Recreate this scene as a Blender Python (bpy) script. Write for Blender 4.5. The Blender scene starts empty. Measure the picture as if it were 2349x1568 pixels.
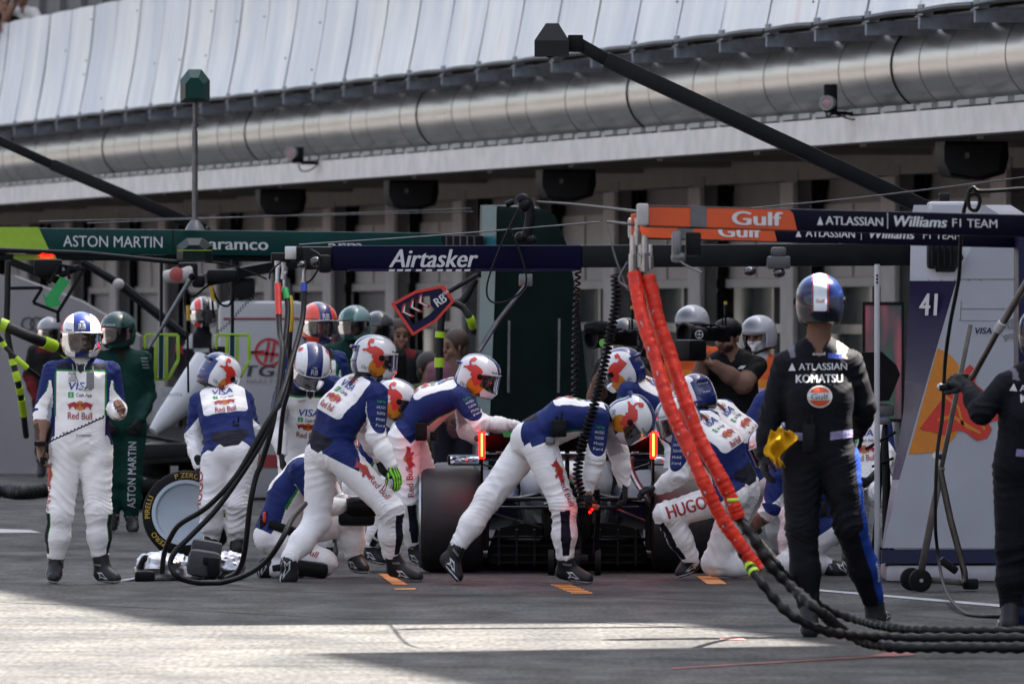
import bpy, bmesh, math, random
import numpy as np
from mathutils import Vector, Matrix
from mathutils.bvhtree import BVHTree
random.seed(7); np.random.seed(7)
SC = bpy.context.scene
COL = SC.collection
R = math.radians

# ------------------------------------------------------------------ camera, sky, sun
W0, FPX, CX, HY, HC = 2349.0, 24000.0, 1174.5, 705.0, 1.78
cam = bpy.data.cameras.new('camera'); camo = bpy.data.objects.new('camera', cam); COL.objects.link(camo)
cam.sensor_width = 36.0; cam.lens = 36.0*FPX/W0; cam.shift_y = -(784-HY)/W0
cam.clip_start = 1; cam.clip_end = 2000
cam.dof.use_dof = True; cam.dof.focus_distance = 68.0; cam.dof.aperture_fstop = 9.0
camo.location = (0, 0, HC); camo.rotation_euler = (R(90), 0, 0)
SC.camera = camo
SUN_EL, SUN_AZ = R(58), math.atan2(.905, .425)
w = bpy.data.worlds.new('World'); SC.world = w; w.use_nodes = True
nt = w.node_tree; bg = nt.nodes['Background']
sky = nt.nodes.new('ShaderNodeTexSky'); sky.sky_type = 'NISHITA'; sky.sun_disc = False
sky.sun_elevation = SUN_EL; sky.sun_rotation = SUN_AZ
sky.air_density = 1.0; sky.dust_density = 5.0; sky.ozone_density = 1.0
hs_ = nt.nodes.new('ShaderNodeHueSaturation'); hs_.inputs['Saturation'].default_value = .6
nt.links.new(sky.outputs[0], hs_.inputs['Color']); nt.links.new(hs_.outputs[0], bg.inputs[0]); bg.inputs[1].default_value = 0.05
sl = bpy.data.lights.new('sun', 'SUN'); sl.energy = 5.0; sl.angle = R(0.5); sl.color = (1, .93, .82)
so = bpy.data.objects.new('sun', sl); COL.objects.link(so)
sd = Vector((math.sin(SUN_AZ)*math.cos(SUN_EL), math.cos(SUN_AZ)*math.cos(SUN_EL), math.sin(SUN_EL)))
so.rotation_euler = sd.to_track_quat('Z', 'Y').to_euler(); so.location = (40, 60, 40)
SC.view_settings.view_transform = 'Standard'; SC.view_settings.look = 'None'
SC.view_settings.exposure = 3.22; SC.view_settings.gamma = 1

# ------------------------------------------------------------------ helpers
def P(px, py, Y): return Vector(((px-CX)/FPX*Y, Y, HC-(py-HY)/FPX*Y))
def gY(py): return HC*FPX/(py-HY)
def G(px, py, z=0.0):
    p = P(px, py, gY(py)); p.z = z; return p

KEEP = {'galvanised_duct', 'white_cladding', 'concrete_light', 'mirror_glass', 'steel', 'silver_foil', 'red_led', 'led_core', 'asphalt'}
DIM = .64
def mat(name, col, rough=.6, metal=0., var=.12, scale=14., bump=.0, bscale=60., emit=0., spec=.5, coat=0., ecol=None, stretch=None, col2=None):
    if name not in KEEP:
        col = tuple(x*DIM for x in col); col2 = tuple(x*DIM for x in col2) if col2 else None
    m = bpy.data.materials.new(name); m.use_nodes = True
    t = m.node_tree; b = t.nodes['Principled BSDF']; L = t.links
    b.inputs['Roughness'].default_value = rough; b.inputs['Metallic'].default_value = metal
    b.inputs['Specular IOR Level'].default_value = spec
    if coat: b.inputs['Coat Weight'].default_value = coat; b.inputs['Coat Roughness'].default_value = .08
    c = (*col, 1)
    tc = t.nodes.new('ShaderNodeTexCoord'); mp = t.nodes.new('ShaderNodeMapping')
    L.new(tc.outputs['Object'], mp.inputs[0])
    if stretch: mp.inputs['Scale'].default_value = stretch
    if var or col2:
        n = t.nodes.new('ShaderNodeTexNoise'); n.inputs['Scale'].default_value = scale; n.inputs['Detail'].default_value = 5
        L.new(mp.outputs[0], n.inputs[0])
        r = t.nodes.new('ShaderNodeValToRGB'); L.new(n.outputs[0], r.inputs[0])
        r.color_ramp.elements[0].position = .3; r.color_ramp.elements[1].position = .7
        lo = col2 if col2 else tuple(x*(1-var) for x in col)
        hi = tuple(min(1, x*(1+var)) for x in col)
        r.color_ramp.elements[0].color = (*lo, 1); r.color_ramp.elements[1].color = (*hi, 1)
        L.new(r.outputs[0], b.inputs['Base Color'])
        mr = t.nodes.new('ShaderNodeMapRange'); L.new(n.outputs[0], mr.inputs[0])
        mr.inputs[3].default_value = max(.02, rough-.08); mr.inputs[4].default_value = min(1, rough+.08)
        L.new(mr.outputs[0], b.inputs['Roughness'])
    else: b.inputs['Base Color'].default_value = c
    if bump:
        n2 = t.nodes.new('ShaderNodeTexNoise'); n2.inputs['Scale'].default_value = bscale; n2.inputs['Detail'].default_value = 4
        L.new(mp.outputs[0], n2.inputs[0])
        bp = t.nodes.new('ShaderNodeBump'); bp.inputs['Strength'].default_value = bump; bp.inputs['Distance'].default_value = .01
        L.new(n2.outputs[0], bp.inputs['Height']); L.new(bp.outputs[0], b.inputs['Normal'])
    if emit:
        b.inputs['Emission Color'].default_value = (*(ecol or col), 1); b.inputs['Emission Strength'].default_value = emit
    return m

def glass(name, tint, rough=.04, mixf=.12):
    m = bpy.data.materials.new(name); m.use_nodes = True; t = m.node_tree; t.nodes.clear()
    o = t.nodes.new('ShaderNodeOutputMaterial'); tr = t.nodes.new('ShaderNodeBsdfTransparent'); tr.inputs[0].default_value = (*tint, 1)
    g = t.nodes.new('ShaderNodeBsdfGlossy'); g.inputs['Roughness'].default_value = rough; g.inputs[0].default_value = (.9, .9, .95, 1)
    f = t.nodes.new('ShaderNodeFresnel'); f.inputs[0].default_value = 1.5
    a = t.nodes.new('ShaderNodeMath'); a.operation = 'ADD'; a.inputs[1].default_value = mixf; t.links.new(f.outputs[0], a.inputs[0])
    mx = t.nodes.new('ShaderNodeMixShader'); t.links.new(a.outputs[0], mx.inputs[0])
    t.links.new(tr.outputs[0], mx.inputs[1]); t.links.new(g.outputs[0], mx.inputs[2]); t.links.new(mx.outputs[0], o.inputs[0])
    return m

def org(o):
    v = Vector((0, 0, 0))
    while o is not None: v += o.location; o = o.parent
    return v

def tag(o, label=None, cat=None, group=None, kind=None):
    if label: o['label'] = label
    if cat: o['category'] = cat
    if group: o['group'] = group
    if kind: o['kind'] = kind
    return o

def thing(name, loc, label, cat, group=None):
    o = bpy.data.objects.new(name, None); COL.objects.link(o); o.location = loc; o.empty_display_size = .1
    return tag(o, label, cat, group)

def frame(d, up=(0, 0, 1)):
    d = Vector(d).normalized(); u = Vector(up)
    if abs(d.dot(u)) > .98: u = Vector((1, 0, 0)) if abs(d.x) < .9 else Vector((0, 1, 0))
    s = d.cross(u).normalized(); u = s.cross(d).normalized()
    return d, s, u

class MB:
    def __init__(self): self.v = []; self.f = []; self.m = []; self.mi = 0
    def add(self, vs, fs):
        o = len(self.v); self.v += [tuple(x) for x in vs]
        for f in fs: self.f.append(tuple(i+o for i in f)); self.m.append(self.mi)
        return self
    def box(self, c, s, ax=None):
        c = Vector(c); ax = ax or (Vector((1, 0, 0)), Vector((0, 1, 0)), Vector((0, 0, 1)))
        vs = [c+ax[0]*(s[0]/2*i)+ax[1]*(s[1]/2*j)+ax[2]*(s[2]/2*k) for k in (-1, 1) for j in (-1, 1) for i in (-1, 1)]
        return self.add(vs, [(0, 2, 3, 1), (4, 5, 7, 6), (0, 1, 5, 4), (2, 6, 7, 3), (0, 4, 6, 2), (1, 3, 7, 5)])
    def cbox(self, c, s, ax=None, b=.01):
        """box with chamfered edges"""
        c = Vector(c); ax = ax or (Vector((1, 0, 0)), Vector((0, 1, 0)), Vector((0, 0, 1)))
        bm = bmesh.new(); r = bmesh.ops.create_cube(bm, size=1)
        for v in bm.verts: v.co = Vector((v.co.x*s[0], v.co.y*s[1], v.co.z*s[2]))
        b = min(b, min(s)*.45)
        bmesh.ops.bevel(bm, geom=bm.edges[:], offset=b, segments=2, affect='EDGES', profile=.6)
        bm.verts.index_update()
        vs = [c+ax[0]*v.co.x+ax[1]*v.co.y+ax[2]*v.co.z for v in bm.verts]
        fs = [[v.index for v in f.verts] for f in bm.faces]; bm.free()
        return self.add(vs, fs)
    def beam(self, a, b, w, h, up=(0, 0, 1), ch=0):
        a, b = Vector(a), Vector(b); d, s, u = frame(b-a, up)
        if ch: return self.cbox((a+b)/2, ((b-a).length, w, h), (d, s, u), ch)
        return self.box((a+b)/2, ((b-a).length, w, h), (d, s, u))
    def tube(self, path, r, n=10, cap=True):
        path = [Vector(p) for p in path]; N = len(path)
        rs = r if hasattr(r, '__len__') else [r]*N
        prev = None; vs = []
        for i, p in enumerate(path):
            d = (path[min(i+1, N-1)]-path[max(i-1, 0)])
            if d.length < 1e-9: d = Vector((0, 0, 1))
            d.normalize()
            if prev is None: _, s, u = frame(d)
            else:
                s = prev - d*prev.dot(d)
                if s.length < 1e-6: _, s, u = frame(d)
                s.normalize(); u = s.cross(d)
            prev = s
            for k in range(n):
                a = 2*math.pi*k/n; vs.append(p+s*(math.cos(a)*rs[i])+u*(math.sin(a)*rs[i]))
        fs = [(i*n+k, i*n+(k+1) % n, (i+1)*n+(k+1) % n, (i+1)*n+k) for i in range(N-1) for k in range(n)]
        if cap: fs += [tuple(range(n))[::-1], tuple((N-1)*n+k for k in range(n))]
        return self.add(vs, fs)
    def lathe(self, prof, o, axis, n=32, closed=False):
        d, s, u = frame(axis); o = Vector(o); vs = []
        for (z, r) in prof:
            for k in range(n):
                a = 2*math.pi*k/n; vs.append(o+d*z+s*(math.cos(a)*r)+u*(math.sin(a)*r))
        M = len(prof)
        fs = [(i*n+k, i*n+(k+1) % n, ((i+1) % M)*n+(k+1) % n, ((i+1) % M)*n+k) for i in range(M if closed else M-1) for k in range(n)]
        if not closed: fs += [tuple(range(n))[::-1], tuple((M-1)*n+k for k in range(n))]
        return self.add(vs, fs)
    def prism(self, poly, o, xd, yd, depth, zd=None):
        o, xd, yd = Vector(o), Vector(xd), Vector(yd); zd = Vector(zd) if zd else xd.cross(yd).normalized(); n = len(poly)
        vs = [o+xd*x+yd*y+zd*depth/2 for x, y in poly]+[o+xd*x+yd*y-zd*depth/2 for x, y in poly]
        fs = [tuple(range(n)), tuple(range(n, 2*n))[::-1]]+[(i, i+n, (i+1) % n+n, (i+1) % n) for i in range(n)]
        return self.add(vs, fs)
    def poly(self, pts): return self.add(pts, [tuple(range(len(pts)))])
    def ball(self, c, r, n=14, sc=(1, 1, 1), ax=None):
        prof = []; c = Vector(c); ax = ax or (Vector((1, 0, 0)), Vector((0, 1, 0)), Vector((0, 0, 1)))
        vs = []; m = n//2+1
        for i in range(m):
            th = math.pi*i/(m-1)
            for k in range(n):
                a = 2*math.pi*k/n; q = (math.sin(th)*math.cos(a)*sc[0]*r, math.sin(th)*math.sin(a)*sc[1]*r, math.cos(th)*sc[2]*r)
                vs.append(c+ax[0]*q[0]+ax[1]*q[1]+ax[2]*q[2])
        fs = [(i*n+k, (i+1)*n+k, (i+1)*n+(k+1) % n, i*n+(k+1) % n) for i in range(m-1) for k in range(n)]
        return self.add(vs, fs)
    def build(self, name, mats, parent=None, smooth=40, **kw):
        o0 = org(parent) if parent else Vector((0, 0, 0))
        if parent is None and kw.get('loc') is not None: o0 = Vector(kw['loc'])
        me = bpy.data.meshes.new(name); me.from_pydata([(x-o0.x, y-o0.y, z-o0.z) for x, y, z in self.v], [], self.f)
        mats = mats if isinstance(mats, (list, tuple)) else [mats]
        for m in mats: me.materials.append(m)
        if len(mats) > 1: me.polygons.foreach_set('material_index', self.m)
        bm = bmesh.new(); bm.from_mesh(me); bmesh.ops.remove_doubles(bm, verts=bm.verts, dist=1e-6); bmesh.ops.recalc_face_normals(bm, faces=bm.faces); bm.to_mesh(me); bm.free()
        if smooth: me.polygons.foreach_set('use_smooth', [True]*len(me.polygons)); me.set_sharp_from_angle(angle=R(smooth))
        me.update()
        o = bpy.data.objects.new(name, me); COL.objects.link(o)
        if parent: o.parent = parent
        else: o.location = o0
        if kw.get('label'): tag(o, kw['label'], kw.get('cat'), kw.get('group'), kw.get('kind'))
        elif kw.get('kind'): o['kind'] = kw['kind']
        return o

def smooth_path(pts, n=8):
    """Catmull-Rom through points"""
    pts = [Vector(p) for p in pts]; out = []
    q = [pts[0]*2-pts[1]]+pts+[pts[-1]*2-pts[-2]]
    for i in range(1, len(q)-2):
        a, b, c, d = q[i-1], q[i], q[i+1], q[i+2]
        for k in range(n):
            t = k/n
            out.append(.5*((2*b)+(c-a)*t+(2*a-5*b+4*c-d)*t*t+(3*b-a-3*c+d)*t**3))
    out.append(pts[-1]); return out

_tc = {}
def text2d(s, bold=0., shear=0., spacing=1.):
    """outline text as 2-D verts/faces, cap height 1, left aligned; returns verts (n,2), faces, width"""
    k = (s, bold, shear, spacing)
    if k in _tc: return _tc[k]
    cu = bpy.data.curves.new('t', 'FONT'); cu.body = s; cu.size = 1; cu.shear = shear; b0 = bold*.9; cu.space_character = spacing
    cu.resolution_u = 3; cu.fill_mode = 'FRONT'
    ob = bpy.data.objects.new('t', cu); COL.objects.link(ob)
    me = ob.to_mesh()
    v = np.array([x.co[:2] for x in me.vertices]) if len(me.vertices) else np.zeros((1, 2))
    f = [tuple(p.vertices) for p in me.polygons]
    ob.to_mesh_clear(); bpy.data.objects.remove(ob); bpy.data.curves.remove(cu)
    v[:, 0] -= v[:, 0].min(); v /= .69; n_ = len(v); v = np.concatenate([v, np.zeros((n_, 1))], 1); w_ = v[:, 0].max()
    if b0 > 0:
        L = [v]; F0 = list(f)
        for q, dx in enumerate((-b0, b0)): L.append(v+np.array([dx, 0, .0004*(q+1)])); f = f+[tuple(i+n_*(q+1) for i in x) for x in F0]
        v = np.concatenate(L)
    _tc[k] = (v, f, w_); return _tc[k]

def put_text(parent, name, s, c, xd, yd, h, m, width=None, bold=.0, shear=0., spacing=1., off=.003, align='c', crop=None):
    """flat lettering on a plane: c = centre of the line (or left end), cap height h"""
    v, f, wd = text2d(s, bold, shear, spacing); xd, yd = Vector(xd).normalized(), Vector(yd).normalized()
    sx = (width/wd) if width else h; nrm = xd.cross(yd); c = Vector(c)
    x0 = -wd*sx/2 if align == 'c' else 0
    mb = MB()
    pts = [c+xd*(x0+a*sx)+yd*((b-.5)*h)+nrm*(off+z) for a, b, z in v]
    if crop:
        keep = [q for q in f if all(crop[0] <= v[i][1] <= crop[1] for i in q)]
    else: keep = f
    mb.add(pts, keep)
    return mb.build(name, m, parent, smooth=0)

# ------------------------------------------------------------------ common materials
M = {}
M['black'] = mat('black_plastic', (.006, .006, .007), .5, var=.3, spec=.15)
M['blackmetal'] = mat('black_metal', (.009, .0095, .012), .42, var=.3, scale=6, spec=.15)
M['rubber'] = mat('rubber', (.009, .009, .0095), .75, spec=.15, var=.3, bump=.2, bscale=90)
M['hose'] = mat('hose_rubber', (.007, .007, .008), .5, spec=.3, var=.3, bump=.25, bscale=120)
M['carbon'] = mat('carbon', (.006, .006, .007), .35, var=.4, scale=25, spec=.15)
M['steel'] = mat('steel', (.42, .42, .43), .32, .9, var=.15)
M['greymetal'] = mat('grey_metal', (.2, .2, .21), .4, .7, var=.2)
M['white'] = mat('white_paint', (.68, .69, .72), .35, var=.05, scale=4, coat=.2)
M['offwhite'] = mat('offwhite', (.5, .49, .48), .6, var=.1)
M['letter'] = mat('white_lettering', (.8, .81, .84), .5, var=.05)
M['blackletter'] = mat('black_lettering', (.02, .02, .025), .5, var=.1)
M['redletter'] = mat('red_lettering', (.5, .02, .03), .5, var=.1)
M['blueletter'] = mat('blue_lettering', (.02, .06, .4), .5, var=.1)
M['grayletter'] = mat('grey_lettering', (.25, .25, .27), .5, var=.1)
M['greenletter'] = mat('green_lettering', (.02, .45, .1), .5, var=.1)
M['navy'] = mat('navy_paint', (.008, .008, .05), .35, var=.15, scale=5, spec=.15)
M['blue'] = mat('blue_paint', (.015, .03, .2), .35, var=.1, coat=.3)
M['orange'] = mat('orange_paint', (.8, .1, .012), .4, var=.08, scale=5)
M['amber'] = mat('amber_paint', (.8, .26, .01), .4, var=.06)
M['red'] = mat('red_paint', (.75, .03, .015), .4, var=.08)
M['lime'] = mat('lime_paint', (.38, .62, .03), .4, var=.08)
M['limeglow'] = mat('lime_tape', (.55, .85, .02), .5, var=.08)
M['teal'] = mat('teal_paint', (.002, .05, .044), .35, var=.15, scale=4, spec=.15)
M['dteal'] = mat('dark_teal_paint', (.0015, .012, .012), .4, var=.2, scale=4, spec=.15)
M['led'] = mat('red_led', (1, .02, .01), .4, var=0, emit=14, ecol=(1, .0004, .0002))
M['ledcore'] = mat('led_core', (1, .4, .1), .4, var=0, emit=4, ecol=(1, .10, .012))
M['yellow'] = mat('yellow_lettering', (.6, .38, .02), .55, var=.12)
# ------------------------------------------------------------------ ground
def asphalt():
    m = bpy.data.materials.new('asphalt'); m.use_nodes = True; t = m.node_tree; L = t.links; b = t.nodes['Principled BSDF']
    tc = t.nodes.new('ShaderNodeTexCoord')
    def noise(scale, st, det=5, rot=0):
        mp = t.nodes.new('ShaderNodeMapping'); mp.inputs['Scale'].default_value = st; mp.inputs['Rotation'].default_value = (0, 0, rot)
        L.new(tc.outputs['Object'], mp.inputs[0])
        n = t.nodes.new('ShaderNodeTexNoise'); n.inputs['Scale'].default_value = scale; n.inputs['Detail'].default_value = det
        L.new(mp.outputs[0], n.inputs[0]); return n
    def ramp(n, p0, c0, p1, c1):
        r = t.nodes.new('ShaderNodeValToRGB'); L.new(n.outputs[0], r.inputs[0]); e = r.color_ramp.elements
        e[0].position = p0; e[0].color = (*c0, 1); e[1].position = p1; e[1].color = (*c1, 1); return r
    base = ramp(noise(1.6, (1, .35, 1), 7), .3, (.034, .0340, .035), .72, (.067, .0655, .064))
    grain = ramp(noise(34, (1, .11, 1), 4), .36, (.64, .64, .65), .66, (1.18, 1.18, 1.17))
    streak = ramp(noise(.42, (.5, 1.0, 1), 5, R(16)), .50, (1, 1, 1), .66, (.50, .50, .53))
    fine = ramp(noise(1.7, (.55, 1.3, 1), 6, R(-5)), .50, (1.06, 1.06, 1.06), .70, (.60, .60, .62))
    cur = base
    for x in (grain, streak, fine):
        mm = t.nodes.new('ShaderNodeMix'); mm.data_type = 'RGBA'; mm.blend_type = 'MULTIPLY'; mm.inputs[0].default_value = 1
        L.new(cur.outputs['Color'] if cur.bl_idname == 'ShaderNodeValToRGB' else cur.outputs[2], mm.inputs[6]); L.new(x.outputs['Color'], mm.inputs[7]); cur = mm
    L.new(cur.outputs[2], b.inputs['Base Color']); b.inputs['Specular IOR Level'].default_value = .12
    rr = ramp(noise(3, (1, .3, 1), 4), .35, (.6,)*3, .7, (.9,)*3); L.new(rr.outputs[0], b.inputs['Roughness'])
    bp = t.nodes.new('ShaderNodeBump'); bp.inputs['Strength'].default_value = .5; bp.inputs['Distance'].default_value = .006
    L.new(noise(55, (1, 1, 1), 4).outputs[0], bp.inputs['Height']); L.new(bp.outputs[0], b.inputs['Normal'])
    return m
mb = MB(); mb.poly([(-120, -60, 0), (120, -60, 0), (600, 2500, 0), (-900, 2500, 0)])
mb.build('ground', asphalt(), None, 0, kind='structure')

# painted marks on the pit lane
def gmark(name, pts, m, label, cat, z=.004, group=None):
    mb = MB(); mb.poly([G(x, y, z) for x, y in pts]); c = G(*pts[0], 0)
    return mb.build(name, m, None, 0, loc=c, label=label, cat=cat, group=group)
gmark('floor_mark', [(868, 1316), (892, 1316), (935, 1341), (900, 1341)], M['amber'], 'slanted orange floor mark under the boot of the crouching wheel carrier', 'floor marking')
gmark('floor_mark', [(905, 1350), (953, 1349), (953, 1352), (905, 1352.6)], M['amber'], 'thin orange dash on the asphalt in front of the left rear tyre', 'floor marking')
mb = MB()
for k in range(6):
    y = 1341+k*3.6; x = 1262+k*9; mb.poly([G(x, y, .004), G(x+50, y, .004), G(x+53, y+2.2, .004), G(x+4, y+2.2, .004)])
mb.build('floor_mark', M['amber'], None, 0, loc=G(1290, 1350), label='striped orange floor mark at the toe of the bent-over jack man', cat='floor marking')
gmark('floor_mark', [(1598, 1322), (1642, 1322), (1668, 1340), (1622, 1340)], M['amber'], 'solid orange floor mark behind the right rear tyre', 'floor marking')
gmark('floor_mark', [(1540, 1532), (1990, 1506), (2040, 1496), (2100, 1497), (2096, 1503), (1900, 1513), (1545, 1534.5)], mat('worn_red_line', (.30, .045, .04), .7, var=.6, scale=7, col2=(.10, .05, .05)), 'long thin red stripe on the asphalt beside the black hoses', 'floor marking')
gmark('floor_mark', [(1650, 1463), (1705, 1465), (1712, 1468), (1652, 1468)], mat('faint_red_line', (.30, .10, .08), .7, var=.5, scale=9), 'short faint red floor dash in the sunlit strip of asphalt', 'floor marking')
mb = MB(); mb.poly([G(1880, 1352, .004), G(2360, 1392, .004), G(2360, 1398, .004), G(1880, 1356, .004)])
mb.build('lane_line', mat('worn_white_line', (.42, .43, .46), .7, var=.35, scale=9), None, 0, kind='structure')
mb = MB(); mb.poly([G(-30, 1212, .004), G(70, 1216, .004), G(95, 1222, .004), G(-30, 1222, .004)])  # off-white strip paints a pool of sunlight onto the asphalt
mb.build('painted_sun_strip', M['offwhite'], None, 0, kind='structure')

mJ = mat('joint_tar', (.035, .035, .037), .8, var=.3)
for pts in ([(-30, 1380), (300, 1392), (800, 1418), (1300, 1424), (1800, 1452), (2400, 1466)], [(520, 1352), (900, 1362), (1500, 1372), (2000, 1404), (2400, 1440)], [(-30, 1250), (350, 1262), (700, 1268)]):
    path = smooth_path([G(x, y, .003) for x, y in pts], 10); mb = MB(); rnd = random.Random(5)
    for a, b in zip(path, path[1:]):
        w0 = .02+.02*rnd.random(); mb.poly([a, b, b+Vector((0, .05+w0, 0)), a+Vector((0, .05+w0, 0))])
    mb.build('asphalt_joint', mJ, None, 0, kind='structure')

# ------------------------------------------------------------------ pit building
NV = Vector((1, .1864, 0)).normalized(); UV = Vector((-.1864, 1, 0)).normalized(); ZV = Vector((0, 0, 1))
def B(Y, off=0., z=0.): return Vector((21.85-.1864*Y, Y, z))+NV*off
AX = (UV, NV, ZV)
def run(mb, y0, y1, o0, o1, z0, z1):
    """a long box parallel to the pit lane"""
    a = B(y0, (o0+o1)/2, (z0+z1)/2); b = B(y1, (o0+o1)/2, (z0+z1)/2)
    mb.box((a+b)/2, ((b-a).length, o1-o0, z1-z0), AX); return mb
bld = thing('pit_building', B(120, 0, 0), 'long grey pit building with corrugated white cladding, open canopy and row of pillars', 'building')
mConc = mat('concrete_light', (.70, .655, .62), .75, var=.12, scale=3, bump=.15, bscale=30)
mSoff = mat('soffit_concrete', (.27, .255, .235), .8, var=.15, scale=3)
mPanel = mat('grey_panel', (.22, .215, .21), .7, var=.15, scale=2)
mDoor = mat('roller_door_panel', (.44, .42, .405), .6, var=.1, scale=2)
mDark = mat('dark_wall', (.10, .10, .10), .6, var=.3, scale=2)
Y0b, Y1b = 60, 300
run(MB(), Y0b, Y1b, 0, .25, 3.35, 3.6).build('fascia', mConc, bld)
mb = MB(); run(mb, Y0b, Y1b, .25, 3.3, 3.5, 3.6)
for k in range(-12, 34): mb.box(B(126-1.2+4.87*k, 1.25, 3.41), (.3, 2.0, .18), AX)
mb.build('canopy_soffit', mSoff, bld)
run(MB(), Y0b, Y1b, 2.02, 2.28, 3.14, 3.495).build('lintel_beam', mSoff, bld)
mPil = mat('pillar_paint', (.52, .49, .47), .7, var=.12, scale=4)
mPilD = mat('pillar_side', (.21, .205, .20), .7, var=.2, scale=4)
for k in range(-6, 20):
    Y = 126+4.87*k; mb = MB()
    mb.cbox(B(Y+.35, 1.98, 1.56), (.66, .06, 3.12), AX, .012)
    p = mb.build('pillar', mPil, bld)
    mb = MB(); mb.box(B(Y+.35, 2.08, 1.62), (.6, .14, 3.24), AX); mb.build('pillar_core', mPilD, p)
    mb = MB(); mb.box(B(Y+.04, 2.2, 1.66), (.08, .08, 3.3), AX)
    mb.beam(B(Y+.02, 2.22, 2.75), B(Y+.02, 2.34, 3.2), .04, .05)
    mb.build('steel_post', M['black'], p)
mGlassD = mat('dark_glass_door', (.05, .065, .062), .12, var=.3, scale=2, spec=.8)
mAlu = mat('brushed_aluminium', (.35, .35, .34), .3, .8, var=.4, scale=3, stretch=(6, 6, .5))
for k in range(-8, 19):
    a, b = 126+4.87*k+.6, 126+4.87*(k+1)+.1
    run(MB(), a, b, 2.34, 2.4, 2.88, 3.49).build('header_panel', mPanel, bld)
    mb = MB(); run(mb, a, b, 2.30, 2.36, 2.1, 2.88)
    for q in (.33, .66): mb.box(B(a+(b-a)*q, 2.29, 2.49), (.04, .02, .76), AX)
    run(mb, a, b, 2.24, 2.36, 2.0, 2.095)
    mb.build('door_header', mDoor, bld)
    mb = MB()
    if k < 2:
        run(mb, a, b, 2.36, 2.4, 0, 2.0); mb.build('glass_door', mGlassD, bld)
        mb = MB(); run(mb, a+.3, a+.9, 2.30, 2.35, .0, 1.95); run(mb, a+2.0, a+2.1, 2.30, 2.35, .0, 2.0); run(mb, a, b, 2.31, 2.35, 1.5, 1.6); mb.build('door_frame', mAlu, bld)
    else:
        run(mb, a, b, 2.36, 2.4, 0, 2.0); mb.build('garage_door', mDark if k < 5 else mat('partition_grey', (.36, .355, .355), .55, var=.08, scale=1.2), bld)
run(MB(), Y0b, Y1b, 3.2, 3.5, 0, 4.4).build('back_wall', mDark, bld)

# round ventilation duct in front of the first floor
mDuct = mat('galvanised_duct', (.64, .63, .62), .31, 1., var=.05, scale=1.2, bump=.02, bscale=2)
duct = MB(); straps = []; n = 40
Y = 70.; i = 0; vs = []
rings = []
while Y < 270:
    rings.append(Y); Y += 1.15
for i, Y in enumerate(rings[:-1]):
    r = .44+.0012*math.sin(i*2.1)
    tilt = .0
    v0 = []; 
    for yy in (Y, Y+1.145):
        for q in range(n):
            a = 2*math.pi*q/n; v0.append(B(yy, .58+math.cos(a)*r, 4.06+math.sin(a)*r))
    duct.add(v0, [(q, (q+1) % n, n+(q+1) % n, n+q) for q in range(n)])
    wd = .05 if i % 11 == 3 else .014; rr = .450 if i % 11 == 3 else .4435
    if i % 11 == 3 or i % 3 != 1:
        v0 = []; tgt = MB()
        for yy, r2 in ((Y-wd/2, rr-.012), (Y-wd/2, rr), (Y+wd/2, rr), (Y+wd/2, rr-.012)):
            for q in range(n):
                a = 2*math.pi*q/n; v0.append(B(yy, .58+math.cos(a)*r2, 4.06+math.sin(a)*r2))
        tgt.add(v0, [(s*n+q, s*n+(q+1) % n, (s+1)*n+(q+1) % n, (s+1)*n+q) for s in range(3) for q in range(n)])
        straps.append((tgt, i % 11 == 3))
mSeam = mat('duct_seam_metal', (.30, .30, .31), .35, 1., var=.1); dob = duct.build('ventilation_duct', mDuct, bld, 60)
for tgt, bk in straps: tgt.build('duct_strap' if bk else 'duct_seam', M['black'] if bk else mSeam, dob)
mb = MB(); 
for k in range(0, 230):
    yy = 75+k*.75; mb.box(B(yy, .06, 3.645), (.5, .1, .05), AX)
    if k % 2: mb.box(B(yy+.35, .1, 3.63), (.16, .16, .055), AX)
mb.build('duct_cradle', M['offwhite'], bld)

# cladding sheets above the duct and the brackets that carry them
def cladding_mat():
    m = mat('white_cladding', (.65, .645, .63), .42, .2, var=.08, scale=1.4, stretch=(3, 3, .25), bump=.12, bscale=2.5)
    t = m.node_tree; L = t.links; b = t.nodes['Principled BSDF']
    src = b.inputs['Base Color'].links[0].from_socket
    tc = t.nodes.new('ShaderNodeTexCoord'); mp = t.nodes.new('ShaderNodeMapping'); L.new(tc.outputs['Object'], mp.inputs[0]); mp.inputs['Scale'].default_value = (1.1, .42, .16)
    n = t.nodes.new('ShaderNodeTexNoise'); n.inputs['Scale'].default_value = 1.7; n.inputs['Detail'].default_value = 2; L.new(mp.outputs[0], n.inputs[0])
    r = t.nodes.new('ShaderNodeValToRGB'); L.new(n.outputs['Color'], r.inputs[0]); e = r.color_ramp.elements
    e[0].position = .40; e[0].color = (.80, .84, .95, 1); e[1].position = .62; e[1].color = (1.1, 1.1, 1.1, 1); x = e.new(.70); x.color = (1.0, .84, .84, 1); x = e.new(.76); x.color = (1.1, 1.1, 1.1, 1)  # reddish and bluish bands paint faded reflections into the sheet colour
    mm = t.nodes.new('ShaderNodeMix'); mm.data_type = 'RGBA'; mm.blend_type = 'MULTIPLY'; mm.inputs[0].default_value = 1
    L.new(src, mm.inputs[6]); L.new(r.outputs[0], mm.inputs[7]); L.new(mm.outputs[2], b.inputs['Base Color']); return m
mClad = cladding_mat(); PW = 2.2; mLip = mat('lip_rubber', (.035, .037, .04), .6)
mBr = mat('bracket_steel', (.30, .335, .39), .55, .3, var=.2)
yy = 80.
k = 0
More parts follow.
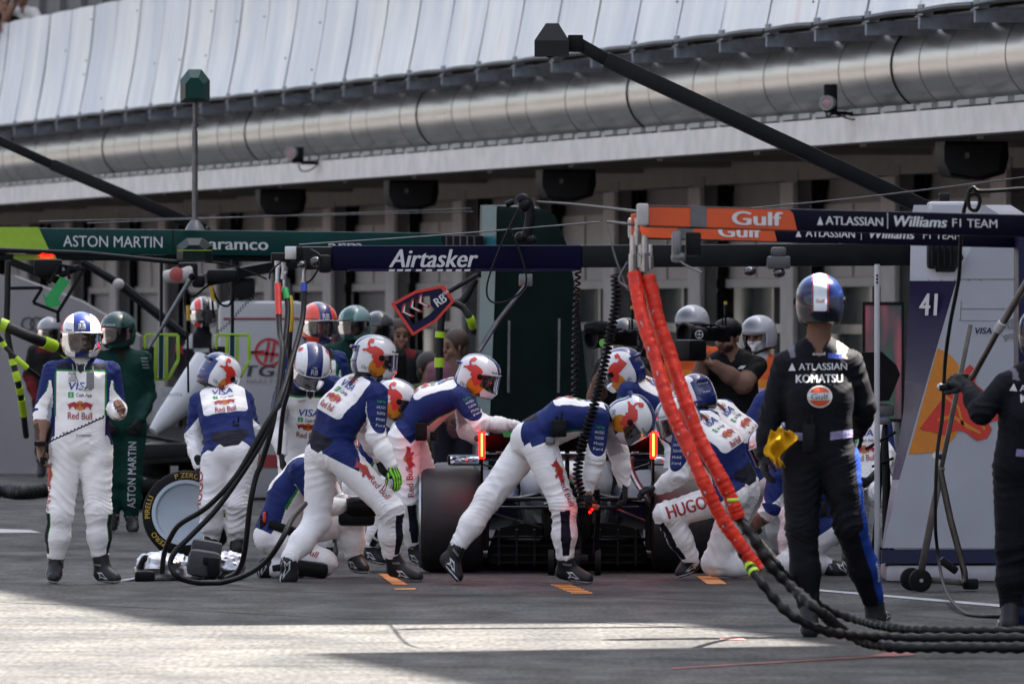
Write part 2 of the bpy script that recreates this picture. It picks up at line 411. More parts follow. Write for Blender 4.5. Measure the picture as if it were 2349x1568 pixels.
while yy < 186:
    nw, nh = 10, 8; vs = []; rnd = random.Random(k); clad = MB()
    bow = .014*rnd.random(); kink = .02*rnd.random()
    for j in range(nh+1):
        h = j/nh
        for i2 in range(nw+1):
            u = i2/nw
            o = -.36+.23*h+.03*math.sin(math.pi*h)-bow*math.sin(math.pi*u)-.010*(1-u)+kink*math.sin(5*h+k)*u*(1-u)*2+.006*math.sin(u*19+k)*math.sin(2*h+k*2)
            vs.append(B(yy+u*(PW+.02), o, 4.5+1.55*h+.012*math.sin(math.pi*u)))
    clad.add(vs, [(j*(nw+1)+q, j*(nw+1)+q+1, (j+1)*(nw+1)+q+1, (j+1)*(nw+1)+q) for j in range(nh) for q in range(nw)])
    clad.mi = 1
    for j in range(1, nh):
        if rnd.random() < .15: clad.ball(vs[j*(nw+1)+1]+Vector((-.006, -.01, 0)), .012, 6)
    c = clad.build('cladding_sheet', [mClad, M['blackmetal']], bld, 50)
    MB().tube([vs[q]+Vector((-.005, 0, -.03)) for q in range(nw+1)], .028, 6).build('cladding_lip', mLip, c)
    y = yy-.02; mb = MB()
    mb.box(B(y, .05, 4.37), (.06, .84, .11), AX); mb.box(B(y+.09, .05, 4.431), (.16, .84, .012), AX); mb.box(B(y-.08, -.33, 4.485), (.2, .1, .1), AX)
    mb.box(B(y+1.1, .12, 4.445), (PW-.2, .5, .016), AX)
    mb.build('bracket', mBr, bld)
    yy += PW; k += 1
# first floor balcony and upper storeys
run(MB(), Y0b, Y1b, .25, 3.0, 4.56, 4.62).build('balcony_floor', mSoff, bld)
run(MB(), Y0b, Y1b, .26, .36, 5.95, 6.0).build('balcony_rail', M['greymetal'], bld)
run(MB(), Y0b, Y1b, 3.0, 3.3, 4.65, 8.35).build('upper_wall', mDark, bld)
for k in range(24): MB().box(B(120+2.4*k, 2.95, 6.4), (.12, .1, 3.4), AX).build('window_frame', mPanel, bld)
mb = MB(); run(mb, 64.9, Y1b, 3.0, 12, 25.6, 25.9); run(mb, 10, 60.2, 3.0, 12, 25.6, 25.9); run(mb, 60.2, 64.9, 3.0, 12, 20.8, 21.1)
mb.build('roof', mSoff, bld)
mb = MB(); run(mb, 64.9, Y1b, 3.0, 3.3, 8.36, 25.58); run(mb, 10, 60.2, 3.0, 3.3, 0, 25.58); run(mb, 60.2, 64.9, 3.0, 3.3, 8.36, 20.78); mb.build('upper_facade', mConc, bld)

# loudspeakers hung under the canopy
SPK = [(136.3, 'leftmost black loudspeaker hanging under the canopy, left of the thin green camera pole'), (126.7, 'black loudspeaker under the canopy, second from the left, above the white pillars'), (116.9, 'black loudspeaker under the canopy, third from the left, right of the middle'), (97.2, 'large black loudspeaker under the canopy at the right end, above the white tower')]
SPK[0] = (136.3, 'black loudspeaker hanging under the canopy, the leftmost of the row')
for y, lb in SPK:
    t = thing('loudspeaker', B(y, .6, 3.2), lb, 'loudspeaker', 'loudspeakers under the canopy')
    c = B(y, .55, 3.17); xd = Vector((.98, .18, 0)); 
    mb = MB(); mb.prism([(-.3, -.06), (-.24, -.17), (.06, -.21), (.27, -.15), (.31, .0), (.3, .15), (-.3, .15)], c, xd, (0, 0, 1), .42); mb.build('cabinet', M['black'], t, 30)
    mb = MB(); mb.prism([(-.27, -.04), (-.22, -.14), (.05, -.18), (.25, -.12), (.28, .12), (-.27, .12)], c+Vector((0, -.218, 0)), xd, (0, 0, 1), .012); mb.build('grille', mat('speaker_grille', (.018, .018, .02), .8, var=.5, scale=90), t)
    mb = MB(); mb.beam(c+Vector((0, 0, .15)), c+Vector((0, 0, .33)), .05, .05); mb.box(c+Vector((-.05, -.23, .02)), (.04, .02, .05)); mb.build('bracket', M['greymetal'], t)

# round lamps on arms along the fascia
def lamp(px, py, Y, r, label):
    c = P(px, py, Y); t = thing('lane_lamp', c, label, 'lamp', 'round lamps on the building edge')
    n = Vector((-.45, -.9, -.05)).normalized()
    mb = MB(); mb.lathe([(-.09, r*.8), (.0, r*1.0), (.03, r*1.02), (.03, r*.8), (.012, r*.78)], c, n, 24); mb.build('lamp_ring', M['offwhite'], t)
    mb = MB(); mb.lathe([(.012, r*.79), (.022, r*.5), (.026, .001)], c, n, 24); l = mb.build('lens', mat('lens_red_white', (.55, .1, .1), .2, var=0, coat=.5), t)
    mb = MB(); d, s, u = frame(n)
    for k in range(-3, 4):
        ww = math.sqrt(max(0, (.72*r)**2-(k*.2*r)**2)); mb.box(c+d*.028+u*(k*.2*r), (2*ww, .004, r*.07), (s, d, u))
    mb.build('reflector_strip', M['letter'], l)
    return t, c
t, c = lamp(1898, 236, 99.7, .07, 'round red-and-white lamp with tall black housing on an arm at the right')
mb = MB(); mb.cbox(P(1905, 226, 99.8), (.13, .12, .27), None, .015); mb.build('housing', M['black'], t)
mb = MB(); mb.beam(P(1905, 258, 99.8), P(2045, 267, 99.9), .035, .035); mb.box(P(2045, 266, 99.9), (.04, .06, .07)); mb.tube(smooth_path([P(1895, 258, 99.7), P(1898, 268, 99.7), P(1915, 262, 99.7), P(1955, 274, 99.7), P(1985, 268, 99.7), P(2010, 280, 99.7), P(2022, 300, 99.7), P(2040, 306, 99.9)]), .009, 6); mb.build('arm', M['black'], t)
t, c = lamp(668, 351, 130, .075, 'round red-and-white lamp with short black housing on an arm, left of the middle')
mb = MB(); mb.cbox(P(683, 356, 130.1), (.15, .14, .2), None, .015); mb.build('housing', M['black'], t)
mb = MB(); mb.beam(P(690, 374, 130.1), P(803, 374, 130.2), .04, .04); mb.tube(smooth_path([P(684, 376, 130), P(692, 392, 130), P(712, 390, 130), P(728, 378, 130)]), .01, 6); mb.build('arm', M['black'], t)

# stepped stand added out of view, to block low sky and bounce sunlight
def Gs(Y, n_, z): p = Vector((-.1864*Y, Y, 0))+NV*n_; p.z = z; return p
t = thing('unseen_grandstand', Gs(110, -40, 0), 'long stepped stand added out of view across the track to block and bounce light', 'unseen_grandstand')
mSeat = mat('seat_rows', (.17, .16, .165), .7, var=.5, scale=1.2, col2=(.13, .07, .07))
mb = MB()
for k in range(14):
    a, b = Gs(-45, -30-1.1*k, .6+.45*k), Gs(270, -30-1.1*k, .6+.45*k); mb.box((a+b)/2-Vector((0, 0, (.6+.45*k)/2)), ((b-a).length, 1.1, 1.2+.9*k*.5), AX)
mb.build('tier', mSeat, t)
a, b = Gs(-45, -47, 6.5), Gs(270, -47, 6.5); MB().box((a+b)/2, ((b-a).length, .5, 13), AX).build('rear_wall', mConc, t)
a, b = Gs(-45, -41, 13.2), Gs(270, -41, 13.2); MB().box((a+b)/2, ((b-a).length, 13, .3), AX).build('roof', mConc, t)
# ------------------------------------------------------------------ figures: one continuous surface per body
def smin(a, b, k):
    h = np.maximum(k-np.abs(a-b), 0)/k
    return np.minimum(a, b)-h*h*k*.25

def nets(vol, o, h):
    """surface nets on a sampled distance field"""
    ins = vol < 0; nx, ny, nz = vol.shape
    c = sum(ins[i:nx-1+i, j:ny-1+j, k:nz-1+k].astype(np.int8) for i in (0, 1) for j in (0, 1) for k in (0, 1))
    act = (c > 0) & (c < 8); idx = -np.ones(act.shape, np.int64); ii = np.argwhere(act); idx[act] = np.arange(len(ii))
    acc = np.zeros((len(ii), 3)); cnt = np.zeros(len(ii))
    cor = [(i, j, k) for i in (0, 1) for j in (0, 1) for k in (0, 1)]
    for a in cor:
        for ax in range(3):
            if a[ax] == 1: continue
            b = list(a); b[ax] = 1
            va = vol[ii[:, 0]+a[0], ii[:, 1]+a[1], ii[:, 2]+a[2]]; vb = vol[ii[:, 0]+b[0], ii[:, 1]+b[1], ii[:, 2]+b[2]]
            m = (va < 0) != (vb < 0); t = np.where(m, va/(va-vb+1e-12), 0)
            p = np.array(a, float)[None, :].repeat(len(ii), 0); p[:, ax] += t
            acc[m] += p[m]; cnt[m] += 1
    v = (ii+acc/np.maximum(cnt, 1)[:, None])*h+o
    F = []
    for ax in range(3):
        u, w_ = (ax+1) % 3, (ax+2) % 3
        s0 = [slice(None)]*3; s1 = [slice(None)]*3; s0[ax] = slice(0, -1); s1[ax] = slice(1, None)
        d = ins[tuple(s0)] != ins[tuple(s1)]; e = np.argwhere(d)
        e = e[(e[:, u] > 0) & (e[:, w_] > 0) & (e[:, u] < vol.shape[u]-1) & (e[:, w_] < vol.shape[w_]-1)]
        q = []
        for du, dw in ((-1, -1), (0, -1), (0, 0), (-1, 0)):
            g = e.copy(); g[:, u] += du; g[:, w_] += dw; q.append(idx[g[:, 0], g[:, 1], g[:, 2]])
        q = np.stack(q, 1); fl = ins[e[:, 0], e[:, 1], e[:, 2]]
        q[~fl] = q[~fl][:, ::-1]; F.append(q)
    F = np.concatenate(F); F = F[(F >= 0).all(1)]
    return v, F

class Sdf:
    def __init__(self): self.p = []
    def cap(self, g, zone, a, b, ra, rb, k=.035): self.p.append((g, zone, np.array(a, float), np.array(b, float), ra, rb, k))
    def dist(self, pr, X):
        _, _, a, b, ra, rb, _ = pr; ba = b-a; L2 = max(ba@ba, 1e-9)
        t = np.clip(((X-a)@ba)/L2, 0, 1)
        return np.linalg.norm(X-a-t[..., None]*ba, axis=-1)-(ra+(rb-ra)*t), t
    def mesh(self, h, kk=.02, post=None):
        lo = np.min([np.minimum(p[2]-max(p[4], p[5]), p[3]-max(p[4], p[5])) for p in self.p], 0)-3*h
        hi = np.max([np.maximum(p[2]+max(p[4], p[5]), p[3]+max(p[4], p[5])) for p in self.p], 0)+3*h
        n = np.ceil((hi-lo)/h).astype(int)+1
        gs = {}
        for pr in self.p:
            g = gs.setdefault(pr[0], np.full(n, .3)); r = max(pr[4], pr[5])+.06
            a = np.maximum(np.floor((np.minimum(pr[2], pr[3])-r-lo)/h).astype(int), 0); b = np.minimum(np.ceil((np.maximum(pr[2], pr[3])+r-lo)/h).astype(int)+1, n)
            X = np.stack(np.meshgrid(*[lo[i]+h*np.arange(a[i], b[i]) for i in range(3)], indexing='ij'), -1)
            d, _ = self.dist(pr, X); s = tuple(slice(a[i], b[i]) for i in range(3)); g[s] = smin(g[s], d, pr[6])
        out = None
        for g in gs.values(): out = g if out is None else smin(out, g, kk)
        if post is not None:
            X = np.stack(np.meshgrid(*[lo[i]+h*np.arange(n[i]) for i in range(3)], indexing='ij'), -1); out = post(out, X)
        return nets(out, lo, h)
    def assign(self, v):
        best = np.full(len(v), 9.); bi = np.zeros(len(v), int); bt = np.zeros(len(v))
        for i, pr in enumerate(self.p):
            d, t = self.dist(pr, v); m = d < best; best[m] = d[m]; bi[m] = i; bt[m] = t[m]
        return bi, bt

def vnormals(v, F):
    n = np.zeros_like(v); fn = np.cross(v[F[:, 2]]-v[F[:, 0]], v[F[:, 3]]-v[F[:, 1]])
    for k in range(4): np.add.at(n, F[:, k], fn)
    return n/np.maximum(np.linalg.norm(n, axis=1), 1e-9)[:, None]

def zone_mat(name, c1, c2, c3, rough=.75, coat=0., bump=.35, bscale=55., sheen=.0, spec=.3):
    """base colour attribute, then up to three crisp-edged colour zones from signed fields stored on the mesh"""
    m = bpy.data.materials.new(name); m.use_nodes = True; t = m.node_tree; L = t.links; b = t.nodes['Principled BSDF']
    b.inputs['Roughness'].default_value = rough; b.inputs['Coat Weight'].default_value = coat; b.inputs['Coat Roughness'].default_value = .06
    b.inputs['Specular IOR Level'].default_value = spec
    if sheen: b.inputs['Sheen Weight'].default_value = sheen
    at = t.nodes.new('ShaderNodeAttribute'); at.attribute_name = 'Col'; cur = at.outputs['Color']
    for nm, c in (('f1', c1), ('f2', c2), ('f3', c3)):
        if c is None: continue
        a = t.nodes.new('ShaderNodeAttribute'); a.attribute_name = nm
        r = t.nodes.new('ShaderNodeMapRange'); L.new(a.outputs['Fac'], r.inputs[0]); r.inputs[1].default_value = -.0012; r.inputs[2].default_value = .0012
        x = t.nodes.new('ShaderNodeMix'); x.data_type = 'RGBA'; L.new(r.outputs[0], x.inputs[0]); L.new(cur, x.inputs[6]); x.inputs[7].default_value = (*c, 1); cur = x.outputs[2]
    tc = t.nodes.new('ShaderNodeTexCoord')
    n = t.nodes.new('ShaderNodeTexNoise'); n.inputs['Scale'].default_value = 9; n.inputs['Detail'].default_value = 5; L.new(tc.outputs['Object'], n.inputs[0])
    r = t.nodes.new('ShaderNodeMapRange'); L.new(n.outputs[0], r.inputs[0]); r.inputs[1].default_value = .3; r.inputs[2].default_value = .7; r.inputs[3].default_value = .93; r.inputs[4].default_value = 1.03
    x = t.nodes.new('ShaderNodeMix'); x.data_type = 'RGBA'; x.blend_type = 'MULTIPLY'; x.inputs[0].default_value = 1 if bump else .3
    L.new(cur, x.inputs[6]); L.new(r.outputs[0], x.inputs[7]); L.new(x.outputs[2], b.inputs['Base Color'])
    if bump:
        n2 = t.nodes.new('ShaderNodeTexNoise'); n2.inputs['Scale'].default_value = bscale; n2.inputs['Detail'].default_value = 3; n2.inputs['Distortion'].default_value = .5
        if bscale < 30: n2.noise_type = 'RIDGED_MULTIFRACTAL'; n2.inputs['Scale'].default_value = 7; n2.inputs['Roughness'].default_value = .45
        L.new(tc.outputs['Object'], n2.inputs[0])
        bp = t.nodes.new('ShaderNodeBump'); bp.inputs['Strength'].default_value = 1. if bscale < 30 else bump; bp.inputs['Distance'].default_value = .03 if bscale < 30 else .012; L.new(n2.outputs[0], bp.inputs['Height']); L.new(bp.outputs[0], b.inputs['Normal'])
    return m

BLUE, NAVY, GREEN = (.004, .0145, .105), (.003, .004, .014), (.015, .19, .02)
WHITE = (.80, .785, .785); SKIN = (.22, .12, .085)
ZM = {}
ZM['rb'] = zone_mat('overalls_white_blue', BLUE, NAVY, GREEN, bscale=26, bump=.5)
ZM['dark'] = zone_mat('overalls_dark', (.008, .035, .22), (.0, .0, .0), None, bscale=26, bump=.5, spec=.15)
ZM['boot'] = zone_mat('boot_black', (.6, .6, .62), None, None, rough=.5, bump=.15)
ZM['h_rb'] = zone_mat('helmet_white_blue', BLUE, (.6, .13, .006), (.008, .008, .009), rough=.25, coat=.8, bump=0)
ZM['h_red'] = zone_mat('helmet_red', (.012, .012, .10), None, (.012, .012, .014), rough=.25, coat=.8, bump=0)
ZM['h_wi'] = zone_mat('helmet_navy', (.6, .64, .7), (.45, .03, .012), (.01, .01, .012), rough=.25, coat=.5, bump=0)
ZM['h_any'] = zone_mat('helmet_plain', (.012, .012, .014), (.6, .03, .02), (.012, .012, .014), rough=.25, coat=.8, bump=0)
VIS = glass('visor_clear', (.46, .45, .44), .05, .06); VISD = glass('visor_dark', (.035, .035, .04), .06, .05)

def mesh_obj(name, v, F, m, parent, fields=None, col=None, smooth=True):
    o0 = org(parent); me = bpy.data.meshes.new(name)
    me.from_pydata((np.asarray(v)-np.array(o0)).tolist(), [], np.asarray(F).tolist() if not isinstance(F, list) else F)
    if col is not None:
        a = me.color_attributes.new('Col', 'FLOAT_COLOR', 'POINT'); a.data.foreach_set('color', np.concatenate([col, np.ones((len(v), 1))], 1).ravel())
    for k, f in (fields or {}).items():
        a = me.attributes.new(k, 'FLOAT', 'POINT'); a.data.foreach_set('value', np.asarray(f, np.float32))
    me.materials.append(m)
    if smooth: me.polygons.foreach_set('use_smooth', [True]*len(me.polygons))
    me.update(); o = bpy.data.objects.new(name, me); COL.objects.link(o); o.parent = parent
    return o

def decal(parent, name, v2, faces, O, xd, yd, bvh, m, off=.003, maxe=.03, maxd=2.):
    """flat artwork laid onto a curved surface along -(x cross y)"""
    O, xd, yd = Vector(O), Vector(xd).normalized(), Vector(yd).normalized(); rd = -(xd.cross(yd)).normalized()
    bm = bmesh.new(); vs = [bm.verts.new((q[0], q[1], q[2] if len(q) > 2 else 0)) for q in v2]
    for f in faces:
        try: bm.faces.new([vs[i] for i in f])
        except ValueError: pass
    bmesh.ops.triangulate(bm, faces=bm.faces[:])
    for _ in range(4):
        le = [e for e in bm.edges if e.calc_length() > maxe]
        if not le: break
        bmesh.ops.subdivide_edges(bm, edges=le, cuts=1); bmesh.ops.triangulate(bm, faces=bm.faces[:])
    ok = {}; out = []; near = None; hits = {}
    for v in bm.verts:
        p = O+xd*v.co.x+yd*v.co.y; loc, nrm, i, d = bvh.ray_cast(p, rd, maxd)
        if loc is not None: hits[v] = (loc, nrm, d); near = d if near is None else min(near, d)
    bmv = {}
    for v, (loc, nrm, d) in hits.items():
        if d < near+.16: bmv[v] = len(out); out.append(loc+(nrm if nrm.dot(rd) < 0 else -nrm)*off*.5-rd*(off*.7+v.co.z))
    F = [[bmv[v] for v in f.verts] for f in bm.faces if all(v in bmv for v in f.verts)]
    bm.free()
    if not F: return None
    mb = MB(); mb.add(out, F); return mb.build(name, m, parent, smooth=0)

def decal_text(parent, name, s, O, xd, yd, h, m, bvh, width=None, bold=.02, shear=0., spacing=1., off=.003):
    v, f, wd = text2d(s, bold, shear, spacing); sx = width/wd if width else h
    return decal(parent, name, [((a-wd/2)*sx, (b-.5)*h, z) for a, b, z in v], f, O, xd, yd, bvh, m, off, .035)

def circ(cx, cy, rx, ry=None, n=20): return [(cx+rx*math.cos(2*math.pi*k/n), cy+(ry or rx)*math.sin(2*math.pi*k/n)) for k in range(n)]
CHARGE = [(0, .5), (.05, .40), (.12, .36), (.25, .44), (.45, .50), (.62, .56), (.74, .48), (.86, .40), (.96, .42), (1., .50), (1.02, .36), (.97, .2), (.88, .15), (.80, .2), (.72, .14), (.80, .02), (.70, -.04), (.64, .04), (.58, .16), (.45, .18), (.36, .14), (.28, .0), (.18, -.06), (.2, .06), (.14, .16), (.09, .28), (.03, .38), (-.03, .46)]
TALLBULL = [(-.045, .135), (-.022, .128), (-.032, .105), (-.056, .106), (-.052, .088), (-.040, .080), (-.022, .088), (.004, .078), (.028, .064), (.044, .036), (.046, .002), (.034, -.026), (.014, -.050), (-.006, -.052), (-.012, -.03), (-.028, -.018), (-.030, .006), (-.042, .012), (-.038, .032), (-.056, .038), (-.078, .052), (-.102, .052), (-.096, .066), (-.076, .068), (-.062, .078), (-.070, .098), (-.062, .118)]

def fit_axes(up, fwd):
    up = Vector(up).normalized(); fwd = Vector(fwd); fwd = (fwd-up*fwd.dot(up)).normalized(); return up, fwd, fwd.cross(up).normalized()

def helmet(par, c, yaw, pitch, roll, kind, face=True, size=1.):
    """yaw 0 looks at the camera, +90 looks to the right of the photo; returns head frame"""
    yr, pr, rr = R(yaw), R(pitch), R(roll)
    f = Vector((math.sin(yr), -math.cos(yr), 0)); right = Vector((-math.cos(yr), -math.sin(yr), 0)); up = Vector((0, 0, 1))   # right = wearer's right
    f2 = f*math.cos(pr)-up*math.sin(pr); u2 = up*math.cos(pr)+f*math.sin(pr); f, up = f2, u2
    r2 = right*math.cos(rr)+up*math.sin(rr); up = up*math.cos(rr)-right*math.sin(rr); right = r2
    c = Vector(c)
    A = np.array([right[:], f[:], up[:]])
    nl, na = 64, 40
    def surf(lon, lat, k=1.):
        d = np.stack([np.cos(lat)*np.sin(lon), np.cos(lat)*np.cos(lon), np.sin(lat)], -1); x, y, z = d[..., 0], d[..., 1], d[..., 2]
        a = .130; b = np.where(y > 0, .150, .152); cc = np.where(z > 0, .142, .185); p = 2.35
        r = (np.abs(x/a)**p+np.abs(y/b)**p+np.abs(z/cc)**p)**(-1/p)
        q = d*r[..., None]*k*size
        ch = np.exp(-((q[..., 2]/size+.115)/.05)**2)*np.clip(y, 0, 1)**3; q[..., 1] += .028*ch*size           # chin bar
        q[..., 1] -= .014*size*np.exp(-((q[..., 2]/size-.03)/.045)**2)*np.clip(-y, 0, 1)**2*-1   # rear lip
        q[..., 2] += .008*size*np.exp(-(x/.35)**2)*np.clip(z, 0, 1)
        return q
    open_face = kind in ('marshal', 'cap')
    lon = np.linspace(-np.pi, np.pi, nl+1)[:-1]; lat = np.linspace(np.pi/2, R(-50), na)
    LO, LA = np.meshgrid(lon, lat); q = surf(LO, LA); 
    # slanted lower rim
    lowz = np.where(q[..., 1] > 0, -.142-.012*q[..., 1]/.15, -.118+.10*q[..., 1]*-0.0)*size
    q[..., 2] = np.maximum(q[..., 2], lowz)
    loc = q.reshape(-1, 3); V = loc@A+np.array(c)
    F = []
    for j in range(na-1):
        for i in range(nl):
            l = (lon[i]+np.pi/nl); a = (lat[j]+lat[j+1])/2
            ld, ad = abs(np.degrees(l)), np.degrees(a)
            port = ld < 66 and (-31+max(0, ld-48)*.5) < ad < (8-max(0, ld-45)*.2)
            if open_face: port = ld < 62 and ad < 6
            if port: continue
            F.append([j*nl+i, j*nl+(i+1) % nl, (j+1)*nl+(i+1) % nl, (j+1)*nl+i])
    # neck roll closing the underside
    b0 = (na-1)*nl; rim = loc[b0:b0+nl].copy(); in1 = rim*np.array([.8, .8, 1])+np.array([0, 0, -.004]); in2 = rim*np.array([.66, .66, 1])+np.array([0, 0, .05])
    loc = np.concatenate([loc, in1, in2]); V = loc@A+np.array(c); n0 = na*nl
    if not open_face:
        for i in range(nl):
            k = (i+1) % nl; F.append([b0+k, n0+k, n0+i, b0+i]); F.append([n0+k, n0+nl+k, n0+nl+i, n0+i])
    x, y, z = loc[:, 0]/size, loc[:, 1]/size, loc[:, 2]/size
    neg = np.full(len(loc), -1.); f1, f2_, f3 = neg.copy(), neg.copy(), neg.copy()
    col = np.tile(np.array((.64, .64, .66)), (len(loc), 1)); mm = ZM['h_any']
    trim = np.where(np.arange(len(loc)) >= n0, .01, np.where(y < .05, -.098-z, -.132-z)); f3 = trim
    if kind == 'rb':
        mm = ZM['h_rb']; f1 = np.where((y > .05) & (z < -.07), .045-np.abs(x), .054-np.abs(x)); f1 = np.where(y < -.03, np.maximum(f1, np.minimum(.08-np.abs(x), .075-z)), f1)
        f2_ = np.minimum(.022-np.abs(y-.07), np.minimum(.05-np.abs(z+.02), np.abs(x)-.08))
    elif kind == 'red':
        mm = ZM['h_red']; col[:] = (.6, .045, .02); f1 = .045-np.abs(x)
    elif kind == 'wi':
        mm = ZM['h_wi']; col[:] = (.004, .014, .07); col[z < .02] = (.004, .006, .016); f1 = np.minimum(.036-np.abs(x), z+.055); f2_ = np.minimum(.045-np.abs(x), z+.062); f2_ = np.minimum(f2_, np.abs(x)-.036)
    elif kind == 'am': col[:] = (.0025, .038, .032); f1 = np.minimum(.03-np.abs(x), -z)*0-1
    elif kind == 'am2': col[:] = (.16, .27, .27); col[np.abs(x) < .05] = (.01, .08, .07)
    elif kind == 'haas': f1 = .035-np.abs(x); f2_ = np.minimum(np.abs(x-.075), 9)*-1+.028
    elif kind == 'audi': col[:] = (.2, .205, .23); f1 = -.0-z-.02; f2_ = np.minimum(.025-np.abs(x+.05), .03-np.abs(z+.03))
    elif kind == 'black': col[:] = (.02, .022, .025)
    elif kind == 'marshal':
        col[:] = (.42, .42, .46); f1 = .001*(1-((x/.075)**2+((y-.115)/.05)**2+((z-.075)/.045)**2)); f3 = -.1-z
    h = mesh_obj('helmet', V, F, mm, par, {'f1': f1, 'f2': f2_, 'f3': f3}, col)
    sm = h.modifiers.new('shell', 'SOLIDIFY'); sm.thickness = .008; sm.offset = -1
    bvh = BVHTree.FromPolygons(V.tolist(), F)
    if open_face:
        mb = MB(); pts = [c+right*(math.sin(t)*.125)+f*(math.cos(t)*.135)+up*.015 for t in np.linspace(-1.2, 1.2, 12)]
        mb.tube(pts, .012, 8); mb.build('brim', M['offwhite'], h)
        mb = MB(); mb.tube(smooth_path([c+right*.12-up*.02, c+right*.10+f*.03-up*.10, c+f*.06-up*.15]), .01, 6); mb.tube(smooth_path([c-right*.12-up*.02, c-right*.10+f*.03-up*.10, c+f*.06-up*.15]), .01, 6); mb.build('chin_strap', M['black'], h)
    else:
        lo2 = np.linspace(R(-74), R(74), 40); la2 = np.linspace(R(12), R(-35), 16); LO, LA = np.meshgrid(lo2, la2)
        LA = np.where(LA > 0, LA*(1-.25*np.abs(LO)/1.3), LA*(1-.3*(np.abs(LO)/1.3)**2))
        q = surf(LO, LA, 1.025).reshape(-1, 3)@A+np.array(c)
        FF = [[j*40+i, (j+1)*40+i, (j+1)*40+i+1, j*40+i+1] for j in range(15) for i in range(39)]
        v_ = mesh_obj('visor', q, FF, VISD if kind in ('am', 'haas', 'black', 'audi', 'wi') else VIS, h)
        mb = MB(); top = q[:40]
        mb.tube([Vector(p) for p in top], .004, 6); mb.build('visor_rim', M['white'] if kind in ('rb', 'red') else M['black'], v_)
        for sgn in (1, -1):
            p0 = c+right*(sgn*.130*size)+f*.03+up*-.0; mb = MB(); mb.lathe([(-.006, .02), (.008, .02), (.011, .013)], p0, right*sgn, 16); mb.build('visor_pivot', M['black'], h)
    if kind == 'rb':
        for sgn in (1, -1):
            O = c+right*(sgn*.4); xd = f; yd = up
            if sgn < 0: pass
            xdir = f if (f.cross(up)).dot(right*sgn) > 0 else -f; fx = 1 if xdir == f else -1
            decal(h, 'sun_emblem', [(fx*a, b) for a, b in circ(.006, -.062, .058, .058)], [tuple(range(20))], O, xdir, up, bvh, M['amber'], .0025, .02)
            bl = [(fx*(a+.004), b-.012) for a, b in TALLBULL]
            decal(h, 'bull_emblem', bl, [tuple(range(len(bl)))], O, xdir, up, bvh, M['red'], .0045, .016)
            decal_text(h, 'lettering', 'OCTAVE', O+f*-.045-up*.085, (xdir*1.-up*fx*.55), (up+f*.55), .02, M['blackletter'], bvh, bold=.01, off=.003)
        decal_text(h, 'lettering', 'Airtasker', c-f*.4+up*.045, right, up, .018, M['letter'], bvh, width=.085, bold=.02, shear=.2)
        decal_text(h, 'lettering', 'Airtasker', c-f*.4-up*.02, right, up, .012, M['letter'], bvh, width=.06, bold=.02, shear=.2)
        decal_text(h, 'lettering', 'RB', c+f*.4+up*.07, -right, up, .035, M['letter'], bvh, width=.045, bold=.03)
        decal_text(h, 'lettering', 'VISA', c+f*.4+up*.098, -right, up, .012, M['letter'], bvh, width=.03, bold=.02)
        for sx in (1, -1): decal_text(h, 'lettering', 'Mobil', c+f*.4+up*.045-right*(sx*.085), -right, up, .013, M['blackletter'], bvh, width=.035, bold=.02)
        mb = MB(); b_ = c-f*.135*size+up*.065; mb.cbox(b_, (.075, .05, .02), (right, f, up), .008); mb.build('rear_vent', M['blue'], h)
    if kind == 'red':
        decal_text(h, 'lettering', 'RB', c+f*.4+up*.06, -right, up, .04, M['letter'], bvh, width=.05, bold=.03)
        for sx in (1, -1): decal_text(h, 'lettering', 'Mobil', c+f*.4+up*.04-right*(sx*.08), -right, up, .013, M['blackletter'], bvh, width=.035, bold=.02)
    if kind == 'am': decal_text(h, 'lettering', 'aramco', c+f*.4+up*.055, -right, up, .024, M['letter'], bvh, width=.11, bold=.02)
    if kind == 'wi':
        decal_text(h, 'lettering', 'Gulf', c-f*.4+up*.0, right, up, .018, M['redletter'], bvh, width=.05, bold=.02)
    return c, right, f, up, h

def add_head(S, c, right, f, up):
    """skull, jaw, nose, brows, ears, lips; returns eye positions"""
    c = np.array(c); r_, f_, u_ = np.array(right), np.array(f), np.array(up)
    def q(x, y, z): return c+r_*x+f_*y+u_*z
    cap = lambda a, b, ra, rb, k=.02: S.cap('head', 'head', a, b, ra, rb, k)
    cap(q(0, -.02, .035), q(0, .015, .03), .082, .078); cap(q(0, .02, -.02), q(0, .035, -.07), .062, .045); cap(q(-.03, .03, -.07), q(.03, .03, -.07), .035, .035)
    cap(q(0, .085, -.005), q(0, .106, -.043), .010, .016, .012); cap(q(-.035, .078, .012), q(.035, .078, .012), .014, .014, .015)
    cap(q(-.022, .083, -.078), q(.022, .083, -.078), .010, .010, .01); cap(q(0, .078, -.105), q(0, .078, -.105), .018, .018, .02)
    for s in (1, -1): cap(q(s*.082, -.005, .0), q(s*.08, -.005, -.035), .016, .011, .01); cap(q(s*.04, .062, -.045), q(s*.03, .06, -.05), .026, .026, .02)
    return [q(.031, .083, -.008), q(-.031, .083, -.008)], q(0, .092, -.078)

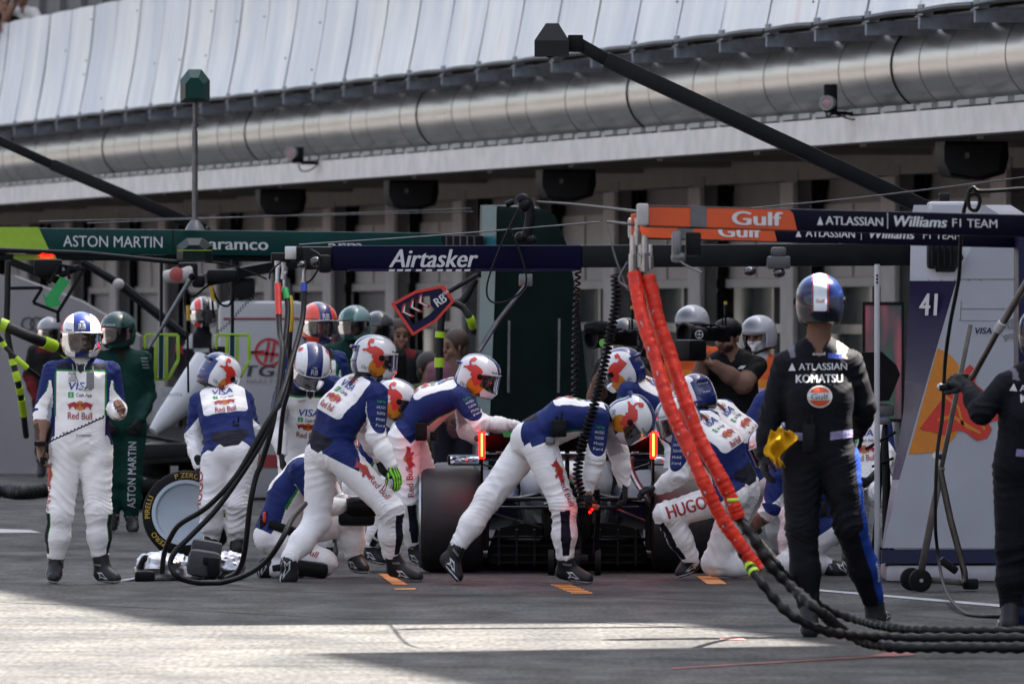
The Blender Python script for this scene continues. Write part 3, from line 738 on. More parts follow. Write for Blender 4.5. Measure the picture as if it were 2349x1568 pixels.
def hand_mesh(wr, d, pn, curl, ts, glove):
    wr, d, pn = np.array(wr, float), np.array(Vector(d).normalized()), np.array(Vector(pn)); pn = pn-d*(pn@d); pn /= np.linalg.norm(pn); s = np.cross(d, pn)*ts
    S = Sdf(); rf = .0105 if glove else .0092
    for i, (o, ln) in enumerate(((.031, .074), (.0105, .084), (-.0105, .078), (-.030, .06))):
        b = wr+d*(.092-abs(o)*.25)+s*o; S.cap('p', 'hand', wr+s*o*.6+d*-.01, b, .018, .0145, .015)
        p = b; a = (curl if hasattr(curl, '__len__') else [curl]*4)[i]; ang = .12+a*.5; dd = d
        for q in (.45, .32, .24):
            ang_ = ang; dd = d*math.cos(ang_)+pn*math.sin(ang_)+s*o*1.2*(1-a); dd /= np.linalg.norm(dd); e = p+dd*ln*q
            S.cap('f%d' % i, 'hand', p, e, rf*(1.06 if q > .4 else 1), rf*.92, .006); p = e; ang += a*1.15
    p = wr+d*.028+s*.026; tdir = d*.62+s*.72+pn*.35; tdir /= np.linalg.norm(tdir)
    for q, rr in ((.042, .0145), (.034, .0115), (.026, .010)):
        e = p+tdir*q; S.cap('t', 'hand', p, e, rr, rr*.9, .008); p = e; tdir = tdir*.8+d*.35+pn*(.35*np.mean(curl)); tdir /= np.linalg.norm(tdir)
    S.cap('p', 'hand', wr-d*.05, wr, .027 if glove else .024, .024, .015)
    return S.mesh(.0048, .008)

def boot(par, ankle, heel, toe, knee, lift=0.):
    a, h, t, k = [np.array(x, float) for x in (ankle, heel, toe, knee)]
    d = t-h; L = np.linalg.norm(d); d /= L; sh = (k-a); sh /= np.linalg.norm(sh)
    up = sh-d*(sh@d); up /= np.linalg.norm(up); s = np.cross(d, up)
    S = Sdf(); base = h
    S.cap('b', 'x', base+d*.04+up*.045, base+d*(L*.55)+up*.040, .044, .046, .03)
    S.cap('b', 'x', base+d*(L*.55)+up*.036, base+d*(L-.045)+up*.028, .047, .040, .03)
    S.cap('b', 'x', base+d*.05+up*.07, a+sh*.075, .046, .05, .03)
    S.cap('b', 'x', base+d*(L*.42)+up*.06, a+sh*.02+d*.01, .040, .046, .03)
    def post(v, X): return np.maximum(v, -((X-base)@up))
    v, F = S.mesh(.0075, .02, post)
    hh = (v-base)@up; ll = (v-base)@d
    f1 = .0045-np.abs(hh-.0125); f1 = np.where(vnormals(v, F)@up < -.6, -1, f1)
    o = mesh_obj('boot', v, F, ZM['boot'], par, {'f1': f1}, np.tile(np.array((.014, .014, .016)), (len(v), 1)))
    bvh = BVHTree.FromPolygons(v.tolist(), F.tolist())
    for sg in (1, -1):
        xd, yd = (Vector(d), Vector(up)) if Vector(d).cross(Vector(up)).dot(Vector(s)*sg) > 0 else (Vector(-d), Vector(up))
        O = Vector(base+d*L*.52+up*.052+s*sg*.3); fx = 1 if xd.dot(Vector(d)) > 0 else -1
        st = [(-.05, .018), (-.01, .02), (.045, -.024), (.02, -.018), (.03, -.03), (-.005, -.012), (-.04, -.026), (-.024, -.002)]
        st2 = [(x*.62, y*.55) for x, y in st]; n = len(st)
        decal(o, 'boot_emblem', [(fx*x, y) for x, y in st+st2], [(i, (i+1) % n, n+(i+1) % n, n+i) for i in range(n)], O, xd, yd, bvh, M['letter'], .002, .02, .33)
        decal(o, 'boot_emblem', [(fx*x, y) for x, y in ((-.075, .075), (-.02, .07), (-.02, .058), (-.07, .062))], [(0, 1, 2, 3)], O, xd, yd, bvh, M['grayletter'], .002, .02, .33)
    return o

PEOPLE = {}
def person(label, style, Y, J, helm, feet=None, hands=None, group='pit crew at work', face=False, thick=1.02, sleeves=(1, 1), cat='person', bare=(), curved=.03, skin=SKIN, torso_len=None):
    W = {}
    for k, p in J.items():
        W[k] = P(p[0], p[1], Y)+Vector((0, p[2] if len(p) > 2 else 0, 0))
        if len(p) > 2: W[k] = P(p[0], p[1], Y+p[2])
    pel, nk = W['pel'], W['nk']; r = W['sR']-W['sL']; up = (nk-pel); L = up.length; up.normalize(); r = (r-up*r.dot(up)).normalized(); fwd = up.cross(r).normalized()
    gz = min([W[k].z for k in W])
    par = thing('person', (pel.x, pel.y, 0), label, cat, group); A = np.array
    S = Sdf(); g = S.cap; T = thick
    sw = ((W['sR']-W['sL']).length)/2
    mid = (pel+nk)/2-fwd*curved
    for s in (1, -1):
        g('t', 'torso', pel+r*s*.075+up*.0, mid+r*s*.068, .112*T, .106*T, .06); g('t', 'torso', mid+r*s*.068, nk-up*.12+r*s*.088, .106*T, .104*T, .06)
        g('t', 'torso', nk-up*.03+r*s*.05, (W['sR'] if s > 0 else W['sL'])-up*.005-r*s*.035, .068*T, .066*T, .06)
    g('t', 'torso', pel-up*.04+fwd*.02, mid+fwd*.035, .11*T, .112*T, .06)
    hc = None
    if helm:
        hc = P(helm[0], helm[1], Y+helm[2])
        yr, pr = R(helm[3]), R(helm[4]); hu = Vector((math.sin(yr)*math.sin(pr), -math.cos(yr)*math.sin(pr), math.cos(pr)))
        g('n', 'neck', nk-up*.03, hc-hu*.05, .068, .062, .05)
    for X, s in (('L', -1), ('R', 1)):
        hip = W.get('h'+X) or pel+r*(s*.095)-up*.03
        W['h'+X] = hip
        if 'e'+X in W:
            w_ = W.get('w'+X)
            g('a'+X, 'ua'+X, W['s'+X], W['e'+X], .069*T, .060*T); 
            b_ = X in bare
            if w_ is not None:
                if b_:
                    m_ = W['e'+X].lerp(w_, .0); g('a'+X, 'ua'+X, W['e'+X], W['e'+X].lerp(w_, .06), .064, .066, .01); g('a'+X, 'sk'+X, W['e'+X], W['e'+X].lerp(w_, .35), .047, .046); g('a'+X, 'sk'+X, W['e'+X].lerp(w_, .35), w_, .046, .029)
                else: g('a'+X, 'fa'+X, W['e'+X], W['e'+X].lerp(w_, .5), .060*T, .054*T); g('a'+X, 'fa'+X, W['e'+X].lerp(w_, .5), w_, .054*T, .041*T)
        if 'k'+X in W:
            g('l'+X, 'th'+X, hip, W['k'+X], .114*T, .083*T, .04)
            if 'a'+X in W:
                kn, an = W['k'+X], W['a'+X]; sh = (an-kn).normalized()
                g('l'+X, 'sh'+X, kn, kn.lerp(an, .5), .083*T, .076*T, .04); g('l'+X, 'sh'+X, kn.lerp(an, .5), kn.lerp(an, .86), .076*T, .060*T, .04); g('l'+X, 'so'+X, kn.lerp(an, .86), an, .046, .040, .012)
    eyes = None
    H = None
    if helm:
        H = helmet(par, hc, helm[3], helm[4], helm[5], helm[6]) if helm[6] != 'none' else None
        if H is None:
            yr, pr, rr = R(helm[3]), R(helm[4]), R(helm[5]); f = Vector((math.sin(yr), -math.cos(yr), 0)); rg = Vector((-math.cos(yr), -math.sin(yr), 0)); u = Vector((0, 0, 1))
            f, u = f*math.cos(pr)-u*math.sin(pr), u*math.cos(pr)+f*math.sin(pr); H = (hc, rg, f, u, None)
    v, F = S.mesh(.0078 if Y < 74.2 else .0095 if Y < 80 else .013, .022)
    bi, bt = S.assign(v); zn = np.array([p[1] for p in S.p])[bi]
    # cloth folds: ridges across the limbs, strongest round the joints
    nv = vnormals(v, F); rnd = np.random.RandomState(int(abs(pel.x*1000))+7); disp = np.zeros(len(v))
    a_ = np.array([p[2] for p in S.p])[bi]; b_ = np.array([p[3] for p in S.p])[bi]; ax = b_-a_; ln = np.linalg.norm(ax, axis=1)+1e-6; ax = ax/ln[:, None]
    lp = np.einsum('ij,ij->i', v-a_, ax)
    ph = rnd.rand(6)*6
    q = v@np.array([[7.1, 2.3, -4.2], [3.1, -8.2, 5.], [-2.2, 5.3, 9.1]])
    warp = .8*np.sin(q[:, 0]+ph[0])+.7*np.sin(q[:, 1]*1.7+ph[1])
    rdv = v-a_-ax*lp[:, None]; e1 = np.cross(ax, np.array([.31, .87, .38])); e1 /= np.linalg.norm(e1, axis=1)[:, None]+1e-9; e2 = np.cross(ax, e1)
    th_ = np.arctan2(np.einsum('ij,ij->i', rdv, e2), np.einsum('ij,ij->i', rdv, e1)); pz = ph[2]+np.array([hash(p[1]) % 7 for p in S.p])[bi]*0+bi*1.7
    arg = lp*3.14159/.062+1.9*np.sin(th_+pz)+1.0*np.sin(2*th_+pz*1.3)+warp*1.4
    ridge = .55-1.6*np.abs(np.sin(arg))**.5; ridge2 = np.sin(arg*1.9+2.2*np.sin(th_*1.5+ph[3])+warp)
    side = np.clip(.5+.75*np.sin(th_+pz*.7+1.6*np.sin(lp*17+ph[4])), 0, 1)
    env = np.full(len(v), .0030)
    for X in 'LR':
        for j, rad, am in (('e', .14, .0115), ('k', .18, .012), ('a', .16, .0115), ('h', .22, .0095), ('w', .13, .0095), ('s', .12, .008)):
            if j+X in W: dd = np.linalg.norm(v-np.array(W[j+X]), axis=1); env = np.maximum(env, am*np.exp(-(dd/rad)**2))
    cloth = ~np.isin(zn, ['skL', 'skR', 'neck', 'head'])
    blend = .5+.5*np.sin(q[:, 2]*.8+ph[4])
    fine_ = 1-2*np.abs(np.sin(arg*2.3+2.5*np.sin(th_*2+ph[0])+1.3*warp))**.6
    disp = env*(ridge*(.1+.9*side)*(.35+.65*blend)+.42*fine_*(1-side)*(.4+.6*blend))+.003*np.sin(q[:, 0]*.9+ph[5])*np.sin(q[:, 1]+ph[1])
    v = v+nv*(disp*cloth*(1 if style != 'tee' else .6))[:, None]
    # colour zones
    rel = v-np.array(pel); t = rel@np.array(up)/L; s = rel@np.array(r); n = rel@np.array(fwd)
    col = np.tile(np.array(WHITE), (len(v), 1)); neg = np.full(len(v), -1.); f1, f2, f3 = neg.copy(), neg.copy(), neg.copy()
    rad = v-a_-ax*np.clip(lp, 0, ln)[:, None]; rad = rad/np.maximum(np.linalg.norm(rad, axis=1), 1e-6)[:, None]
    m = ZM['dark']; tor = (zn == 'torso') | (zn == 'neck')
    if style == 'rb':
        m = ZM['rb']
        qx = np.abs(s)-.118; qy = np.abs(t-.735)*L-(.315*L-.04); back = np.sqrt(np.maximum(qx, 0)**2+np.maximum(qy, 0)**2)+np.minimum(np.maximum(qx, qy), 0)-.04
        front = np.maximum(np.abs(s)-.162, (t-.90)*L)
        fb = np.where(n < 0, back, front); tb = np.where(n < .03, .0-.16*(np.abs(s)/.16)**2*(n > -.12), .02-.1*np.clip((np.abs(s)-.10)/.06, 0, 1)); fb = np.minimum(fb, (t-tb)*L)
        hipz = tor | (np.isin(zn, ['thL', 'thR']) & (t > -.2)); fb = np.where(tor, fb, np.minimum(np.minimum(fb, (t+.06)*L), .05-n)); f1 = np.where(hipz, fb, f1)
        nb = np.minimum(np.minimum(.135-np.maximum(0, .06-t)*.55-np.abs(s), (.15-t)*L), np.minimum((t+.09)*L, -n-.01)); f2 = np.where(hipz, nb, f2)
        f3 = np.where(tor & (n > .0) & (t > .3), .006-np.abs(fb), f3)
        yoke = np.minimum(np.minimum((t-.915)*L, (1.0-t)*L), np.minimum(n-.02, .17-np.abs(s))); f2 = np.where(tor & (n > 0), yoke, f2)
        for X, sg in (('L', -1), ('R', 1)):
            u = zn == 'ua'+X; od = np.array((r*sg-fwd*.25+up*.3).normalized()); fo = rad@od; tt = bt
            val = np.minimum((fo+.12)*.06, (.98-tt-.45*(1-fo))*.2); val = np.maximum(val, (.2-tt)*.28*(fo > -.6)); f1 = np.where(u, val, f1); f3 = np.where(u & (tt > .25) & (tt < .8) & (fo > -.6) & (fo < .2), .004-np.abs(val), f3)
            u = zn == 'sh'+X; od = np.array((r*sg+fwd*.35).normalized()); fo = rad@od; an, kn = W.get('a'+X), W.get('k'+X)
            if an is not None:
                gl = ((v-np.array(kn))@np.array((an-kn).normalized()))/(an-kn).length
                val = np.minimum((.42-np.arccos(np.clip(fo, -1, 1)))*.07, np.minimum((gl-.02)*.4, (.84-gl)*.4)); f2 = np.where(u, np.maximum(val, f2), f2); tf = np.array(fwd)-od*(np.array(fwd)@od); f3 = np.where(u & (gl > .03) & (gl < .83) & (rad@tf > 0), .0035-np.abs(val), f3)
        sk = np.isin(zn, ['neck']); col[sk] = (.02, .02, .025); f1[sk] = -1; f2[sk] = -1; f3[sk] = -1
        col[tor & (t > .985) & (n > 0)] = (.6, .6, .6)
    elif style == 'wi':
        col[:] = (.0065, .007, .012)
        for X, sg in (('L', -1), ('R', 1)):
            u = np.isin(zn, ['sh'+X, 'th'+X]) ; od = np.array((r*sg-fwd*.1).normalized()); fo = rad@od
            if sg > 0: f1 = np.where(u & (zn == 'sh'+X), (fo-.55)*.08, f1); f1 = np.where(u & (zn == 'th'+X), np.minimum((fo-.8)*.08, .1), f1)
        w1 = tor & (t > .86) & (np.abs(s) > .1) & (n < .03) & (s > 0); col[w1] = (.42, .36, .30)  # cream patch paints sunlight onto the right shoulder
        w2 = tor & (t > .88) & (s < -.13); col[w2] = (.2, .2, .22)
        col[zn == 'neck'] = SKIN
    elif style == 'am': col[:] = (.004, .042, .034); col[zn == 'neck'] = (.02, .02, .02)
    elif style == 'haas':
        col[:] = (.014, .014, .016); col[tor & (t > .8) & (np.abs(s) > .09)] = (.55, .54, .55); col[tor & (np.abs(t-.55) < .07) & (np.abs(s) < .09)] = (.5, .03, .04); col[tor & (np.abs(t-.75) < .035) & (np.abs(s) < .07)] = (.5, .5, .5)
        for X in 'LR': u = (zn == 'ua'+X) & (bt > .1) & (bt < .35); col[u] = (.5, .04, .05)
    elif style == 'audi': col[:] = (.014, .013, .014); col[tor & (t > .9)] = (.16, .012, .015); col[np.isin(zn, ['faL', 'faR'])] = (.15, .012, .015)
    elif style == 'tee':
        col[:] = (.008, .008, .009)
        for X in 'LR': col[(zn == 'ua'+X) & (bt > .62)] = skin; col[zn == 'fa'+X] = skin
        col[zn == 'neck'] = skin
    elif style == 'marshal': col[:] = (.75, .12, .03); col[tor & (t < .66)] = (.62, .5, .58); col[tor & (np.abs(t-.58) < .07)] = (.75, .25, .03); col[zn == 'neck'] = (.6, .6, .62)
    elif style == 'pink': col[:] = (.25, .11, .14); col[np.isin(zn, ['thL', 'thR', 'shL', 'shR', 'soL', 'soR'])] = (.02, .02, .03); col[zn == 'neck'] = skin
    elif style == 'olive': col[:] = (.08, .12, .035); col[np.isin(zn, ['thL', 'thR', 'shL', 'shR', 'soL', 'soR'])] = (.02, .02, .03); col[zn == 'neck'] = skin
    elif style == 'shirt':
        col[:] = (.62, .6, .58)
        for X in 'LR': col[(zn == 'ua'+X) & (bt > .6)] = skin; col[zn == 'fa'+X] = skin
        col[zn == 'neck'] = skin
    for X in 'LR':
        b2 = zn == 'sk'+X
        if b2.any():
            nz = .5+.5*np.sin(q[:, 0]*5+q[:, 1]*3); col[b2] = np.array(skin)*np.where((nz[b2] > .45) & (bt[b2] < .9), .28 if style == 'rb' else 1, 1)[:, None]
        if style == 'rb': col[zn == 'so'+X] = (.6, .6, .6)
    if style not in ('rb', 'shirt'): col = col*.7
    Vs, Fs, Cs, N = [v], [F], [col], len(v); FF = [f1, f2, f3]
    def app(v2, F2, c2):
        nonlocal N
        Vs.append(v2); Fs.append(F2+N); Cs.append(c2); N += len(v2)
        for i in range(3): FF[i] = np.concatenate([FF[i], np.full(len(v2), -1.)])
    for X, hd in (hands or {}).items():
        d, pn, curl, glove = hd[:4]; 
        ts = 1 if X == 'L' else -1
        v2, F2 = hand_mesh(W['w'+X], Vector(d), Vector(pn), curl, ts, glove)
        if glove: c2 = np.tile(np.array((.016, .016, .018)), (len(v2), 1)); 
        else: c2 = np.tile(np.array(skin), (len(v2), 1))*(1+.12*np.sin(v2@np.array([90, 60, 70])))[:, None]
        if glove == 2:
            nn = vnormals(v2, F2); k_ = (nn@np.array(Vector(pn).normalized()) < -.2) & (np.sin(((v2-np.array(W['w'+X]))@np.array(Vector(d).cross(Vector(pn)).normalized()))*260) > -.2); c2[k_] = (.2, .6, .03)
        app(v2, F2, c2)
    if face and H:
        S2 = Sdf(); ey, lip = add_head(S2, H[0]-H[3]*.012, H[1], H[2], H[3]); v2, F2 = S2.mesh(.0055 if Y < 90 else .008, .02)
        c2 = np.tile(np.array(skin), (len(v2), 1)); lx = (v2-np.array(H[0]))@np.array(H[1]); lz = (v2-np.array(H[0]))@np.array(H[3]); ly = (v2-np.array(H[0]))@np.array(H[2])
        for e in ey: dd = np.linalg.norm((v2-e)*1., axis=1); c2[dd < .017] = (.05, .03, .025)
        c2[np.linalg.norm((v2-lip)*np.array([1, 1, 1.]), axis=1) < .02] = (.27, .1, .08)
        c2[(ly > .04) & (np.abs(lz-.014) < .008) & (np.abs(lx) > .012) & (np.abs(lx) < .052)] = (.03, .02, .015)
        if face == 'beard': c2[(lz < -.075) & (ly > .0)] *= .3
        if face == 'balaclava': c2[(lz < -.05) | (lz > .03) | (ly < .045)] = (.62, .62, .64)
        app(v2, F2, c2)
    V, FA, C = np.concatenate(Vs), np.concatenate(Fs), np.concatenate(Cs)
    body = mesh_obj('body', V, FA, m, par, {'f1': FF[0], 'f2': FF[1], 'f3': FF[2]}, C)
    for X, ft in (feet or {}).items():
        hl = P(ft[0][0], ft[0][1], Y+ft[0][2]); to = P(ft[1][0], ft[1][1], Y+ft[1][2])
        boot(par, W['a'+X], hl, to, W['k'+X])
    D = dict(par=par, W=W, pel=pel, nk=nk, up=up, r=r, fwd=fwd, L=L, bvh=BVHTree.FromPolygons(V.tolist(), FA.tolist()), Y=Y, H=H, body=body)
    return D

def tdec(D, side, t, s, kind, txt=None, h=.05, width=None, m=None, **kw):
    """artwork on the torso; side -1 = back, +1 = front"""
    up, r, fwd = D['up'], D['r'], D['fwd']; xd = r if side < 0 else -r
    O = D['pel']+up*(t*D['L'])+xd*s+fwd*(side*.45)
    if kind == 'text': return decal_text(D['par'], 'lettering', txt, O, xd, up, h, m, D['bvh'], width=width, **kw)
    if kind == 'poly': return decal(D['par'], 'emblem', txt, [tuple(range(len(txt)))], O, xd, up, D['bvh'], m, kw.get('off', .003), .03)

def rb_logos(D, side, tops=(.955, .86, .745, .63, .51), k=1., hugo=True):
    th, tv, tcash, tb, tr = tops
    if hugo: tdec(D, side, th, 0, 'text', 'HUGO', .03*k, .1*k, M['redletter'])
    tdec(D, side, tv, 0, 'text', 'VISA', .05*k, .15*k, M['blueletter'], shear=.15, bold=.03)
    w_ = .036*k; tdec(D, side, tcash, -.06*k, 'poly', [(-w_/2, -w_/2), (w_/2, -w_/2), (w_/2, w_/2), (-w_/2, w_/2)], m=M['greenletter'])
    tdec(D, side, tcash, -.06*k, 'text', '$', .022*k, .014*k, M['letter'], off=.0055)
    tdec(D, side, tcash, .025*k, 'text', 'Cash App', .022*k, .1*k, M['blackletter'])
    tdec(D, side, tb, 0, 'poly', circ(0, 0, .03*k, .031*k), m=M['amber'])
    for sg in (1, -1):
        pl = [(sg*(-.085+.08*a)*k, (-.022+.085*b)*k) for a, b in CHARGE]
        tdec(D, side, tb, 0, 'poly', pl if sg > 0 else pl[::-1], m=M['redletter'], off=.0055)
    tdec(D, side, tr, 0, 'text', 'Red Bull', .046*k, .155*k, M['redletter'], bold=.025)

def limb_text(D, a, b, u, txt, h, m, view, width=None, flip=False, bull=False):
    """lettering running along a limb from joint a to b, seen from direction `view`"""
    A_, B_ = D['W'][a], D['W'][b]; xd = (B_-A_).normalized(); vw = Vector(view); vw = (vw-xd*vw.dot(xd)).normalized(); c = A_.lerp(B_, u)
    if flip: xd = -xd
    yd = vw.cross(xd); O = c+vw*.4
    if bull:
        decal(D['par'], 'emblem', circ(0, 0, .026, .034), [tuple(range(20))], O, xd, yd, D['bvh'], M['amber'], .003, .03)
        decal(D['par'], 'emblem', [(-.08+.16*x, -.04+.11*y) for x, y in CHARGE], [tuple(range(len(CHARGE)))], O, xd, yd, D['bvh'], M['redletter'], .0055, .03)
    else: decal_text(D['par'], 'lettering', txt, O, xd, yd, h, m, D['bvh'], width=width, bold=.05 if txt == 'HUGO' else .025)

def sleeve_text(D, X, view, rows=('Cash App', 'HUGO', 'TUDOR', 'Mobil', 'Ford')):
    A_, B_ = D['W']['s'+X], D['W']['e'+X]; ax = (B_-A_).normalized(); vw = Vector(view); vw = (vw-ax*vw.dot(ax)).normalized(); xd = -ax.cross(vw)*-1; xd = (-ax).cross(vw)
    for i, tx in enumerate(rows): decal_text(D['par'], 'lettering', tx, A_.lerp(B_, .22+.14*i)+vw*.4, xd, -ax, .018, M['letter'] if i else M['greenletter'], D['bvh'], width=.06, bold=.01)

def radio(D, px, py, dy, sz=(.06, .03, .11), m='black', knob=True):
    c = P(px, py, D['Y']+dy); mb = MB(); s_ = sz
    mb.cbox(c, s_, None, .01); mb.cbox(c+Vector((0, -s_[1]*.5, -.01)), (s_[0]*.7, .012, s_[2]*.55), None, .004)
    if knob: mb.tube([c+Vector((.015, 0, s_[2]/2)), c+Vector((.02, 0, s_[2]/2+.05))], .006, 6); mb.tube([c+Vector((-.015, 0, s_[2]/2)), c+Vector((-.015, 0, s_[2]/2+.02))], .008, 8)
    return mb.build('radio', M[m], D['par'])
# ------------------------------------------------------------------ the people
CAMV = (0, -1, 0)
# standing man at the left
D = person('man in white and blue overalls standing upright at the left, one tattooed forearm bare', 'rb', 67.5,
  dict(pel=(184, 1008, 0), nk=(187, 832, 0), sR=(121, 852, .02), sL=(254, 852, .02), eR=(98, 945, .03), wR=(92, 1022, -.05), eL=(268, 938, .05), wL=(272, 946, -.20),
       hR=(152, 1022, 0), hL=(218, 1022, 0), kR=(140, 1172, -.03), aR=(127, 1288, .03), kL=(225, 1172, -.03), aL=(230, 1286, .03)),
  (187, 768, -.02, 4, 6, 0, 'rb'), feet=dict(R=((127, 1316, .12), (120, 1339, -.12)), L=((222, 1331, .08), (276, 1337, -.07))),
  hands=dict(R=((.1, -.3, -1), (.9, -.4, 0), .5, 0), L=((.25, -.8, .55), (-.8, -.2, -.4), 1.0, 0)), bare=('R',), face='beard', skin=(.24, .135, .1))
rb_logos(D, 1, (2, .70, .585, .445, .315), 1.0, hugo=False)
tdec(D, 1, .86, -.055, 'text', 'Ford', .018, .045, M['blueletter']); tdec(D, 1, .81, -.055, 'text', 'TUDOR', .010, .045, M['redletter']); tdec(D, 1, .775, -.055, 'text', 'Mobil', .014, .045, M['blueletter'])
tdec(D, 1, .755, .06, 'text', 'HUGO', .014, .045, M['redletter']); tdec(D, 1, .06, .03, 'text', 'D.CALDARY', .014, .1, M['blackletter']); tdec(D, 1, .09, -.09, 'text', 'alpine', .012, .05, M['blackletter'])
limb_text(D, 'hR', 'kR', .82, 'Red Bull', .04, M['redletter'], (-1, -.45, 0), width=.16); limb_text(D, 'hR', 'kR', .45, '', .04, M['redletter'], (-1, -.5, 0), bull=True)
mb = MB(); mb.cbox(P(92, 1017, 67.4), (.075, .075, .03), None, .008); mb.build('wristwatch', M['black'], D['par'])
mb = MB(); pts = [P(166, 835, 67.5-.10), P(172, 860, 67.5-.14), P(190, 892, 67.5-.165), P(212, 886, 67.5-.155), P(213, 840, 67.5-.12)]; mb.tube(smooth_path(pts), .005, 6); mb.cbox(P(207, 872, 67.32), (.05, .004, .11), None, .002); mb.build('lanyard', M['grayletter'], D['par'])
mb = MB(); pa, pb = P(112, 1012, 67.36), P(240, 954, 67.30); path = [pa.lerp(pb, k/70)+Vector((.006*math.cos(k*1.4), .006*math.sin(k*1.4)-.012, .006*math.sin(k*1.4))) for k in range(71)]
mb.tube(path, .005, 6); mb.tube(smooth_path([P(96, 1070, 67.3), P(100, 1045, 67.3), P(112, 1012, 67.36)]), .005, 6); mb.build('coiled_cord', M['black'], D['par'])
mb = MB(); mb.cbox(P(98, 1056, 67.36), (.035, .04, .05), None, .01); mb.build('push_button', M['black'], D['par'])

# green crew behind
D = person('crew member in dark green overalls and dark green helmet with black visor', 'am', 82.6,
  dict(pel=(278, 968, 0), nk=(282, 808, 0), sR=(228, 822, .0), sL=(330, 822, .0), eR=(222, 905, .05), wR=(240, 965, -.1), eL=(341, 905, .06), wL=(322, 962, -.12),
       kR=(262, 1098, 0), aR=(258, 1186, .03), kL=(302, 1098, -.02), aL=(300, 1190, .03)),
  (271, 757, -.02, -28, 4, 0, 'am'), feet=dict(R=((262, 1208, .1), (250, 1222, -.13)), L=((302, 1210, .1), (305, 1226, -.13))), hands=dict(R=((.4, -.6, -.6), (.5, .5, 0), .7, 1), L=((-.4, -.5, -.7), (-.5, .6, 0), .7, 1)), face=True)
limb_text(D, 'kL', 'kL', 0, '', .1, M['letter'], CAMV) if 0 else None
A_ = P(300, 1168, 82.3); v_, f_, wd_ = text2d('ASTON MARTIN', .005, 0, 1.05); 
decal(D['par'], 'lettering', [((a-wd_/2)*.52/wd_, (b-.5)*.062, z) for a, b, z in v_], f_, P(299, 1090, 82.2), (0.02, 0, 1), (-1, 0, .02), D['bvh'], M['letter'], .004, .03)
for i in range(4): tdec(D, 1, .93-.045*i, .17+.006*i, 'text', 'aramco', .016, .05, M['letter'], bold=.01)

# red and black crew far left, and white/black crew left of the white tower
person('crew member in black and dark red overalls with silver helmet, far back at left', 'audi', 108,
  dict(pel=(118, 915, 0), nk=(116, 795, 0), sR=(78, 806, 0), sL=(156, 806, 0), eR=(66, 862, .03), wR=(82, 915, -.1), eL=(166, 862, .03), wL=(150, 915, -.12), kR=(100, 1000, 0), aR=(96, 1066, 0), kL=(138, 1000, 0), aL=(140, 1066, 0)),
  (114, 760, 0, 10, 2, 0, 'audi'), feet=dict(R=((96, 1082, .1), (92, 1098, -.13)), L=((140, 1082, .1), (146, 1098, -.13))), hands=dict(R=((.3, -.5, -.7), (1, 0, 0), .6, 1), L=((-.3, -.5, -.7), (-1, 0, 0), .6, 1)), face=True)
D = person('crew member in black, white and red overalls, far back between the two lime frames', 'haas', 98,
  dict(pel=(464, 902, 0), nk=(464, 772, 0), sR=(420, 784, .0), sL=(508, 784, .0), eR=(412, 850, .05), wR=(432, 900, -.15), eL=(518, 850, .05), wL=(498, 900, -.15), kR=(446, 1000, 0), aR=(442, 1090, 0), kL=(484, 1000, 0), aL=(488, 1090, 0)),
  (468, 716, -.02, 10, 4, 0, 'haas'), hands=dict(R=((.5, -.5, -.5), (1, 0, 0), .5, 1), L=((-.5, -.5, -.5), (-1, 0, 0), .5, 1)), face=True, feet=dict(R=((442, 1112, .1), (438, 1128, -.13)), L=((488, 1112, .1), (492, 1128, -.13))))

# bending over the spare wheel, back to the camera
D = person('crew member bending over the upright spare wheel with his back to the camera', 'rb', 73.6,
  dict(pel=(530, 1030, .0), nk=(508, 893, .30), sL=(456, 922, .27), sR=(562, 918, .27), eL=(444, 1000, .24), wL=(455, 1066, .1), eR=(577, 985, .2), wR=(566, 1060, .18),
       hL=(498, 1048, 0), hR=(556, 1046, 0), kL=(484, 1158, -.02), aL=(486, 1240, .08), kR=(545, 1156, -.02), aR=(541, 1252, .08)),
  (504, 857, .34, 128, 22, -12, 'rb'), feet=dict(L=((486, 1276, .0), (478, 1272, .25)), R=((541, 1278, -.02), (546, 1273, .24))), hands=dict(L=((.1, .3, -1), (.8, 0, 0), .6, 1), R=((-.2, .4, -.9), (-.8, 0, 0), .6, 1)))
rb_logos(D, -1, (.93, .84, .72, .60, .47), .95); radio(D, 541, 988, -.02, (.05, .04, .10))
limb_text(D, 'hL', 'kL', .75, 'HUGO', .075, M['redletter'], (-1, -.35, 0), width=.28, flip=True)

# red helmet at the back
D = person('crew member with a red and navy helmet standing behind the bowed blue-striped helmet', 'rb', 74.5,
  dict(pel=(722, 990, 0), nk=(720, 806, 0), sR=(662, 826, 0), sL=(776, 826, 0), eR=(650, 915, .05), wR=(665, 985, -.08), eL=(788, 915, .05), wL=(775, 985, -.1), kR=(694, 1140, 0), aR=(690, 1244, 0), kL=(752, 1140, 0), aL=(756, 1244, 0)),
  (731, 740, -.02, 22, 6, 0, 'red'), feet=dict(R=((690, 1268, .1), (686, 1284, -.13)), L=((756, 1268, .1), (762, 1284, -.13))), hands=dict(R=((.1, -.3, -1), (1, 0, 0), .4, 1), L=((-.1, -.3, -1), (-1, 0, 0), .4, 1)), face='beard')
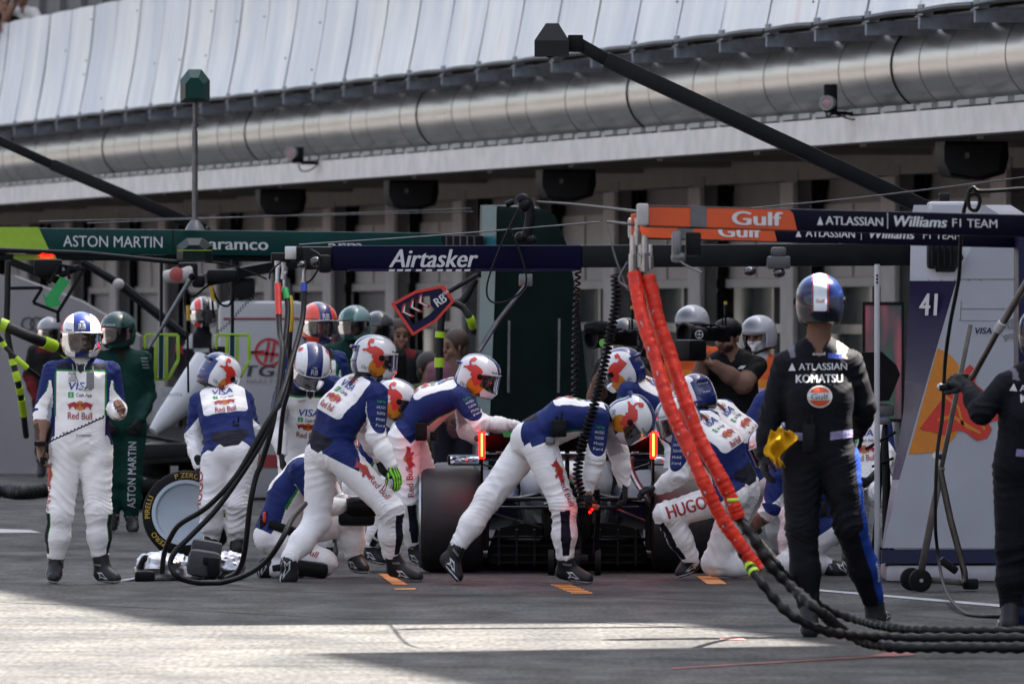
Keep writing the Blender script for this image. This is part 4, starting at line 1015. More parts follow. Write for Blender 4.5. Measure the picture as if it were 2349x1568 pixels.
# looking down
D = person('crew member leaning towards the camera, head bowed to show the blue helmet stripe', 'rb', 71.8,
  dict(pel=(700, 1015, .12), nk=(712, 880, -.14), sR=(652, 896, -.12), sL=(768, 884, -.12), eR=(634, 972, -.12), wR=(646, 1040, -.2), eL=(795, 950, -.08), wL=(800, 1020, -.25), hR=(672, 1026, .12), hL=(732, 1026, .12), kR=(672, 1150, .02), aR=(668, 1262, .1), kL=(742, 1150, .02), aL=(748, 1262, .1)),
  (714, 838, -.24, 6, 44, 8, 'rb'), feet=dict(R=((668, 1290, .2), (662, 1306, -.05)), L=((748, 1290, .2), (756, 1306, -.05))), hands=dict(R=((.05, -.3, -1), (.9, 0, 0), .45, 1), L=((-.1, -.4, -1), (-.9, 0, 0), .5, 1)), face=True)
rb_logos(D, 1, (2, .66, .55, .44, .30), .95, hugo=False); tdec(D, 1, .84, -.06, 'text', 'TUDOR', .012, .05, M['redletter'])
# two at the back, green
person('crew member in teal overalls with a pale green helmet, left of the stop sign', 'am', 87,
  dict(pel=(806, 935, 0), nk=(806, 790, 0), sR=(758, 804, 0), sL=(856, 804, 0), eR=(748, 880, .05), wR=(762, 930, -.1), eL=(866, 880, .05), wL=(850, 930, -.1), kR=(784, 1060, 0), aR=(782, 1150, 0), kL=(830, 1060, 0), aL=(834, 1150, 0)),
  (814, 741, 0, -22, 6, 0, 'am2'), hands=dict(R=((.1, -.3, -1), (1, 0, 0), .4, 1), L=((-.1, -.3, -1), (-1, 0, 0), .4, 1)), feet=dict(R=((782, 1172, .1), (778, 1186, -.13)), L=((834, 1172, .1), (838, 1186, -.13))), face=True)
person('crew member in dark overalls with a black helmet, far back beside the pale green helmet', 'audi', 92,
  dict(pel=(872, 935, 0), nk=(870, 800, 0), sR=(826, 812, 0), sL=(914, 812, 0), eR=(818, 880, .05), wR=(830, 925, -.1), eL=(922, 880, .05), wL=(908, 925, -.1), kR=(850, 1050, 0), aR=(848, 1130, 0), kL=(892, 1050, 0), aL=(896, 1130, 0)),
  (868, 752, 0, 20, 4, 0, 'black'), hands=dict(R=((.1, -.3, -1), (1, 0, 0), .4, 1), L=((-.1, -.3, -1), (-1, 0, 0), .4, 1)), feet=dict(R=((848, 1148, .1), (844, 1162, -.13)), L=((896, 1148, .1), (900, 1162, -.13))), face=True)

# kneeling wheel gunner
D = person('kneeling man in white and blue with black knee pad, aiming a wheel gun', 'rb', 69.0,
  dict(pel=(630, 1222, .05), nk=(712, 1058, .1), sR=(688, 1078, -.12), sL=(735, 1072, .25), eR=(738, 1165, -.15), wR=(800, 1158, -.05), eL=(770, 1150, .25), wL=(818, 1160, .15),
       hR=(622, 1232, -.06), hL=(636, 1226, .14), kR=(742, 1290, -.10), aR=(606, 1306, -.05), kL=(806, 1196, .22), aL=(812, 1282, .2)),
  (770, 1018, .1, 95, 25, 0, 'rb'), feet=dict(R=((588, 1282, -.05), (592, 1326, -.05)), L=((806, 1308, .25), (842, 1316, .1))), hands=dict(R=((1, .1, .1), (0, .6, -.4), .9, 1), L=((1, -.1, 0), (0, -.6, -.4), .9, 1)))
tdec(D, -1, .6, .0, 'text', 'Red Bull', .045, .15, M['redletter']); radio(D, 604, 1205, -.1, (.05, .06, .09), 'black'); radio(D, 607, 1186, -.16, (.022, .03, .07), 'red', False)
mb = MB(); mb.cbox(P(712, 1304, 68.85), (.24, .2, .105), (Vector((.98, 0, -.12)), Vector((0, 1, 0)), Vector((.12, 0, .98))), .04); mb.build('knee_pad', M['black'], D['par'])
mb = MB(); mb.cbox(P(648, 1210, 68.98), (.2, .3, .065), (Vector((.9, 0, -.3)), Vector((0, 1, 0)), Vector((.3, 0, .9))), .02); mb.build('belt', M['black'], D['par'])
limb_text(D, 'hR', 'kR', .62, 'Red Bull', .045, M['redletter'], (.2, -1, .3), width=.2)

# hidden crew member whose bull helmet shows behind the wheel carrier
D = person('mostly hidden croucher, bull-emblem helmet low behind the arm with the green-backed glove', 'rb', 70.6,
  dict(pel=(835, 1105, .1), nk=(885, 985, .05), sR=(868, 1000, -.10), sL=(905, 990, .22), eR=(905, 1075, -.1), wR=(880, 1120, -.15), eL=(930, 1070, .2), wL=(950, 1110, .1), kR=(890, 1180, -.12), aR=(848, 1256, .0), kL=(905, 1170, .3), aL=(880, 1250, .3)),
  (905, 918, .0, 92, 16, 0, 'rb'), feet=dict(R=((838, 1284, .05), (884, 1296, -.08)), L=((872, 1270, .35), (912, 1276, .25))), hands=dict(R=((.6, -.3, -.6), (.5, 0, 0), .5, 1)))

# the wheel carrier crouching, left of the tyre
D = person('crouching crew member with one green-backed glove, seen from behind, left of the rear tyre', 'rb', 68.0,
  dict(pel=(758, 1032, .02), nk=(834, 874, .0), sL=(790, 888, .17), sR=(866, 902, -.15), eR=(862, 1000, -.20), wR=(898, 1066, -.24), eL=(835, 985, .25), wL=(868, 1050, .3),
       hL=(738, 1046, .09), hR=(782, 1046, -.09), kR=(896, 1168, -.20), aR=(897, 1284, -.08), kL=(727, 1196, .10), aL=(655, 1292, -.12)),
  (858, 820, .04, 100, 4, 0, 'rb'), feet=dict(R=((890, 1320, -.02), (972, 1333, -.12)), L=((648, 1306, -.04), (638, 1339, -.12))),
  hands=dict(R=((.45, -.15, -1), (-.75, .55, 0), .25, 2), L=((.4, .1, -1), (.6, .4, 0), .3, 1)), curved=.05)
rb_logos(D, -1, (.965, .875, .765, .65, .52), 1.0); sleeve_text(D, 'R', (.5, -1, .1))
limb_text(D, 'hR', 'kR', .72, 'Red Bull', .045, M['redletter'], (.45, -1, .35), width=.18); limb_text(D, 'hR', 'kR', .38, '', .05, M['redletter'], (.45, -1, .45), bull=True)

# man reaching over the tyre
D = person('crew member bent forward reaching over the left rear tyre to the rear wing', 'rb', 70.5,
  dict(pel=(938, 985, .05), nk=(1048, 886, .0), sR=(1058, 912, -.17), sL=(1058, 890, .2), eR=(1102, 972, -.26), wR=(1184, 976, -.12), eL=(1070, 985, .22), wL=(1112, 1008, .02), hR=(926, 1008, -.07), hL=(938, 1006, .14), kR=(938, 1148, -.12), aR=(950, 1258, -.05), kL=(990, 1140, .15), aL=(1000, 1255, .2)),
  (1096, 862, -.03, 84, 12, 0, 'rb'), feet=dict(R=((944, 1286, .0), (985, 1299, -.12)), L=((996, 1284, .25), (1030, 1290, .12))), hands=dict(R=((1, .3, -.1), (0, -.2, -1), .45, 0), L=((1, -.1, -.2), (0, .2, -1), .5, 0)), face=True, curved=.04)
rb_logos(D, -1, (.95, .86, .75, .64, .50), .95); sleeve_text(D, 'R', (.3, -1, .5)); radio(D, 966, 990, -.2, (.08, .07, .12)); radio(D, 995, 1000, -.15, (.05, .05, .06), 'black', False)
limb_text(D, 'hR', 'kR', .72, 'Red Bull', .045, M['redletter'], (.2, -1, .0), width=.2, flip=True); limb_text(D, 'hR', 'kR', .34, '', .05, M['redletter'], (.2, -1, 0), bull=True, flip=True)

# man behind the car, right of centre
D = person('crew member bent to the left behind the coiled cable, helmet turned away', 'rb', 71.8,
  dict(pel=(1560, 1000, .1), nk=(1462, 880, .05), sL=(1440, 898, -.15), sR=(1470, 888, .2), eL=(1420, 985, -.2), wL=(1400, 1030, -.1), eR=(1450, 980, .25), wR=(1410, 1010, .2), kL=(1545, 1150, -.1), aL=(1560, 1260, 0), kR=(1590, 1150, .2), aR=(1600, 1260, .2)),
  (1428, 846, .0, -118, 14, 14, 'rb'), feet=dict(L=((1566, 1286, .05), (1530, 1296, -.05)), R=((1606, 1286, .25), (1570, 1296, .15))), hands=dict(L=((-.8, .2, -.4), (0, 0, -1), .5, 0)), curved=.06)
rb_logos(D, -1, (.95, .86, .75, .64, .50), .95); sleeve_text(D, 'L', (-.3, -1, .5))

# jack man bent double in the middle
D = person('crew member bent double in a long lunge behind the car, corded control in hand', 'rb', 67.5,
  dict(pel=(1222, 1000, .0), nk=(1382, 942, .0), sR=(1374, 960, -.18), sL=(1378, 948, .2), eR=(1366, 1050, -.20), wR=(1351, 1122, -.18), eL=(1420, 1040, .22), wL=(1432, 1110, .2), hR=(1240, 1028, -.10), hL=(1210, 1024, .10), kR=(1292, 1160, -.16), aR=(1297, 1290, -.08), kL=(1122, 1140, .06), aL=(1042, 1262, .0)),
  (1450, 958, -.02, 78, 62, 0, 'rb'), feet=dict(R=((1276, 1326, -.02), (1362, 1338, -.10)), L=((1003, 1284, .04), (1052, 1338, -.03))), hands=dict(R=((.05, -.1, -1), (.9, 0, 0), .8, 0), L=((.1, -.1, -1), (-.9, 0, 0), .6, 1)), curved=.05, skin=(.24, .13, .09))
rb_logos(D, -1, (.95, .86, .75, .64, .50), .95); sleeve_text(D, 'R', (.2, -1, .1)); radio(D, 1282, 982, -.22, (.1, .06, .11)); radio(D, 1262, 1010, -.2, (.06, .05, .05), 'greymetal', False)
limb_text(D, 'hR', 'kR', .82, 'Red Bull', .042, M['redletter'], (.75, -1, .1), width=.2); limb_text(D, 'hR', 'kR', .46, '', .05, M['redletter'], (.75, -1, .1), bull=True)
mb = MB(); mb.cbox(P(1350, 1150, 67.18), (.05, .06, .09), None, .015); mb.tube([P(1350, 1150, 67.15), P(1372, 1152, 67.1)], .012, 8); mb.build('hand_control', M['black'], D['par'])
mb = MB(); mb.ball(P(1353, 1174, 67.15), .008, 8); mb.ball(P(1358, 1168, 67.15), .006, 8); mb.build('indicator_light', M['led'], D['par'])

# crouching man with HUGO on the thigh
D = person('crouching man facing left with big dark red letters along his raised thigh', 'rb', 68.6,
  dict(pel=(1690, 1112, .05), nk=(1592, 962, .05), sL=(1566, 990, -.12), sR=(1630, 962, .2), eL=(1556, 1090, -.2), wL=(1512, 1120, -.1), eR=(1620, 1060, .3), wR=(1560, 1090, .3), hL=(1676, 1138, -.06), hR=(1702, 1132, .12), kL=(1530, 1180, -.18), aL=(1590, 1288, -.08), kR=(1640, 1290, .15), aR=(1730, 1300, .2)),
  (1556, 958, .0, -78, 18, 0, 'rb'), feet=dict(L=((1606, 1306, -.0), (1552, 1327, -.10)), R=((1756, 1290, .25), (1740, 1318, .2))), hands=dict(L=((-1, .2, -.1), (0, -.3, -1), .6, 1), R=((-1, .0, -.2), (0, -.3, -1), .6, 1)), face=True, curved=.05)
rb_logos(D, -1, (.95, .86, .74, .62, .48), .95); sleeve_text(D, 'L', (-.4, -1, .3))
limb_text(D, 'hL', 'kL', .74, 'HUGO', .085, M['redletter'], (-.2, -1, .1), width=.27, flip=True)
D = person('crew member just behind the lettered-thigh man, rear of helmet and upper back showing', 'rb', 70.6,
  dict(pel=(1735, 1085, .1), nk=(1630, 938, .05), sL=(1606, 960, -.12), sR=(1662, 938, .2), eL=(1596, 1050, -.2), wL=(1560, 1090, -.1), eR=(1650, 1030, .3), wR=(1600, 1070, .3), kL=(1600, 1180, -.1), aL=(1630, 1270, 0), kR=(1680, 1250, .25), aR=(1750, 1270, .3)),
  (1594, 908, .02, -150, 20, 8, 'rb'), feet=dict(L=((1646, 1292, .0), (1606, 1300, -.1))), curved=.05)
rb_logos(D, -1, (.95, .86, .74, .62, .48), .95)
D = person('crew member in white and blue leaning left, half hidden behind the man in black overalls', 'rb', 71.6,
  dict(pel=(1740, 1050, .0), nk=(1800, 905, .1), sL=(1752, 925, .0), sR=(1842, 915, .2), eL=(1706, 1000, -.05), wL=(1722, 1075, -.15), eR=(1850, 1000, .2), wR=(1830, 1060, .1), kL=(1705, 1165, -.1), aL=(1725, 1262, .05), kR=(1780, 1170, .1), aR=(1790, 1262, .2)),
  (1836, 862, .1, 130, 25, 0, 'rb'), feet=dict(L=((1730, 1290, .05), (1698, 1300, -.1))), hands=dict(L=((.2, -.2, -1), (.9, 0, 0), .4, 1)), curved=.06)
D = person('kneeling crew member seen between the legs of the standing man in black overalls', 'rb', 69.6,
  dict(pel=(1900, 1190, .05), nk=(1818, 1060, .0), sL=(1785, 1080, -.12), sR=(1845, 1055, .2), eL=(1768, 1165, -.2), wL=(1722, 1216, -.12), eR=(1850, 1130, .3), wR=(1800, 1180, .3), hL=(1890, 1220, -.06), hR=(1912, 1210, .12), kL=(1808, 1292, -.15), aL=(1908, 1296, -.05), kR=(1822, 1190, .3), aR=(1805, 1280, .3)),
  (1770, 1020, .05, -95, 25, 0, 'rb'), feet=dict(L=((1936, 1286, -.05), (1946, 1312, -.05)), R=((1815, 1300, .35), (1780, 1310, .25))), hands=dict(L=((-1, .1, .0), (0, 0, -1), .6, 1)), bare=('L',), curved=.05, skin=(.2, .11, .08))
radio(D, 1889, 1168, -.25, (.045, .04, .1)); 
D = person('crouching crew member facing the camera behind the white pole, white and blue chest', 'rb', 72.5,
  dict(pel=(1985, 1105, .0), nk=(1975, 955, .1), sR=(1925, 975, .1), sL=(2024, 975, .1), eR=(1915, 1050, .0), wR=(1940, 1090, -.2), eL=(2036, 1050, .0), wL=(2010, 1085, -.25), kR=(1950, 1130, -.35), aR=(1950, 1255, -.1), kL=(2022, 1130, -.35), aL=(2020, 1255, -.1)),
  (1970, 905, .05, -30, 30, 0, 'rb'), feet=dict(R=((1950, 1282, .0), (1944, 1296, -.2)), L=((2020, 1282, .0), (2024, 1296, -.2))), hands=dict(R=((.5, -.5, -.5), (1, 0, 0), .5, 1), L=((-.5, -.5, -.5), (-1, 0, 0), .5, 1)), face=True)
rb_logos(D, 1, (2, .70, .585, .445, .315), .95, hugo=False)

# black overalls, back to the camera
D = person('tall man in black overalls seen from behind, white-striped navy helmet, yellow cloth at hip', 'wi', 56.6,
  dict(pel=(1880, 1030, .0), nk=(1877, 792, .02), sL=(1800, 836, .0), sR=(1952, 832, .0), eL=(1768, 955, .02), wL=(1752, 1040, -.02), eR=(1982, 930, .05), wR=(1972, 985, .22), hL=(1842, 1056, 0), hR=(1922, 1056, 0), kL=(1840, 1210, .0), aL=(1856, 1408, .02), kR=(1950, 1205, .0), aR=(2010, 1396, .25)),
  (1880, 690, .0, 180, 0, 0, 'wi'), feet=dict(L=((1862, 1468, -.08), (1856, 1450, .2)), R=((2004, 1438, .2), (2034, 1426, .46))), hands=dict(L=((.05, -.1, -1), (.9, .2, 0), .35, 1), R=((-.4, .9, -.2), (-.6, 0, -.6), .5, 1)), thick=1.06, face=False)
tdec(D, -1, .93, -.02, 'text', 'ROLL 27', .022, .1, M['letter']) if 0 else None
tdec(D, -1, .79, .02, 'text', 'ATLASSIAN', .036, .26, M['letter'], bold=.02); tdec(D, -1, .79, -.145, 'poly', [(-.02, -.02), (.018, -.02), (0, .022)], m=M['letter'])
tdec(D, -1, .675, .0, 'text', 'KOMATSU', .044, .25, M['letter'], bold=.05)
tdec(D, -1, .50, .0, 'poly', circ(0, 0, .068, .06, 28), m=M['letter']); tdec(D, -1, .50, .0, 'poly', circ(0, 0, .060, .052, 28), m=M['orange'], off=.005); tdec(D, -1, .50, 0, 'poly', [(-.062, -.02), (.062, -.02), (.062, .02), (-.062, .02)], m=M['letter'], off=.007); tdec(D, -1, .50, 0, 'text', 'Gulf', .032, .095, M['grayletter'], off=.0095, bold=.03)
mLil = mat('lilac_webbing', (.3, .28, .5), .6, var=.2, scale=40)
tdec(D, -1, .125, -.115, 'poly', [(-.045, -.02), (.045, -.026), (.045, .016), (-.045, .022)], m=mLil); tdec(D, -1, .135, .125, 'poly', [(-.07, -.03), (.07, -.012), (.07, .03), (-.07, .014)], m=mLil); tdec(D, -1, .895, .085, 'poly', [(-.035, -.014), (.04, -.02), (.04, .01), (-.035, .014)], m=M['blueletter'])
tdec(D, -1, .915, -.0, 'text', 'duracell', .016, .07, M['letter'])
radio(D, 1856, 1004, -.17, (.07, .04, .15)); limb_text(D, 'kR', 'aR', .55, 'Williams', .03, M['letter'], (1, -.6, 0), width=.12)
mb = MB(); rr = random.Random(3)
nx, ny = 14, 18; vs = []
for j in range(ny):
    for i in range(nx):
        u, w_ = i/(nx-1), j/(ny-1); wdt = .115*(.35+1.1*math.sin(math.pi*min(1, w_*1.15+.1))**.7) if w_ < .9 else .06
        x = 1790+(u-.5)*wdt*424+8*math.sin(w_*7)-6*w_; y = 985+w_*84+6*math.sin(u*9+w_*4)
        vs.append(P(x, y, 56.42+.03*math.sin(u*11+w_*3)+.02*math.sin(w_*13)))
mb.add(vs, [(j*nx+i, j*nx+i+1, (j+1)*nx+i+1, (j+1)*nx+i) for j in range(ny-1) for i in range(nx-1)])
o = mb.build('cloth', mat('yellow_cloth', (.85, .46, .02), .95, var=.1, spec=.05), None, 180, loc=P(1790, 1010, 56.45), label='crumpled yellow cloth tucked at the hip of the man in black overalls', cat='cloth')
o.modifiers.new('thick', 'SOLIDIFY').thickness = .006
D = person('crew member in black overalls cut off by the right edge, gripping a handle', 'wi', 57.2,
  dict(pel=(2352, 1070, .0), nk=(2372, 850, .02), sL=(2306, 884, -.05), sR=(2448, 884, .1), eL=(2252, 945, -.1), wL=(2222, 890, .1), eR=(2470, 980, .1), wR=(2440, 1040, .0), hL=(2326, 1094, 0), hR=(2400, 1094, 0), kL=(2322, 1250, .0), aL=(2318, 1405, .02), kR=(2410, 1250, .0), aR=(2420, 1400, .1)),
  (2392, 762, .0, 165, 0, 0, 'wi'), feet=dict(L=((2318, 1458, -.08), (2300, 1442, .2)), R=((2420, 1455, .0), (2430, 1440, .2))), hands=dict(L=((-.7, .3, .45), (.2, .6, -.6), .75, 1), R=((0, -.1, -1), (-.9, 0, 0), .4, 1)), thick=1.06)
tdec(D, -1, .80, .0, 'text', 'ATLASSIAN', .036, .26, M['letter'], bold=.02); tdec(D, -1, .80, -.16, 'poly', [(-.02, -.02), (.018, -.02), (0, .022)], m=M['letter']); tdec(D, -1, .69, .0, 'text', 'KOMATSU', .044, .25, M['letter'], bold=.05)
tdec(D, -1, .50, .0, 'poly', circ(0, 0, .068, .06, 28), m=M['letter']); tdec(D, -1, .50, .0, 'poly', circ(0, 0, .060, .052, 28), m=M['orange'], off=.005); tdec(D, -1, .50, 0, 'poly', [(-.062, -.02), (.062, -.02), (.062, .02), (-.062, .02)], m=M['letter'], off=.007); tdec(D, -1, .50, 0, 'text', 'Gulf', .032, .095, M['grayletter'], off=.0095, bold=.03)
tdec(D, -1, .13, -.06, 'poly', [(-.06, -.02), (.06, -.02), (.06, .02), (-.06, .02)], m=mLil)

# camera operator, marshals and bystanders behind the car
D = person('camera operator in black t-shirt and cap, bare forearm across his chest', 'tee', 77,
  dict(pel=(1680, 1000, .0), nk=(1678, 812, .0), sR=(1618, 838, .0), sL=(1738, 838, .0), eR=(1596, 905, -.15), wR=(1612, 822, -.25), eL=(1706, 882, -.16), wL=(1640, 838, -.24), kR=(1656, 1140, 0), aR=(1652, 1240, 0), kL=(1706, 1140, 0), aL=(1710, 1240, 0)),
  (1668, 768, -.04, -30, 4, 0, 'none'), hands=dict(R=((-.2, -.3, 1), (.5, -.6, 0), .5, 0), L=((-.8, -.3, .4), (.2, -.3, .8), .6, 0)), face='beard', skin=(.24, .135, .1), group='bystanders behind the car', thick=1.08, feet=dict(R=((1652, 1266, .1), (1646, 1278, -.13)), L=((1710, 1266, .1), (1716, 1278, -.13))))
c, rg, f, u, _ = D['H']; mb = MB(); mb.ball(c+u*.04-f*.01, .108, 20, (1, 1, .8)); mb.build('cap', M['black'], D['par'])
mb = MB(); mb.prism([(-.07, 0), (.07, 0), (.06, .06), (.03, .09), (-.03, .09), (-.06, .06)], c+u*.062+f*.09, rg, f-u*.15, .008); mb.build('cap_peak', M['blackmetal'], D['par'])
tdec(D, 1, .84, .07, 'poly', [(-.03, -.012), (.01, -.012), (.035, .012), (-.005, .012)], m=M['letter'])
MARS = dict(pel=(1752, 960, 0), nk=(1748, 822, 0), sR=(1700, 836, 0), sL=(1798, 836, 0), eR=(1690, 905, .05), wR=(1706, 960, -.1), eL=(1806, 905, .05), wL=(1790, 960, -.1), kR=(1730, 1080, 0), aR=(1728, 1180, 0), kL=(1776, 1080, 0), aL=(1778, 1180, 0))
D = person('marshal in white open-face helmet and white balaclava, orange tabard lettered BCN, behind the camera operator', 'marshal', 82, MARS, (1741, 766, -.02, -38, 4, 0, 'marshal'), face='balaclava', group='bystanders behind the car', hands=dict(R=((.1, -.3, -1), (1, 0, 0), .4, 0)), feet=dict(R=((1728, 1204, .1), (1724, 1218, -.13)), L=((1778, 1204, .1), (1782, 1218, -.13))))
tdec(D, 1, .30, -.02, 'text', 'F1-BCN', .03, .16, M['blackletter']); tdec(D, 1, .14, -.02, 'text', 'MARSHAL', .03, .18, M['blackletter'])
D = person('marshal whose white helmet crown shows above the broadcast camera', 'marshal', 83, {k: (p[0]-155, p[1]-22, *p[2:]) for k, p in MARS.items()}, (1588, 742, -.02, -30, 4, 0, 'marshal'), face='balaclava', group='bystanders behind the car', hands=dict(R=((.1, -.3, -1), (1, 0, 0), .4, 0)), feet=dict(R=((1573, 1184, .1), (1569, 1198, -.13)), L=((1623, 1184, .1), (1627, 1198, -.13))))
D = person('second camera operator in dark clothing behind the coiled cable, only dark shape and lens showing', 'tee', 79,
  dict(pel=(1432, 990, .0), nk=(1432, 820, .0), sR=(1382, 842, .0), sL=(1484, 842, .0), eR=(1366, 910, -.1), wR=(1388, 840, -.3), eL=(1496, 905, -.1), wL=(1460, 830, -.3), kR=(1408, 1120, 0), aR=(1404, 1220, 0), kL=(1456, 1120, 0), aL=(1460, 1220, 0)),
  (1436, 774, .0, -25, 4, 0, 'black'), hands=dict(R=((.2, -.3, 1), (1, 0, 0), .6, 1), L=((-.2, -.3, 1), (-1, 0, 0), .6, 1)), face=True, group='bystanders behind the car', feet=dict(R=((1404, 1244, .1), (1400, 1256, -.13)), L=((1460, 1244, .1), (1464, 1256, -.13))))
def bystander(label, style, Y, x, y, hair, skin=SKIN, yaw=0, k=1.):
    s_ = 24000/Y; J = dict(pel=(x, y+s_*.66, 0), nk=(x, y+s_*.17, 0), sR=(x-s_*.17, y+s_*.22, 0), sL=(x+s_*.17, y+s_*.22, 0), eR=(x-s_*.2, y+s_*.5, .05), wR=(x-s_*.12, y+s_*.6, -.2), eL=(x+s_*.2, y+s_*.5, .05), wL=(x+s_*.12, y+s_*.6, -.2), kR=(x-s_*.09, y+s_*1.1, 0), aR=(x-s_*.09, y+s_*1.48, 0), kL=(x+s_*.09, y+s_*1.1, 0), aL=(x+s_*.09, y+s_*1.48, 0))
    D = person(label, style, Y, J, (x, y, 0, yaw, 3, 0, 'none'), hands=dict(R=((.5, -.5, -.3), (1, 0, 0), .5, 0), L=((-.5, -.5, -.3), (-1, 0, 0), .5, 0)), face=True, group='bystanders behind the car', skin=skin, feet=dict(R=((x-s_*.09, y+s_*1.56, .1), (x-s_*.1, y+s_*1.62, -.14)), L=((x+s_*.09, y+s_*1.56, .1), (x+s_*.1, y+s_*1.62, -.14))))
    c, rg, f, u, _ = D['H']; mb = MB(); mb.ball(c+u*.035-f*.025, .108, 18, (1, 1.02, 1), (rg, f, u)); mb.ball(c-u*.05-f*.06, .085, 14, (1.1, .6, 1.2), (rg, f, u)); mb.build('hair', mat('hair', hair, .6, var=.4, scale=60, bump=.5, bscale=150), D['par']); return D
bystander('bystander with brown hair and a pink top beside the dark green tower', 'pink', 90, 1042, 790, (.07, .035, .02), yaw=-60)
bystander('bystander in an olive top, far back below the stop sign', 'olive', 93, 985, 842, (.02, .015, .012), yaw=30)
bystander('bystander with dark hair behind the stop sign, beside the grey pillar', 'audi', 96, 918, 765, (.05, .02, .012), yaw=10)
# ------------------------------------------------------------------ gantries
def hanging_hose(name, pts, r, label, cat='hose', m='hose', group=None, wrap=0., bands=(), sub=8, extra=None):
    """pts: (px, py, Y); bands: (fraction0, fraction1, material) coloured sleeves; wrap: spiral binding"""
    path = smooth_path([P(*p) for p in pts], sub)
    for q in path: q.z = max(q.z, r)
    t = thing(name, (path[0].x, path[0].y, 0), label, cat, group)
    if wrap:
        d = [0.]
        for a, b in zip(path, path[1:]): d.append(d[-1]+(b-a).length)
        fine = []; n = int(d[-1]/.011); j = 0
        for k in range(n+1):
            s = d[-1]*k/n
            while j < len(d)-2 and d[j+1] < s: j += 1
            fine.append(path[j].lerp(path[j+1], (s-d[j])/max(1e-6, d[j+1]-d[j])))
        rs = [r*(1+wrap*math.sin(k*.9+.6*math.sin(k*.13)))+r*.08*math.sin(k*.21) for k in range(len(fine))]; path = fine
        MB().tube(path, rs, 12).build('hose', M[m] if isinstance(m, str) else m, t, 80)
    else: MB().tube(path, r, 10).build('hose', M[m] if isinstance(m, str) else m, t, 80)
    N = len(path)
    for a, b, bm_ in bands:
        seg = path[int(a*(N-1)):max(int(a*(N-1))+2, int(b*(N-1))+1)]; MB().tube(seg, r*1.22, 12).build('band', M[bm_], t, 80)
    return t
def gbeam(par, x0, y0t, y0b, Y0, x1, y1t, y1b, Y1, depth, m, name='beam', ch=.012):
    """beam whose front face runs between two pixel columns"""
    a, b = P(x0, (y0t+y0b)/2, Y0), P(x1, (y1t+y1b)/2, Y1); h = ((y0b-y0t)*Y0+(y1b-y1t)*Y1)/2/FPX
    d = (b-a).normalized(); fr = Vector((d.y, -d.x, 0)).normalized(); mb = MB(); mb.cbox((a+b)/2-fr*depth/2, ((b-a).length, depth, h), (d, -fr, d.cross(-fr)), ch)
    o = mb.build(name, m, par); return dict(o=o, a=a, b=b, d=d, fr=fr, h=h, x0=x0, x1=x1)
def gtext(B_, par, x, y, s, h, m, width=None, off=.003, **kw):
    t = (x-B_['x0'])/(B_['x1']-B_['x0']); c = B_['a'].lerp(B_['b'], t); Yc = c.y; c = Vector((c.x, c.y, HC-(y-HY)/FPX*Yc))
    up = B_['fr'].cross(B_['d'])*1.; up = Vector((0, 0, 1)); return put_text(par, 'lettering', s, c+B_['fr']*off, B_['d'], up, h*Yc/FPX, m, width*Yc/FPX if width else None, off=0.001, **kw)
def gpanel(B_, par, pts, m, name='panel', off=.003, th=.004):
    vs = []
    for x, y in pts:
        t = (x-B_['x0'])/(B_['x1']-B_['x0']); c = B_['a'].lerp(B_['b'], t); vs.append(Vector((c.x, c.y, HC-(y-HY)/FPX*c.y))+B_['fr']*off)
    mb = MB(); n = len(vs); mb.add(vs+[v-B_['fr']*th for v in vs], [tuple(range(n)), tuple(range(2*n-1, n-1, -1))]+[(i, i+n, (i+1) % n+n, (i+1) % n) for i in range(n)]); return mb.build(name, m, par, 0)

# navy gantry of the crew at work: beam, white tower, camera boom
g = thing('pit_gantry', P(2240, 1331, 68.3), 'navy and black overhead pit gantry with white tower carrying the number 41', 'gantry')
g.location.z = 0
b1 = gbeam(g, 762, 563, 621, 68.0, 1335, 562, 620, 68.25, .2, mat('navy_beam', (.004, .0035, .032), .5, var=.2, scale=3, spec=.08))
b2 = gbeam(g, 1335, 561, 615, 68.25, 2205, 558, 607, 68.6, .17, M['blackmetal'])
gtext(b1, g, 994, 592, 'Airtasker', 41, M['letter'], 205, shear=.28, bold=.04)
lo = gbeam(g, 800, 617, 622.5, 67.97, 1320, 616, 621.5, 68.2, .05, M['navy'], 'lower_rail', .004)
gtext(lo, g, 980, 634, 'Airtasker', 38, M['letter'], 196, shear=.28, bold=.035, crop=(-.02, .30)) if 0 else None
for i, x in enumerate((893, 912, 930, 955, 978, 1003, 1024, 1046, 1066)): gpanel(lo, g, [(x, 617.5), (x+13, 617.5), (x+11, 622), (x-2, 622)], M['letter'], 'lettering')
mb = MB(); mb.cbox(P(728, 592, 68.1), (.2, .2, .15), None, .02); mb.cbox(P(690, 583, 68.1), (.14, .12, .1), None, .01); mb.cbox(P(645, 592, 68.1), (.13, .12, .07), None, .01); mb.prism([(-.05, .06), (.05, .06), (.02, -.08), (-.03, -.08)], P(640, 600, 68.1), (1, 0, 0), (0, 0, 1), .08); mb.cbox(P(745, 605, 67.95), (.09, .1, .12), None, .03); mb.build('end_bracket', M['blackmetal'], g)
mb = MB(); mb.cbox(P(667, 580, 67.95), (.075, .06, .085), None, .008); mb.build('valve_block', M['steel'], g)
for x, y, r in ((692, 607, .03), (725, 600, .045)):
    mb = MB(); mb.ball(P(x, y, 67.95), r, 16, (1, 1, .8)); mb.build('camera_dome', mat('dome_black', (.02, .02, .022), .08, var=0, coat=1), g)
